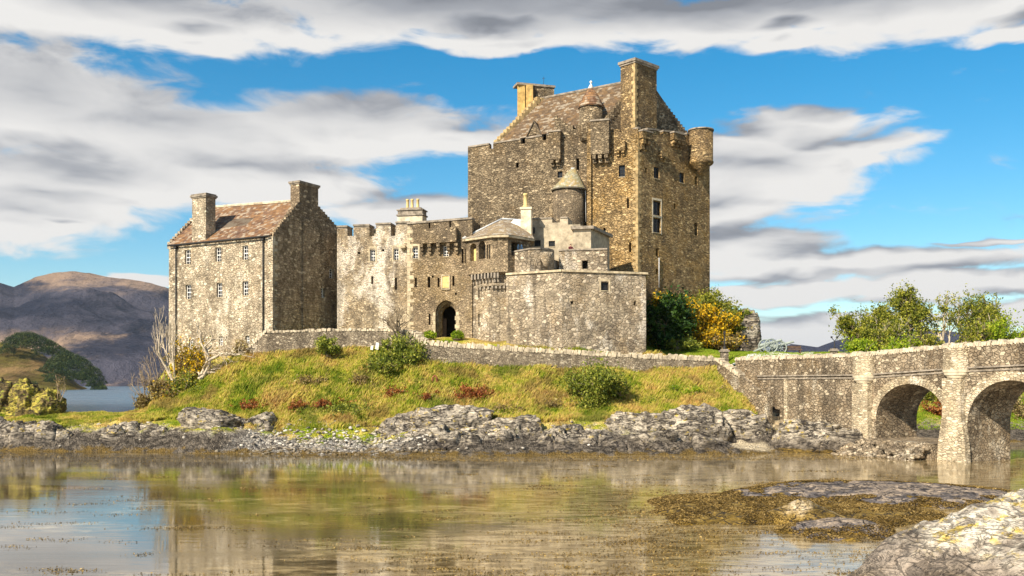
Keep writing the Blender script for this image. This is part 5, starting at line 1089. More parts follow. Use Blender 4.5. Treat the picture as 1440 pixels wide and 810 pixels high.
mb = MB(); mb.wprism(gL, [(0, zm + .01), (2 * tl, zm + .01), (2 * tl, EL_.z - .2), (tl, RL.z - .1), (0, EL_.z - .2)], -.3, .3); part('gable', mb, M['keep'], t)
cs = MB(); crow(cs, gL, 0, EL_.z - .1, tl - .1, RL.z + .0, 14, -.42, .32); part('crow_steps', cs, M['quoin_gold'], t); cs = MB(); crow(cs, gL, 2 * tl, EL_.z - .1, tl + .1, RL.z, 14, -.42, .32); part('crow_steps', cs, M['quoin_gold'], t)
# great chimney on the right gable
cF = WL((893, 108.4), (923.5, 111.1)); n3 = Vector((*cF.n, 0)); dch = cF.dist(908)
zt_ = Z(92.5, 109.5)
mb = MB(); mb.wbox(cF, 0, cF.L, zm + .02, zt_, -2.1, 0); ch = part('chimney', mb, M['keep_gold'], t)
mb = MB(); mb.wbox(cF, -.1, cF.L + .1, zt_ + .002, zt_ + .2, -2.2, .1); mb.wbox(cF, -.22, cF.L + .22, zt_ + .203, zt_ + .5, -2.32, .22)
r_ = random.Random(4)
for i in range(6): mb.wbox(cF, .1 + i * .6, .1 + i * .6 + r_.uniform(.3, .5), zt_ + .503, zt_ + .56 + r_.uniform(.05, .15), -1.6, -.1)
part('cap', mb, M['slab'], ch)
q = MB(); quoins(q, cF.A, V2(cF.d), (-cF.n.x, -cF.n.y), zm + 1, zt_ - .05, h=.4, la=.5, lb=.3); part('quoins', q, M['quoin_gold'], ch)
# left chimney pair
cL = WL((739, 117.6), (778, 118.6)); d = 117.8; zt_ = Z(122, d); 
mb = MB(); mb.wbox(cL, 0, cL.L, RL.z - 3, zt_, -1.2, .35); ch = part('chimney', mb, M['keep'], t, 'chimney stack with ochre rendered left end')
l2 = WL(P(727.5, 0, 117.2).to_2d(), P(739, 0, 117.2).to_2d()); mb = MB(); mb.wbox(l2, 0, l2.L * .94, RL.z - 3, zt_, -1.0, .1); mb.wbox(l2, l2.L + .05, l2.L + .9, RL.z - 2.6, zt_ + .002, -.3, .25); part('flue', mb, M['ochre'], ch)
mb = MB(); mb.wbox(cL, -1.2, cL.L + .12, zt_ + .004, zt_ + .26, -1.35, .5); part('cap', mb, M['slab'], ch)
mb = MB(); mb.tube([P(764.5, 119, 118), P(764.5, 108, 118)], .03, 4); mb.tube([P(762, 110.5, 118), P(767, 110, 118)], .02, 4); part('aerial', mb, M['iron'], ch)
# small gabled dormers on the front slope
dw = WL((742, 112.0), (760, 111.5)); mb = MB(); mb.wprism(dw, [(0, Z(191, 112)), (dw.L, Z(189, 112)), (dw.L * .5, Z(171.5, 112))], -2.6, 0); do = part('dormer', mb, M['keep'], t)
mb = MB(); ap0 = dw.w(dw.L * .5, Z(170.3, 112), .15); ap1 = dw.w(dw.L * .5, Z(170.3, 112), -3.2)
roofplane(mb, dw.w(-.15, Z(192, 112), .15), dw.w(-.15, Z(192, 112), -3.2), ap1, ap0, .08); roofplane(mb, dw.w(dw.L + .15, Z(190, 112), .15), dw.w(dw.L + .15, Z(190, 112), -3.2), ap1 + Vector((0, 0, .01)), ap0 + Vector((0, 0, .01)), .08); part('roof', mb, M['roof_keep'], do)
dw = WL((780, 111.0), (803, 110.6)); mb = MB()
for i in range(5): mb.wbox(dw, i * .32, i * .32 + .3, Z(188, 110.8), Z(161.5 + i * 3.6, 110.8), -.5, 0)
mb.wbox(dw, 1.6, dw.L, Z(188, 110.8), Z(176, 110.8), -2, -.004); part('stepped_dormer', mb, M['keep'], t)
# metal pipe down the right-hand face
mb = MB(); mb.tube([kC.w(kC.t(926), Z(363, 109), .08), kC.w(kC.t(926), Z(405, 109), .08)], .05, 5); part('drainpipe', mb, M['lead'], t)
# ================= approach walls and bridge =================
def polywall(name, label, pts, th, mat, cop=True, seed=1, hcop=.34, zbot=None, cat='stone wall', lean=.25):
    """pts: (bearing px, distance, top height px)"""
    Q = [(XY(px, d), Z(y, d)) for px, d, y in pts]; mb = MB(); o = thing(name, (Q[len(Q) // 2][0].x, Q[len(Q) // 2][0].y, Q[len(Q) // 2][1] - 3), label, cat)
    nr = []
    for i, (p, z) in enumerate(Q):
        a = Q[max(i - 1, 0)][0]; b_ = Q[min(i + 1, len(Q) - 1)][0]; d = (b_ - a).normalized(); n_ = Vector((-d.y, d.x)); n_ = n_ if n_.dot(p) > 0 else -n_; nr.append(n_)
    fr = [p for p, z in Q]; bk = [p + n_ * th for (p, z), n_ in zip(Q, nr)]
    mb.prism([V2(p) for p in fr + bk[::-1]], [(zbot if zbot is not None else z - 5) for p, z in Q] + [(zbot if zbot is not None else z - 5) for p, z in Q[::-1]], [z for p, z in Q] + [z for p, z in Q[::-1]])
    # n-gon tops on a sloping wall are rebuilt as quads
    mb2 = MB(); n = len(Q)
    for i in range(n - 1):
        za, zb = Q[i][1], Q[i + 1][1]; lo = min(za, zb) - 5 if zbot is None else zbot
        a, b_, c, d = fr[i], fr[i + 1], bk[i + 1], bk[i]
        mb2.face([(a.x, a.y, lo), (b_.x, b_.y, lo), (b_.x, b_.y, zb), (a.x, a.y, za)]); mb2.face([(c.x, c.y, lo), (d.x, d.y, lo), (d.x, d.y, za), (c.x, c.y, zb)]); mb2.face([(a.x, a.y, za), (b_.x, b_.y, zb), (c.x, c.y, zb), (d.x, d.y, za)])
    for e in (0, n - 1):
        a, b_ = fr[e], bk[e]; f = [(a.x, a.y, Q[e][1] - 5), (a.x, a.y, Q[e][1]), (b_.x, b_.y, Q[e][1]), (b_.x, b_.y, Q[e][1] - 5)]; mb2.face(f if e == 0 else f[::-1])
    part('wall', mb2, mat, o)
    if cop:
        k = MB(); coping(k, [Vector((*(f_ + b_) / 2, z)) for (f_, b_, (p, z)) in zip(fr, bk, Q)], th * 1.1, hcop, seed, lean); part('coping', k, M['coping'], o)
    return o
polywall('retaining_wall', 'old rubble wall with stepped left end below the stone house and curtain wall', [(340, 93.7, 499), (349, 93.5, 492), (356, 93.3, 484), (364, 93.1, 477), (374, 92.8, 468), (420, 92.9, 466.5), (475, 93.1, 465), (530, 92.8, 465), (562, 92.4, 466), (588, 91.6, 469)], .8, M['terrace'], seed=3, hcop=.22, lean=.1)
polywall('approach_wall', 'long low rubble wall topped with upright stones, running from the gate arch towards the bridge', [(583, 91.3, 473), (590, 90.4, 480), (600, 90.2, 484.5), (625, 90.3, 487), (700, 90.3, 491.5), (780, 90.4, 496.5), (900, 90.9, 503), (1014, 92, 508)], .6, M['terrace'], seed=5, hcop=.42, lean=.3)
B0 = XY(1215, 77); BD = Vector((3.8, -8)).normalized(); BW = WL(B0 - BD * 18, B0 + BD * 30); T0 = 18.0
bt_ = lambda px: BW.t(px)
tp = lambda t_: float(np.interp(t_, [0, 6.0, 18, 26.9, 33, 48], [7.72, 7.72, 7.72, 8.12, 8.28, 8.5]))
t = thing('stone_bridge', BW.w(T0, 0), 'arched stone footbridge with round corbelled refuges over its piers, leading right', 'bridge')
body, cutr = MB(), MB(); WD = 4.4
tl0 = bt_(1034); ts_ = [tl0, 6, 18, 26.9, 33, 48]; ps = 1.42
body.wprism(BW, [(tl0, -3), (48, -3)] + [(x, tp(x) - ps) for x in ts_[::-1]], -WD, 0)
def arch_cut(pa, pb, pc, ysp=None, ta=None, tb=None, zs=None, zc=None):
    a, zs_ = BW.tz(*pa) if ta is None else (ta, zs)
    b_ = BW.t(pb) if tb is None else tb
    if zc is None: zc = BW.tz(*pc)[1]
    tc_, hw = (a + b_) / 2, (b_ - a) / 2
    pts = [(a, -4), (b_, -4)] + [(tc_ + hw * math.cos(th), zs_ + (zc - zs_) * math.sin(th)) for th in np.linspace(0, math.pi, 25)]
    cutr.wprism(BW, pts, -WD - 1, 1); return tc_, hw, zs_, zc
A1_ = arch_cut((1232, 590), 1331, (1284, 540)); sp_ = A1_[1] * 2
p2w = BW.t(1361) - BW.t(1331)
A2_ = arch_cut(None, None, None, ta=BW.t(1361), tb=BW.t(1361) + sp_ * 1.02, zs=A1_[2], zc=A1_[3] + .25)
A3_ = arch_cut(None, None, None, ta=A2_[0] + A2_[1] + p2w, tb=A2_[0] + A2_[1] + p2w + sp_, zs=A1_[2], zc=A1_[3] + .25)
part('arches', cut(body, cutr), M['bridge'], t)
def voussoirs(a, hw, zs, zc, n=44, th=.62, o1=.045):
    mb = MB(); r = random.Random(7)
    for i in range(n):
        th0, th1 = math.pi * (i + .06) / n, math.pi * (i + .94) / n; k = th * r.uniform(.85, 1.1); f = lambda q, e: (a + (hw + e) * math.cos(q), zs + (zc - zs + e) * math.sin(q))
        mb.wprism(BW, [f(th0, .004), f(th1, .004), f(th1, k), f(th0, k)], -.02, o1 * r.uniform(.6, 1.2))
    return mb
for a in (A1_, A2_, A3_): part('arch_ring', voussoirs(*a), M['pier'], t)
def parapet(o0, o1, nm):
    mb = MB()
    for a, b_ in zip(ts_[:-1], ts_[1:]): mb.wprism(BW, [(a, tp(a) - ps + .003), (b_, tp(b_) - ps + .003), (b_, tp(b_)), (a, tp(a))], o0, o1)
    p = part('parapet', mb, M['bridge'], t); k = MB(); coping(k, [BW.w(x, tp(x), (o0 + o1) / 2) for x in ts_], .55, .30, 9 if o1 > -1 else 12, .45, .14, .3); part('coping', k, M['coping'], p)
parapet(-.45, 0, 'near'); parapet(-WD, -WD + .45, 'far')
sc_m = MB()
for a, b_ in zip(ts_[1:-1], ts_[2:]):
    for dz, pr in ((-.02, .12), (-.26, .07)): sc_m.wprism(BW, [(a, tp(a) - ps + dz - .11), (b_, tp(b_) - ps + dz - .11), (b_, tp(b_) - ps + dz), (a, tp(a) - ps + dz)], .003, pr)
a, b_ = BW.t(1066), ts_[1]
for dz, pr in ((-.02, .12), (-.26, .07)): sc_m.wprism(BW, [(a, tp(a) - ps + dz - .11), (b_, tp(b_) - ps + dz - .11), (b_, tp(b_) - ps + dz), (a, tp(a) - ps + dz)], .003, pr)
part('string_course', sc_m, M['slab'], t)
for pa, pb, flare, zbot in ((1204.5, 1226.5, .05, -1), (1331.5, 1358, .5, -1.5), (None, None, .5, -1.5)):
    if pa: a, b_ = BW.t(pa), BW.t(pb)
    else: a = A2_[0] + A2_[1] + .15; b_ = a + p2w - .3
    zt_ = tp(a) - ps - .75; mb = MB()
    mb.wprism(BW, [(a - flare, zbot), (b_ + flare, zbot), (b_ + flare * .7, 1.2), (b_, 3.2), (b_, zt_), (a, zt_), (a, 3.2), (a - flare * .7, 1.2)], .004, .50); p = part('pier', mb, M['pier'], t)
    mb = MB(); c_ = BW.w((a + b_) / 2, 0, 0); hw = (b_ - a) / 2; rr = hw + .18; ang = math.atan2(BW.n.y, BW.n.x)
    def half(mb, r0, r1, za, zb_, n=14):
        pts0 = [BW.w((a + b_) / 2 + r0 * math.cos(q), za, .004 + .62 * r0 / rr * math.sin(q)) for q in np.linspace(0, math.pi, n)]; pts1 = [BW.w((a + b_) / 2 + r1 * math.cos(q), zb_, .004 + .62 * r1 / rr * math.sin(q)) for q in np.linspace(0, math.pi, n)]
        m = len(pts0); fs = [(i, i + 1, m + i + 1, m + i) for i in range(m - 1)] + [(m - 1, 0, m, 2 * m - 1)] + [tuple(range(m))[::-1], tuple(range(m, 2 * m))]
        fs = [f[::-1] for f in fs]; mb.raw(pts0 + pts1, fs)
    z_ = tp(a) - ps - .72; half(mb, rr * .70, rr * .86, z_, z_ + .2); half(mb, rr * .93, rr * 1.0, z_ + .205, z_ + .40); half(mb, rr * 1.04, rr * 1.1, z_ + .405, z_ + .60); part('corbel_cap', mb, M['cream'], p)
    mb = MB(); half(mb, rr * 1.03, rr * 1.03, z_ + .605, tp(a) + .02); q_ = part('refuge', mb, M['pier'], t)
    k = MB(); pts = [BW.w((a + b_) / 2 + rr * .95 * math.cos(q), tp(a) + .03, -.15 + .62 * math.sin(q)) for q in np.linspace(math.pi, 0, 7)]; coping(k, pts, .4, .28, 21, .4, .14, .28); part('coping', k, M['coping'], q_)
mb = MB(); a = BW.t(1104.5); mb.wbox(BW, a, a + .42, .8, tp(a) - ps - .4, .004, .18); part('buttress', mb, M['pier'], t)
# stone ledge in and before the first arch, with tumbled rubble
mb = MB(); a, b_ = BW.t(1226.8), BW.t(1321); mb.wprism(BW, [(a, -2), (b_, -2), (b_, 1.15), (a, 1.25)], -WD - .5, .9); part('ledge', mb, M['bridge'], t)
r = np.random.default_rng(5); n = 420; tt = r.uniform(BW.t(1196), BW.t(1322), n); oo = r.uniform(.7, 3.0, n); zz = 1.1 - (oo - .7) * .55
pts = np.array([list(BW.w(a, z, o)) for a, o, z in zip(tt, oo, zz)])
o = single('bridge_rubble', stones('bridge_rubble', pts, .14, .34, M['bridge'], 8), None, 'tumbled stones heaped along the foot of the first bridge arch', 'rubble'); o['kind'] = 'stuff'
mb = MB(); 
for i in range(6): a = BW.t(1196) + i * .9; mb.wprism(BW, [(a, -1.5), (a + .95, -1.5), (a + .95, .6), (a, .6)], .8, 2.2)
# stairs down to the shore, against the bridge wing
t = thing('stone_stairs', BW.w(BW.t(1100), 1.4, .7), 'worn stone steps with a rough side wall going down to the shore beside the bridge', 'stairs')
mb = MB(); ta, tb = BW.t(1052), BW.t(1116); za, zb = 5.4, .9; n = 13
for i in range(n):
    a = ta + (tb - ta) * i / n; z = za + (zb - za) * i / n; b_ = ta + (tb - ta) * (i + 1) / n; mb.wbox(BW, a, b_ + .08, z - 1.6, z, .02, 1.35)
part('steps', mb, M['quoin'], t)
sw = WL(BW.w(BW.t(1030), 0, 1.4).to_2d(), BW.w(BW.t(1130), 0, 1.4).to_2d())
outl = []
for px, y in [(1014, 508), (1030, 519), (1046, 530), (1058, 537), (1058, 541), (1070, 546), (1070, 551), (1080, 555), (1080, 557), (1086, 558), (1086, 606)]: outl.append(sw.tz(px, y))
mb = MB(); mb.wprism(sw, outl + [(outl[-1][0], 0), (outl[0][0], 0)], -.0, .45); part('side_wall', mb, M['bridge'], t)
k = MB(); coping(k, [sw.w(a, z, .22) for a, z in outl[:3]], .6, .34, 31, .3, .2, .34); part('coping', k, M['coping'], t)
# ================= path, posts, guns =================
mb = MB(); cl = [(1040, 94.6, 1.0), (1062, 96, 1.5), (1085, 98, 2.2), (1105, 101, 2.3), (1120, 104, 1.8), (1135, 108, 1.2)]
L_, R_ = [], []
for (px, d, hw) in cl:
    c = XY(px, d)
    for k, s_ in ((L_, -1), (R_, 1)): q = c + Vector((s_ * hw, 0)); k.append(q)
X_ = []; nseg = 10
rows = []
for i in range(len(cl) - 1):
    for j in range(nseg): f = j / nseg; rows.append((L_[i].lerp(L_[i + 1], f), R_[i].lerp(R_[i + 1], f)))
vv = []; 
for l, r_ in rows:
    for k in range(9): q = l.lerp(r_, k / 8); vv.append((q.x, q.y, H(q.x, q.y) + .05))
fs = [(i * 9 + k, i * 9 + k + 1, (i + 1) * 9 + k + 1, (i + 1) * 9 + k) for i in range(len(rows) - 1) for k in range(8)]
mb.raw(vv, fs, True); struct('path', mb, flat('white_gravel', (.62, .59, .54), .95, .1, 8))
def pillar(px, d, y0, y1, wpx, label):
    c = XY(px, d); w_ = wpx / F * d; z1 = Z(y0, d); z0 = Z(y1, d) - 1.5; o = thing('gate_pillar', (c.x, c.y, z0), label, 'pillar')
    mb = MB(); mb.cbox((c.x, c.y, (z0 + z1) / 2), w_ / 2, w_ / 2, (z1 - z0) / 2); part('shaft', mb, M['terrace'], o)
    mb = MB(); mb.cbox((c.x, c.y, z1 + .08), w_ / 2 + .1, w_ / 2 + .1, .078); mb.cbox((c.x, c.y, z1 + .22), w_ / 2 - .02, w_ / 2 - .02, .06); part('cap', mb, M['slab'], o)
pillar(1018.5, 93.2, 495, 508, 10, 'square stone gate pillar at the bend of the approach wall, before the gorse crag'); pillar(1172.5, 97.5, 494, 505, 8.5, 'squat stone pillar behind the bridge parapet, beside the lamp post')
def lamp_post(px, d, ytop, ybot, label, fork=True):
    c = XY(px, d); z0, z1 = Z(ybot, d), Z(ytop, d); o = thing('lamp_post', (c.x, c.y, z0), label, 'lamp post'); mb = MB(); mb.tube([(c.x, c.y, z0 - .3), (c.x, c.y, z1 - .3)], [.09, .05], 7); mb.lathe(c, [(.16, z0 - .3), (.16, z0 + .5), (.1, z0 + .6)], 10); part('post', mb, M['iron'], o)
    mb = MB()
    if fork:
        for s_ in (-1, 1): mb.tube([(c.x, c.y, z1 - .35), (c.x + s_ * .12, c.y, z1 - .2), (c.x + s_ * .3, c.y, z1)], .035, 5); mb.cbox((c.x + s_ * .3, c.y, z1 + .06), .08, .08, .09)
        part('lamp_head', mb, M['iron'], o)
    else: mb.tube([(c.x - .3, c.y, z1 - 1.0), (c.x + .3, c.y, z1 - 1.0)], .03, 5); mb.cbox((c.x, c.y, z1 - .15), .1, .1, .18); part('lamp_head', mb, M['iron'], o)
lamp_post(1173.5, 99.5, 475, 497, 'slim black lamp post with two upturned heads, by the path right of the guns'); lamp_post(1018.8, 95.5, 466, 495, 'thin dark post with a small crossbar standing behind the gate pillar, in front of gorse', False)
c = XY(1115, 104); zz = H(c.x, c.y); o = thing('wooden_bench', (c.x, c.y, zz), 'low brown wooden bench on the turf right of the field guns', 'bench')
mb = MB(); mb.cbox((c.x, c.y, zz + .5), .95, .25, .06); part('seat', mb, M['wood'], o)
for s_ in (-1, 1): mb = MB(); mb.cbox((c.x + s_ * .75, c.y, zz + .22), .07, .22, .22); part('leg', mb, M['wood'], o)
mb = MB(); mb.cbox((c.x, c.y + .28, zz + .78), .95, .04, .16); part('backrest', mb, M['wood'], o)
def gun(px, d, head, label, g='old field guns on the lawn'):
    c = XY(px, d); z0 = H(c.x, c.y); o = thing('field_gun', (c.x, c.y, z0), label, 'cannon', g); rot = Matrix.Rotation(head, 3, 'Z'); tr = lambda x, y, z: Vector((c.x, c.y, z0)) + rot @ Vector((x, y, z)); Rw = .72
    for s_ in (-1, 1):
        mb = MB(); n = 24; pts = [tr(Rw * math.cos(a), s_ * .75, Rw + Rw * math.sin(a)) for a in np.linspace(0, 2 * math.pi, n + 1)]; mb.tube(pts, .075, 6, cap=False)
        for k in range(10): a = math.pi * 2 * k / 10; mb.tube([tr(.1 * math.cos(a), s_ * .75, Rw + .1 * math.sin(a)), tr(.68 * math.cos(a), s_ * .75, Rw + .68 * math.sin(a))], .035, 4)
        w_ = part('wheel', mb, M['gun'], o); mb = MB(); mb.tube([tr(0, s_ * .62, Rw), tr(0, s_ * .92, Rw)], .13, 8); part('hub', mb, M['gun'], w_)
    mb = MB(); mb.tube([tr(0, -.7, Rw), tr(0, .7, Rw)], .06, 6); part('axle', mb, M['gun'], o)
    mb = MB(); mb.tube([tr(-.95, 0, .72), tr(-.8, 0, .78), tr(.1, 0, 1.0), tr(1.45, 0, 1.38), tr(1.5, 0, 1.4)], [.08, .19, .18, .12, .16], 12); part('barrel', mb, M['gun'], o)
    for s_ in (-1, 1): mb = MB(); mb.tube([tr(.3, s_ * .25, .95), tr(-.4, s_ * .22, .65), tr(-1.6, s_ * .08, .12)], [.12, .12, .09], 5); part('trail', mb, M['gun'], o)
gun(1080, 103, .15, 'pale green field gun, left of the pair, its spoked wheel side-on beside the crag'); gun(1096, 104.5, -.25, 'pale green field gun, right of the pair, its barrel pointing up to the right')
# driftwood log, rusty post, white slabs
mb = MB(); mb.tube([P(546, 612, 81.4), P(562, 600, 81.8), P(576, 590, 82.4), P(592, 579, 82.6)], [.16, .19, .15, .11], 8); mb.tube([P(566, 597, 81.9), P(571, 588, 81.6)], [.07, .03], 5); single('driftwood_log', mb, M['bark_mid'], 'weathered log leaning up the shore beside the white boulder', 'log')
c = XY(611.5, 87.7); z0 = H(c.x, c.y); mb = MB(); 
for s_ in (-1, 1): mb.tube([(c.x + s_ * .22, c.y, z0 - .2), (c.x + s_ * .2, c.y, z0 + .55), (c.x, c.y, z0 + .8)], .09, 6)
single('iron_hoop', mb, flat('rust', (.20, .075, .03), .8, .3), 'small rusty hoop standing in the grass bank below the approach wall', 'mooring hoop')
for px, y, wp, hp, lb in ((523, 489, 3.5, 6, 'small white slab leaning on the old wall beside the big bush, left of two'), (530.5, 486.5, 4.5, 10, 'taller white slab by the big bush under the old wall, right of two')):
    a = P(px, y + hp / 2, 92.0); mb = MB(); mb.cbox(a + Vector((0, 0, hp / F * 46)), wp / F * 46, .07, hp / F * 46, Matrix.Rotation(.12, 3, 'Y')); me = mb.mesh('x'); single('white_slab', me, M['white'], lb, 'slab')
# planted tubs by the door
for px, lb in ((604.5, 'round green shrub in a dark tub left of the entrance arch'), (643.5, 'round green shrub in a dark tub right of the entrance arch')):
    d = 96.3; c = XY(px, d); z0 = Z(478, d) - .6; o = thing('planted_tub', (c.x, c.y, z0), lb, 'planter'); mb = MB(); mb.lathe(c, [(.32, z0), (.48, z0 + .65), (.52, z0 + .7), (.40, z0 + .72)], 16); part('tub', mb, M['wood'], o)
    v = rng.normal(size=(900, 3)); v /= np.linalg.norm(v, axis=1)[:, None]; v *= rng.uniform(.5, 1, 900)[:, None] * np.array([.72, .55, .52]); v += np.array([c.x, c.y, z0 + 1.05]); part('shrub', tri_cloud('shrub', v, np.full(900, .10), M['leaf_lime'], seed=3), None, o)
# ================= trees and bushes =================
def base_at(px, d, dz=0): c = XY(px, d); return Vector((c.x, c.y, H(c.x, c.y) + dz))
def tree(px, d, x0, x1, ytop, seed, label, leaf='leaf_olive', nleaf=9000, cat='tree', name='tree', bark='bark', ls=.15, zb=None, **kw):
    b_ = base_at(px, d)
    if zb is not None: b_.z = zb
    return plant(name, label, cat, b_, XY(x0, d).x, XY(x1, d).x, Z(ytop, d), seed, M[bark], M[leaf] if leaf else None, nleaf, ls, **kw)
TR = 'spring trees behind the bridge'
tree(1203, 112, 1168, 1222, 430, 5, 'spindly tree leaning left over the lamp post, leftmost of the trees behind the bridge', nleaf=5200, stems=2, lean=(-.7, 0), levels=4, group=TR, lspread=.38)
tree(1232, 114, 1192, 1264, 424, 9, 'bushy olive-green tree between the leaning tree and the tallest tree', nleaf=9500, stems=6, levels=4, group=TR, lspread=.5, spread=.4)
tree(1240, 122, 1205, 1262, 417, 10, 'brown bare-twigged tree rising behind the bushy olive-green one', leaf='straw', nleaf=1500, stems=5, bark='bark_mid', levels=5, group=TR, spread=.35, trunk_r=.12, ls=.1)
tree(1282, 113, 1248, 1306, 395, 14, 'tallest tree behind the bridge, with a dense green crown', nleaf=15000, stems=3, levels=4, group=TR, lspread=.5, up=.35)
tree(1330, 112, 1298, 1350, 408, 18, 'thin-leaved tree with pale crossing limbs left of the hill gap', nleaf=2600, stems=3, levels=4, bark='bark_pale', group=TR, trunk_r=.14, spread=.42)
tree(1361, 114, 1332, 1398, 402, 22, 'many-stemmed tree with clumped olive foliage right of the hill gap', nleaf=8500, stems=5, levels=4, group=TR, lspread=.42, up=.35)
tree(1388, 116, 1362, 1414, 410, 25, 'airy tree with small leaf tufts, rightmost of the tall trees', nleaf=4600, stems=4, levels=4, group=TR, lspread=.36, up=.4)
tree(1405, 110, 1374, 1440, 435, 31, 'bright yellow-green bush at the right end of the trees', leaf='leaf_lime', nleaf=12000, stems=7, levels=4, name='bush', cat='bush', spread=.5, lspread=.5)
tree(1455, 112, 1422, 1490, 447, 34, 'olive-green bush farthest right behind the bridge parapet', leaf='leaf_olive', nleaf=9000, stems=7, levels=4, name='bush', cat='bush', spread=.5, lspread=.5)
tree(1222, 106, 1192, 1246, 470, 37, 'low lime-green bush beneath the bushy olive tree', leaf='leaf_lime', nleaf=7500, stems=8, levels=3, name='bush', cat='bush', spread=.6, lspread=.5)
tree(1262, 105, 1238, 1290, 467, 38, 'low lime-green bush under the tallest tree', leaf='leaf_lime', nleaf=8000, stems=8, levels=3, name='bush', cat='bush', spread=.6, lspread=.5)
tree(1305, 108, 1280, 1326, 446, 39, 'low olive scrub between the tallest tree and the hill gap', leaf='leaf_olive', nleaf=5000, stems=8, levels=3, name='bush', cat='bush', spread=.6, lspread=.4)
tree(1360, 108, 1342, 1392, 440, 41, 'low brown-green scrub under the many-stemmed tree', leaf='leaf_olive', nleaf=4500, stems=8, levels=3, name='bush', cat='bush', spread=.6, lspread=.4)
tree(1250, 110, 1210, 1290, 436, 42, 'dense brown-green thicket of stems below the two tallest crowns', leaf='leaf_olive', nleaf=8000, stems=14, levels=4, name='thicket', cat='thicket', spread=.35, lspread=.5, bark='bark_pale', trunk_r=.1)
tree(1395, 111, 1360, 1425, 428, 43, 'dense olive thicket behind the bright bush at the right', leaf='leaf_olive', nleaf=7000, stems=12, levels=4, name='thicket', cat='thicket', spread=.35, lspread=.5, bark='bark_pale', trunk_r=.1)
# bushes on the bank
def bush(px, d, x0, x1, y0, yb, seed, label, leaf='leaf_bush', n=6000, ls=.13, name='bush', cat='bush', **kw):
    kw = {**dict(stems=9, levels=3, spread=.75, up=.12, lspread=.38, trunk_r=.06, names=('stems', 'foliage'), bark='bark_mid'), **kw}; bk = kw.pop('bark')
    c = XY(px, d); return plant(name, label, cat, (c.x, c.y, Z(yb, d)), XY(x0, d).x, XY(x1, d).x, Z(y0, d), seed, M[bk], M[leaf] if leaf else None, n, ls, **kw)
bush(460, 91, 440, 478, 468, 499, 51, 'small round green bush against the old wall below the shaded gable', n=5200)
bush(560, 90.2, 520, 596, 468, 530, 53, 'big sprawling green bush where the old wall meets the approach wall', n=15000, depth=3.5)
bush(535, 89, 508, 560, 492, 532, 54, 'lower green bush spreading left of the big one', n=7000)
bush(833, 85.6, 794, 874, 500, 574, 55, 'large rounded green bush alone in the middle of the grass bank', n=21000, depth=4.5, stems=16, ls=.13, lspread=.55)
bush(872, 86.0, 850, 886, 530, 566, 56, 'small dark twiggy bush on the right flank of the large rounded one', n=2600)
bush(710, 85.0, 680, 745, 560, 590, 57, 'brown leafless scrub above the rocks left of the large rounded bush', leaf='straw', n=3500)
bush(480, 85.4, 440, 535, 560, 584, 58, 'dark green low scrub on the lower bank under the sprawling bush', n=6500)
bush(1030, 88.8, 1000, 1064, 535, 588, 59, 'dry brown and green thicket at the right end of the bank below the pillar', leaf='straw', n=6000, ls=.12)
bush(1040, 87.5, 1020, 1070, 548, 585, 60, 'green scrub below the stair wall', n=4500)
bush(1032, 90.6, 1008, 1046, 512, 556, 61, 'leafless twiggy shrub hanging below the pillar', leaf='straw', n=1200, bark='bark_mid', levels=4)
for i, (px, d, x0, x1, y0, yb, lf, lb) in enumerate([(620, 86.0, 596, 660, 556, 584, 'straw', 'tan dry growth on the lower bank right of the dark bracken'), (775, 85.6, 748, 806, 556, 588, 'straw', 'tan dry growth between the brown scrub and the large round bush'), (505, 88.5, 488, 530, 522, 548, 'straw', 'brown dead growth on the upper bank below the white slabs'), (905, 86.6, 884, 940, 550, 580, 'leaf_bush', 'low green tussocks right of the large round bush'), (435, 88.8, 410, 470, 524, 546, 'straw', 'faded brown growth in the upper left of the bank'),
      (962, 87.6, 940, 990, 535, 562, 'leaf_lime', 'bright green tussock on the right part of the bank'), (300, 88.6, 280, 330, 556, 580, 'leaf_bush', 'green tussocks at the lower left of the bank')]): bush(px, d, x0, x1, y0, yb, 240 + i, lb, leaf=lf, n=3800, ls=.11, depth=2.4, name='tussock', cat='tussock')
G_ = 'patches of red bracken on the bank'
for i, (px, d, x0, x1, y0, yb, lb) in enumerate([(352, 86.6, 336, 374, 558, 577, 'leftmost red-brown bracken patch, above the pale boulders'), (385, 86.3, 366, 410, 562, 582, 'dark red bracken patch second from the left'), (418, 86.2, 405, 440, 559, 579, 'rusty bracken patch third from the left'), (470, 86, 455, 488, 558, 578, 'bracken patch behind the dark low scrub'),
      (550, 86.6, 530, 574, 543, 565, 'bright rust bracken patch below the sprawling bush'), (598, 86.4, 582, 615, 545, 567, 'dark red bracken just below the rusty hoop'), (665, 86.6, 648, 692, 540, 560, 'red bracken patch in mid bank right of the rusty hoop'), (738, 85, 722, 748, 573, 583, 'flat reddish bracken right of the brown scrub'), (1003, 87.5, 990, 1014, 565, 590, 'orange-brown bracken by the dry thicket at the right')]):
    bush(px, d, x0 - 12, x1 + 14, y0 - 1, yb + 3, 70 + i, lb, leaf='bracken', n=4200, ls=.11, depth=2.2, name='bracken', cat='bracken', group=G_, names=('stalks', 'fronds'), lspread=.3)
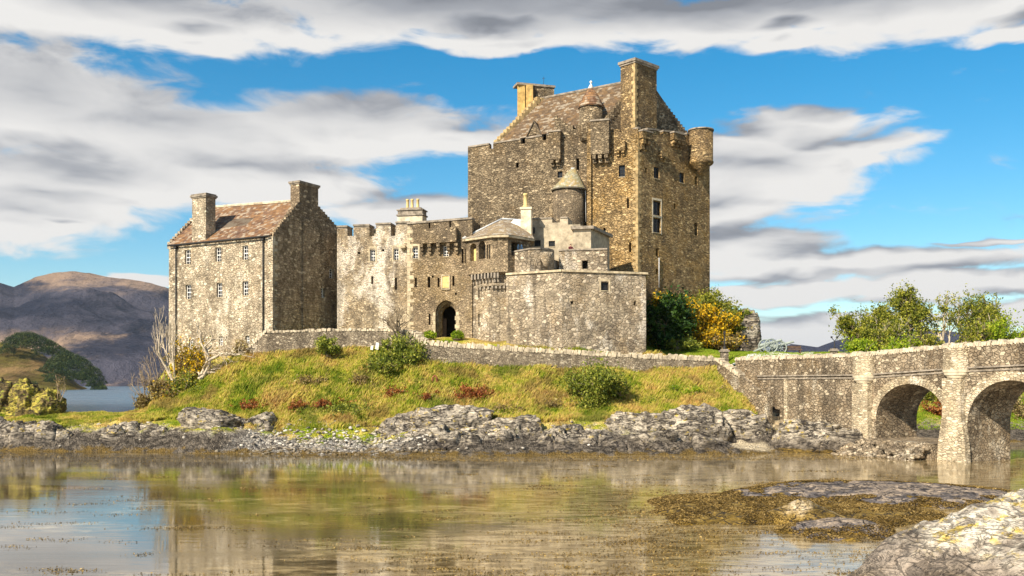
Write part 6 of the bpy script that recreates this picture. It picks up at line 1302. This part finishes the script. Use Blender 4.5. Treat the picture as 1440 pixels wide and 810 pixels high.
# gorse crag right of the keep
rock('crag', 'broken stone crag overgrown with gorse, right of the keep', (935, 428, 1064, 505), 113.5, M['crag'], 81, 6, cat='crag', dy=6, rough=.35, facet=.5)
rock('crag', 'upright weathered stone face at the right end of the gorse crag', (1034, 443, 1064, 507), 110.5, M['crag'], 84, 6, cat='crag', dy=2.4, rough=.16, facet=.15, boxy=.55)
FLW = (M['gorse'], 4200)
bush(940, 103.5, 908, 970, 407, 496, 91, 'tall dark evergreen bush beside the bastion corner', leaf='leaf_dark', n=17000, ls=.2, levels=4, lspread=.6)
bush(925, 107, 908, 948, 402, 450, 92, 'yellow-tipped gorse behind the dark evergreen bush', leaf='gorse', n=5000, ls=.17)
bush(992, 112.5, 955, 1032, 403, 450, 93, 'olive-green scrub on top of the crag, nearest the keep', leaf='leaf_olive', n=13000, ls=.17, levels=4, lspread=.5)
bush(975, 108, 948, 1004, 414, 470, 94, 'yellow flowering gorse on the upper left of the crag', leaf='gorse', n=9500, ls=.16)
bush(1010, 107.5, 985, 1040, 428, 474, 95, 'yellow flowering gorse in the middle of the crag', leaf='gorse', n=8000, ls=.16)
bush(985, 106, 955, 1022, 452, 492, 96, 'yellow and brown gorse at the foot of the crag', leaf='gorse', n=9000, ls=.15)
bush(1022, 105.5, 1000, 1046, 462, 494, 97, 'brownish gorse low on the crag beside the upright stone face', leaf='straw', n=4000, ls=.15, flowers=(M['gorse'], 1500))
bush(1034, 109, 1015, 1052, 427, 470, 98, 'fresh green shrub near the top of the upright stone face', n=6000, ls=.15)
bush(955, 101.5, 935, 985, 470, 496, 99, 'low dark green shrub at the foot of the evergreen bush', leaf='leaf_bush', n=6000, ls=.15)
# thicket on the left
bush(250, 93, 236, 300, 468, 545, 101, 'yellow gorse growing against the foot of the stone house', leaf='gorse', n=5200, ls=.13, levels=4, lspread=.5)
bush(230, 91.5, 208, 262, 520, 580, 102, 'scrub with a few yellow flowers at the left foot of the bank', leaf='straw', n=6500, ls=.13, flowers=(M['gorse'], 900))
bush(262, 91, 240, 300, 515, 578, 103, 'green undergrowth below the gnarled dead tree', leaf='leaf_bush', n=6000, ls=.13, flowers=(M['gorse'], 700))
bush(205, 91, 190, 222, 548, 583, 104, 'pale dry tuft beside the water at the far left of the bank', leaf='straw', n=2200, ls=.12)
bush(340, 94, 322, 372, 470, 512, 105, 'leafless hedge scrub climbing to the stepped wall end', leaf='straw', n=1200, levels=4)
tree(270, 92, 236, 372, 424, 111, 'large gnarled dead tree with pale twisting limbs before the stone house', leaf=None, bark='bark_pale', stems=3, levels=5, spread=.85, lean=(.75, 0), up=.12, trunk_r=.26, zb=Z(548, 92), wig=.3, cat='dead tree', name='dead_tree', depth=3.0, splits=(3, 3, 2, 2))
tree(249, 91.5, 215, 266, 428, 113, 'upright bare dead tree at the left corner of the stone house', leaf=None, bark='bark_pale', stems=2, levels=5, spread=.45, up=.4, trunk_r=.17, zb=Z(560, 91.5), cat='dead tree', name='dead_tree', depth=3.0)
tree(222, 91.2, 176, 256, 478, 117, 'low tangle of bare grey branches leaning over the water at the left', leaf=None, bark='bark_mid', stems=7, levels=5, spread=.8, lean=(-.6, 0), up=.12, trunk_r=.13, zb=Z(588, 91.2), cat='dead tree', name='dead_tree', depth=3.0)
tree(305, 92.4, 270, 345, 468, 119, 'tangle of bare brown branches under the limbs of the gnarled tree', leaf=None, bark='bark_mid', stems=7, levels=4, spread=.8, up=.2, trunk_r=.08, zb=Z(545, 92.4), cat='dead tree', name='dead_tree', depth=3.0)
tree(561, 91.6, 522, 596, 408, 121, 'bare grey-green tree rising from the sprawling bush before the curtain wall', leaf=None, bark='bark', stems=3, levels=5, spread=.6, up=.25, trunk_r=.13, zb=Z(485, 91.6), cat='tree', name='bare_tree', depth=3.0)
tree(82, 88.5, 70, 92, 522, 123, 'bare sapling at the right end of the mossy mound', leaf='straw', nleaf=200, bark='bark_mid', stems=3, levels=4, spread=.5, trunk_r=.05, zb=Z(572, 88.5), cat='sapling', name='sapling', ls=.09)
# mossy mound on the left
for i, (bx, lb) in enumerate([((-60, 538, 40, 592), 'yellow-green mossy stone mound at the left edge'), ((10, 541, 72, 586), 'mossy stone heap beside the larger mound'), ((40, 552, 90, 588), 'rounded mossy boulder ending the mound at the water')]): rock('mossy_mound', lb, bx, 89.5 - i * .5, M['moss'], 130 + i, 6, cat='mossy rock', rough=.4, amp2=.16, facet=.5, dy=2)
q = rng.uniform(0, 1, 3000); px_ = -40 + 125 * q; d_ = rng.uniform(86.8, 89, 3000); zz = Z(np.interp(px_, [-40, 40, 70, 85], [545, 545, 556, 572]), d_) - rng.uniform(.0, 1.6, 3000)
# ================= foreground =================
def blocks(x, y, seed, cs=1.5, tilt=.22):
    q = p3(x, y); wv = fbm(q * .8, 3, seed + 1) * .35; u = (x * .93 + y * .36) / cs + wv; v = (y * .93 - x * .36) / (cs * .62) + wv * .7
    iu, iv = np.floor(u), np.floor(v); f1 = np.full(len(x), 9.); f2 = f1.copy(); off = np.zeros(len(x)); zz = np.zeros(len(x), np.int64)
    for a in (-1, 0, 1):
        for b_ in (-1, 0, 1):
            cu, cv_ = (iu + a).astype(np.int64), (iv + b_).astype(np.int64); pu = cu + .15 + .7 * _h(cu, cv_, zz, seed); pv = cv_ + .15 + .7 * _h(cu, cv_, zz + 1, seed); d = np.maximum(np.abs(u - pu), np.abs(v - pv)) * .6 + np.hypot(u - pu, v - pv) * .4
            o = (_h(cu, cv_, zz + 2, seed) - .5) + tilt * 2 * ((_h(cu, cv_, zz + 3, seed) - .3) * (u - pu) + (_h(cu, cv_, zz + 4, seed) - .5) * (v - pv))
            c1 = d < f1; f2 = np.where(c1, f1, np.minimum(f2, d)); off = np.where(c1, o, off); f1 = np.where(c1, d, f1)
    return off, f2 - f1
def hfield(name, pts, xr, yr, res, mat, label, cat, amp, seed, cracks=.0, ks=.6, group=None, blk=0):
    cp = np.array(pts); D = np.sqrt(((cp[:, None, :2] - cp[None, :, :2]) ** 2).sum(-1) + .1); A = np.block([[D, np.ones((len(cp), 1))], [np.ones((1, len(cp))), np.zeros((1, 1))]]); w_ = np.linalg.lstsq(A, np.concatenate([cp[:, 2], [0]]), rcond=1e-8)[0]
    def zf(x, y):
        z = np.zeros(len(x))
        for i in range(0, len(x), 20000): d = np.sqrt((x[i:i + 20000, None] - cp[None, :, 0]) ** 2 + (y[i:i + 20000, None] - cp[None, :, 1]) ** 2 + .1); z[i:i + 20000] = d @ w_[:-1] + w_[-1]
        q = p3(x, y); g = np.clip((z + .4) / .6, 0, 1); z = z + g * amp * (fbm(q * ks, 5, seed) + .6 * fbm(q * ks * 2.1, 5, seed + 4, ridge=True))
        if blk:
            o1, e1 = blocks(x, y, seed, 2.0); o2, e2 = blocks(x, y, seed + 5, .8)
            z = z + g * blk * (.75 * o1 + .3 * o2) - g * (.45 * np.exp(-(e1 / .09) ** 2) + .16 * np.exp(-(e2 / .10) ** 2))
        if cracks:
            u = q.copy(); u[:, 0], u[:, 1] = q[:, 0] * .8 + q[:, 1] * .9, q[:, 1] * .5 - q[:, 0] * .9
            cr = np.abs(fbm(u * np.array([.45, .22, 1]) * (1 + ks), 4, seed + 8)); z = z - cracks * np.exp(-(cr / .028) ** 2) * g; st_ = np.floor((u[:, 0] * .8 + fbm(u, 3, seed + 2) * 1.2)); z = z + g * .05 * (_h(st_.astype(np.int64), np.zeros(len(st_), np.int64), np.zeros(len(st_), np.int64), seed) - .5) * 3
        return z
    me = gridmesh(name, np.arange(*xr, res), np.arange(*yr, res), zf)
    # drop what lies under the lake bed so that only the rock itself stands above water
    bm = bmesh.new(); bm.from_mesh(me); bmesh.ops.delete(bm, geom=[v for v in bm.verts if v.co.z < -.35], context='VERTS'); bm.to_mesh(me); bm.free()
    o = single(name, me, mat, label, cat, group); HF[label] = zf; return o
HF = {}; fp = []
def FP(px, py, d): v = P(px, py, d); fp.append((v.x, v.y, v.z))
for px, py, d in [(1196, 812, 27.3), (1240, 770, 27), (1300, 740, 26.8), (1360, 716, 26.5), (1420, 693, 26.3), (1500, 684, 26.3), (1600, 680, 26.5)]: FP(px, py, d)
for x, y, z in [(9.0, 24.8, 0.0), (10.5, 24.2, .35), (10.5, 22, -.1), (12, 23.5, .95), (13, 22, .9), (14.5, 23.5, 1.7), (13.5, 20, .5), (16, 22, 2.2), (17, 19.5, 1.9), (12, 19, -.4), (14, 17, -.3), (18, 25, 2.7), (20, 22, 2.8), (18, 16, 1.5), (22, 18, 2.5), (8, 27.5, -.5), (9.5, 29, -.7), (12, 29.5, -.8), (15, 30.5, -.9), (20, 31, -.7), (7.5, 24, -.7), (9, 21, -.9), (11, 17, -1), (14, 13, -.8), (18, 12, .2), (24, 30, -.5), (24, 24, 2.2), (27, 20, 1), (27, 28, -.6), (22, 12, -.4)]: fp.append((x, y, z))
hfield('lichen_rock', fp, (7, 27), (12, 31), .055, M['fore'], 'big near rock crusted with white and yellow lichen, bottom right of the photograph', 'rock', .13, 51, .18, .9)
ISL = []
def ledge(px0, px1, zt, d0, drop, label, seed, step=22):
    pts = []; r = np.random.default_rng(seed)
    for px in np.arange(px0, px1 + 1, step):
        e = .25 + .75 * min(1, (px - px0) / 40, (px1 - px) / 40); z = zt * r.uniform(.75, 1.15) * e; j = r.uniform(-.6, .6); s0 = float(np.interp(px, [0, 400, 560, 1000], [80.3, 76.4, 74.6, 75])) if d0 is None else d0
        for dd, zz in ((-1.4, -.7), (-.5, -.15), (0, .25), (.5, z * .72), (1.1, z), (2.6, z * 1.08), (drop, z * .8), (drop + 1.5, -.2)): c = XY(px, s0 + j * .7 + dd); pts.append((c.x, c.y, zz))
    a = np.array(pts); n = XY(px0, a[:, 1].mean()).x - 1; m_ = XY(px1, a[:, 1].mean()).x + 1
    for x in (n - 1, m_ + 1): pts += [(x, y, -.8) for y in np.arange(a[:, 1].min(), a[:, 1].max() + 1, 1.5)]
    return hfield('rock_ledge', pts, (n, m_), (a[:, 1].min() - .3, a[:, 1].max()), .085, M['rock'], label, 'rock', .13, seed, 0, .6, 'rock ledges along the castle shore', blk=.8)
ledge(-90, 128, 2.15, 80.0, 3.4, 'leftmost shore ledge below the mossy mound, dark below and pale on top', 201)
ledge(118, 272, 2.0, 79.9, 3.4, 'second shore ledge from the left, split by a black cleft at its right', 202)
ledge(262, 352, 1.25, 78.8, 3.0, 'low dark ledge under the big lichen-spotted boulder', 203)
ledge(338, 430, .5, 77.2, 2.4, 'lowest weedy shelf, left of the shingle', 204)
ledge(600, 760, 1.6, 75.6, 4.0, 'mid-shore ledge in front of the fractured outcrop by the log', 205)
ledge(745, 885, 1.7, 75.5, 4.2, 'mid-shore ledge below the large round bush, ending at a black cleft', 206)
ledge(862, 1030, 2.4, 79.6, 3.8, 'tall broken pale ledge under the right end of the grass bank', 208, 16)
ledge(870, 1010, 1.0, 76.0, 3.6, 'dark shore ledge in front of the pale cracked outcrop', 207)
def isl(pl, label, seed, mat, amp=.07, res=.12, name='weedy_rock', margin=4):
    pts = []
    for px, py, z in pl: d = (CH - z) * F / (py - 540); c = XY(px, d); pts.append((c.x, c.y, z))
    a = np.array(pts); lo, hi = a.min(0), a.max(0)
    pts += [(x, y, -.9) for x in np.arange(lo[0] - 1.2, hi[0] + 1.3, 1.5) for y in (lo[1] - 1.2, hi[1] + 1.2)] + [(x, y, -.9) for y in np.arange(lo[1] - 1.2, hi[1] + 1.3, 1.5) for x in (lo[0] - 1.2, hi[0] + 1.2)]
    ISL.append((label, a[:, 0].min(), a[:, 0].max(), a[:, 1].min(), a[:, 1].max())); return hfield(name, pts, (a[:, 0].min() - .5, a[:, 0].max() + .5), (a[:, 1].min() - .5, a[:, 1].max() + .5), res, mat, label, 'rock', amp, seed, 0, 1.3, 'low rocks baring at low tide')
isl([(1000, 696, -.4), (1025, 691, .08), (1080, 691, .2), (1150, 692, .27), (1230, 696, .26), (1320, 701, .22), (1360, 700, .2), (1450, 700, .1), (1500, 700, -.4), (1010, 705, -.1), (1080, 702, .05), (1150, 704, .05), (1250, 709, .03), (1330, 714, .03), (1400, 715, 0), (1450, 722, -.3), (1080, 678, -.5), (1200, 678, -.5), (1300, 682, -.5), (1400, 682, -.5), (980, 690, -.5), (1500, 720, -.5)], 'long smooth grey rock ridge just above the water before the bridge', 141, M['islet'])
isl([(900, 700, -.3), (920, 704, .06), (980, 707, .10), (1050, 708, .14), (1120, 712, .12), (1200, 718, .13), (1280, 724, .1), (1330, 730, .02), (1370, 730, -.3), (930, 716, .03), (1000, 722, .06), (1100, 726, .03), (1200, 732, .05), (1280, 738, .0), (890, 712, -.3), (900, 728, -.2), (960, 736, .03), (1040, 738, .02), (1130, 740, 0), (1220, 748, 0), (1000, 750, -.3), (1300, 750, -.3), (920, 745, -.35), (1130, 755, -.4), (1000, 696, -.3), (1200, 705, -.15), (1330, 712, -.3)], 'broad flat reef thick with brown and golden seaweed, middle distance right', 143, M['weedy'], .08)
isl([(1080, 740, -.2), (1110, 738, .08), (1150, 735, .28), (1190, 734, .38), (1235, 737, .3), (1252, 745, .12), (1262, 756, -.15), (1100, 748, .05), (1140, 752, .1), (1200, 756, .1), (1240, 758, 0), (1120, 762, -.2), (1200, 768, -.3), (1070, 752, -.3), (1150, 724, -.3), (1220, 726, -.3), (1275, 742, -.4)], 'small humped rock with bare pale grey top, seaweed round it, left of the near rock', 145, M['islet'], .07, .09)
isl([(930, 724, -.3), (955, 726, .1), (990, 724, .22), (1030, 724, .2), (1050, 730, .06), (1065, 736, -.2), (960, 738, 0), (1000, 742, -.1), (1040, 742, -.2), (920, 734, -.3), (1000, 714, -.3), (1050, 716, -.3)], 'knobbly weed-covered stones at the left end of the reef', 147, M['weedy'], .14, .1)
# floating weed: drifts of small fronds on the water
def weedpts():
    r = np.random.default_rng(77); out = []
    def drift(px, py, wx, n, wy=.5):
        d = CH * F / (py - 540); x = (px - 720) / F * d; a = r.normal(size=(n, 2)) * np.array([wx, wy]); a[:, 1] += .15 * np.sin(a[:, 0] * 2.1 + px)
        out.append(np.stack([x + a[:, 0], d + a[:, 1], np.full(n, .012)], 1))
    # sparse drifts in the open left water
    for px, py, w_, n in [(120, 709, .9, 120), (75, 721, .9, 70), (45, 720, .5, 40), (75, 736, .9, 130), (15, 742, .5, 80), (80, 759, .6, 100), (15, 770, .4, 70), (92, 802, .55, 260), (200, 779, .25, 50), (160, 762, .5, 30), (115, 687, .9, 60), (160, 674, .6, 60), (225, 671, .7, 60), (165, 704, .6, 60), (195, 699, .8, 60), (205, 715, .5, 60), (170, 724, .5, 60), (250, 742, .9, 120), (290, 743, .5, 120), (240, 743, .5, 80), (345, 746, .4, 60), (280, 686, .6, 90), (285, 703, .5, 50), (350, 686, .5, 40), (460, 760, 1.0, 90), (440, 768, 1.6, 90), (305, 719, .5, 50), (360, 725, .5, 30), (530, 774, .9, 130), (380, 688, 1, 60), (650, 783, .5, 90), (340, 806, .6, 60), (248, 809, .6, 80)]: drift(px, py, w_, n, .22)
    for k in range(420):
        u = r.random(); py = 650 + 165 * r.random() ** .8; px = 430 + (1250 - 430) * (r.random() ** .75); wgt = np.interp(px, [430, 620, 900, 1250], [.15, .4, 1, .9]) * np.interp(py, [650, 690, 740, 810], [.25, .55, 1, 1])
        if 1000 < px < 1210 and py > 755: wgt *= .25
        if r.random() < wgt: drift(px, py, r.uniform(.3, 1.3), int(r.uniform(25, 110)), r.uniform(.1, .35))
    for k in range(130):   # fringe along the shore
        px = r.uniform(-60, 1230); py = np.interp(px, [0, 400, 700, 1200], [640, 643, 645, 642]) + r.uniform(-2, 4 if px > 400 else 11); drift(px, py, 2.2, 60, .35)
    for k in range(120): drift(r.uniform(880, 1420), r.uniform(684, 762), r.uniform(.4, 1.2), 60, .3)
    for lb, xa, xb, ya, yb in ISL:
        n = int((xb - xa) * (yb - ya) * 650); x = r.uniform(xa, xb, n); y = r.uniform(ya, yb, n); z = HF[lb](x, y); nn = fbm(p3(x, y) * .9, 3, 5)
        lim = .30 if 'reef' in lb else .14; k = (z > -.05) & (z < lim + .25 * nn) & (nn > -.25); out.append(np.stack([x[k], y[k], z[k] + .03], 1))
    return np.concatenate(out)
wp_ = weedpts(); nW = len(wp_)
r = np.random.default_rng(6); a = r.uniform(0, 6.28, nW); s1 = r.uniform(.03, .10, nW) * np.interp(wp_[:, 1], [34, 60], [.55, 1]) * np.interp(wp_[:, 0], [-18, -6], [.7, 1]); s2 = s1 * r.uniform(.15, .4, nW); tz_ = r.uniform(-.02, .03, (nW, 4))
ca, sa = np.cos(a), np.sin(a); cr_ = [(-1, -.6), (.2, -1), (1, .5), (-.3, 1)]
V = np.stack([wp_ + np.stack([ca * cx * s1 - sa * cy * s2, sa * cx * s1 + ca * cy * s2, np.where(wp_[:, 2] > .02, tz_[:, i] * 1.2, np.maximum(tz_[:, i], -.006))], 1) for i, (cx, cy) in enumerate(cr_)], 1).reshape(-1, 3)
me = bpy.data.meshes.new('seaweed'); me.vertices.add(len(V)); me.vertices.foreach_set('co', V.ravel().astype(np.float32)); me.loops.add(4 * nW); me.loops.foreach_set('vertex_index', np.arange(4 * nW, dtype=np.int32)); me.polygons.add(nW); me.polygons.foreach_set('loop_start', np.arange(0, 4 * nW, 4, dtype=np.int32)); me.polygons.foreach_set('loop_total', np.full(nW, 4, dtype=np.int32)); me.update(calc_edges=True)
at = me.attributes.new('rnd', 'FLOAT', 'POINT'); at.data.foreach_set('value', np.repeat(r.random(nW), 4).astype(np.float32)); me.materials.append(M['weed'])
o = single('seaweed', me, None, 'drifts of brown seaweed fronds floating on the still water', 'seaweed'); o['kind'] = 'stuff'
# ================= people on the terrace =================
mb = MB(); mb.prism([V2(XY(716, 96.2)), V2(XY(778, 97.5)), V2(XY(786, 98.9)), V2(XY(852, 98.1)), V2(XY(852, 105)), V2(XY(745, 105))], 17.2, 18.05); o = single('terrace_floor', mb, M['slab'], 'flagged terrace floor behind the parapets above the bastion', 'terrace'); o['kind'] = 'structure'
def person(x, y, z, face, hgt, top, legs, hair, label, pose='stand', seed=0):
    k = hgt / 1.75; rot = Matrix.Rotation(face, 3, 'Z')
    J = {'pel': (0, 0, .95), 'sp': (0, .0, 1.15), 'ch': (0, .0, 1.35), 'nk': (0, 0, 1.50), 'hd': (0, -.01, 1.58), 'ht': (0, -.01, 1.70)}
    E = [('pel', 'sp'), ('sp', 'ch'), ('ch', 'nk'), ('nk', 'hd'), ('hd', 'ht')]; Rd = {'pel': .15, 'sp': .13, 'ch': .155, 'nk': .055, 'hd': .095, 'ht': .075}
    for s_, n in ((-1, 'l'), (1, 'r')):
        J[n + 'sh'] = (s_ * .19, 0, 1.42); 
        if pose == 'lean': J[n + 'el'] = (s_ * .26, -.18, 1.18); J[n + 'wr'] = (s_ * .12, -.40, 1.12); J[n + 'ha'] = (s_ * .06, -.46, 1.13)
        else: J[n + 'el'] = (s_ * .25, .02, 1.14); J[n + 'wr'] = (s_ * .24, -.12, .92); J[n + 'ha'] = (s_ * .23, -.17, .85)
        J[n + 'hp'] = (s_ * .09, 0, .90); J[n + 'kn'] = (s_ * .10, -.02, .50); J[n + 'an'] = (s_ * .10, .02, .08); J[n + 'ft'] = (s_ * .11, -.15, .04)
        E += [('ch', n + 'sh'), (n + 'sh', n + 'el'), (n + 'el', n + 'wr'), (n + 'wr', n + 'ha'), ('pel', n + 'hp'), (n + 'hp', n + 'kn'), (n + 'kn', n + 'an'), (n + 'an', n + 'ft')]
        Rd.update({n + 'sh': .075, n + 'el': .05, n + 'wr': .035, n + 'ha': .04, n + 'hp': .10, n + 'kn': .065, n + 'an': .045, n + 'ft': .045})
    names = list(J); me = bpy.data.meshes.new('body'); me.from_pydata([tuple(Vector(J[n]) * k) for n in names], [(names.index(a), names.index(b_)) for a, b_ in E], [])
    ob = bpy.data.objects.new('tmp', me); COL.objects.link(ob); sk = ob.modifiers.new('s', 'SKIN'); ss = ob.modifiers.new('u', 'SUBSURF'); ss.levels = 2; ss.render_levels = 2
    for i, n in enumerate(names): me.skin_vertices[0].data[i].radius = (Rd[n] * k,) * 2; me.skin_vertices[0].data[i].use_root = (n == 'pel')
    dg = bpy.context.evaluated_depsgraph_get(); dg.update(); m2 = bpy.data.meshes.new_from_object(ob.evaluated_get(dg)); bpy.data.objects.remove(ob)
    m2.transform(rot.to_4x4()); m2.materials.clear()
    for c in ((.50, .30, .21), top, legs): m2.materials.append(flat('skin_or_cloth', c, .8, .08, 6))
    inv = rot.inverted()
    for p_ in m2.polygons:
        c = inv @ p_.center / k; hand = c.z > 0 and ((pose == 'lean' and c.y < -.36) or (pose != 'lean' and abs(c.x) > .19 and c.z < .93))
        p_.material_index = 0 if (c.z > 1.50 or hand) else (1 if c.z > .92 else 2); p_.use_smooth = True
    o = thing('person', (x, y, z), label, 'person'); b_ = bpy.data.objects.new('body', m2); COL.objects.link(b_); b_.parent = o
    hm_ = MB(); bm = bmesh.new(); bmesh.ops.create_icosphere(bm, subdivisions=3, radius=1); 
    for v in list(bm.verts):
        if v.co.y < -.25 and v.co.z < .35: bm.verts.remove(v)
    hm2 = bpy.data.meshes.new('hair'); bm.to_mesh(hm2); bm.free(); hm2.transform(Matrix.Translation(rot @ Vector((0, .005, 1.665)) * k) @ rot.to_4x4() @ Matrix.Diagonal((.098 * k, .112 * k, .115 * k, 1))); hm2.materials.append(flat('hair', hair, .8)); h = bpy.data.objects.new('hair', hm2); COL.objects.link(h); h.parent = o
    nm = MB(); nm.cbox(rot @ Vector((0, -.108, 1.60)) * k, .013, .018, .022, rot); me3 = nm.mesh('nose'); me3.materials.append(m2.materials[0]); n_ = bpy.data.objects.new('nose', me3); COL.objects.link(n_); n_.parent = o
    em = MB(); [em.cbox(rot @ Vector((s_ * .034, -.098, 1.635)) * k, .012, .006, .007, rot) for s_ in (-1, 1)]
    for s_ in (-1, 1): e_ = MB(); e_.cbox(rot @ Vector((s_ * .034, -.100, 1.635)) * k, .012, .006, .007, rot); e3 = e_.mesh('eye'); e3.materials.append(M['iron']); q_ = bpy.data.objects.new('eye', e3); COL.objects.link(q_); q_.parent = o
    return o
c = XY(731, 96.7); person(c.x, c.y, 18.05, .2, 1.66, (.30, .50, .72), (.06, .07, .1), (.30, .20, .10), 'person in a light blue top standing by the tower doorway behind the curved parapet')
c = XY(802.5, 98.65); person(c.x, c.y, 18.05, .3, 1.72, (.10, .02, .025), (.04, .04, .06), (.06, .035, .02), 'person in dark red clothing at the straight parapet, left of the two together', 'lean')
c = XY(811, 98.75); person(c.x, c.y, 18.05, -.3, 1.74, (.035, .03, .045), (.03, .03, .04), (.28, .16, .07), 'person in dark clothing at the straight parapet, right of the two together', 'lean')

for i, (px, d, x0, x1, y0, yb, lf, lb) in enumerate([(1318, 98, 1296, 1345, 548, 590, 'bracken', 'rusty bracken on the far bank seen through the first arch'), (1300, 102, 1270, 1340, 535, 575, 'leaf_olive', 'olive scrub on the far bank seen through the first arch'), (1430, 99, 1405, 1470, 545, 592, 'straw', 'dry scrub on the far bank seen through the second arch')]): bush(px, d, x0, x1, y0, yb, 220 + i, lb, leaf=lf, n=3500)
# ================= air =================
m = bpy.data.materials.new('sea_air'); m.use_nodes = True; t = NT(m.node_tree); t.n.clear(); o = t.add('ShaderNodeOutputMaterial'); v = t.add('ShaderNodeVolumePrincipled')
v.inputs['Color'].default_value = (.72, .82, .96, 1); v.inputs['Density'].default_value = .000028; v.inputs['Anisotropy'].default_value = .2; t.l.new(v.outputs[0], o.inputs['Volume'])
mb = MB(); mb.cbox((0, 6400, 250), 12500, 9600, 256); o = struct('haze', mb, m, 'stuff', 'thin bluish sea air between the castle and the far mountains')
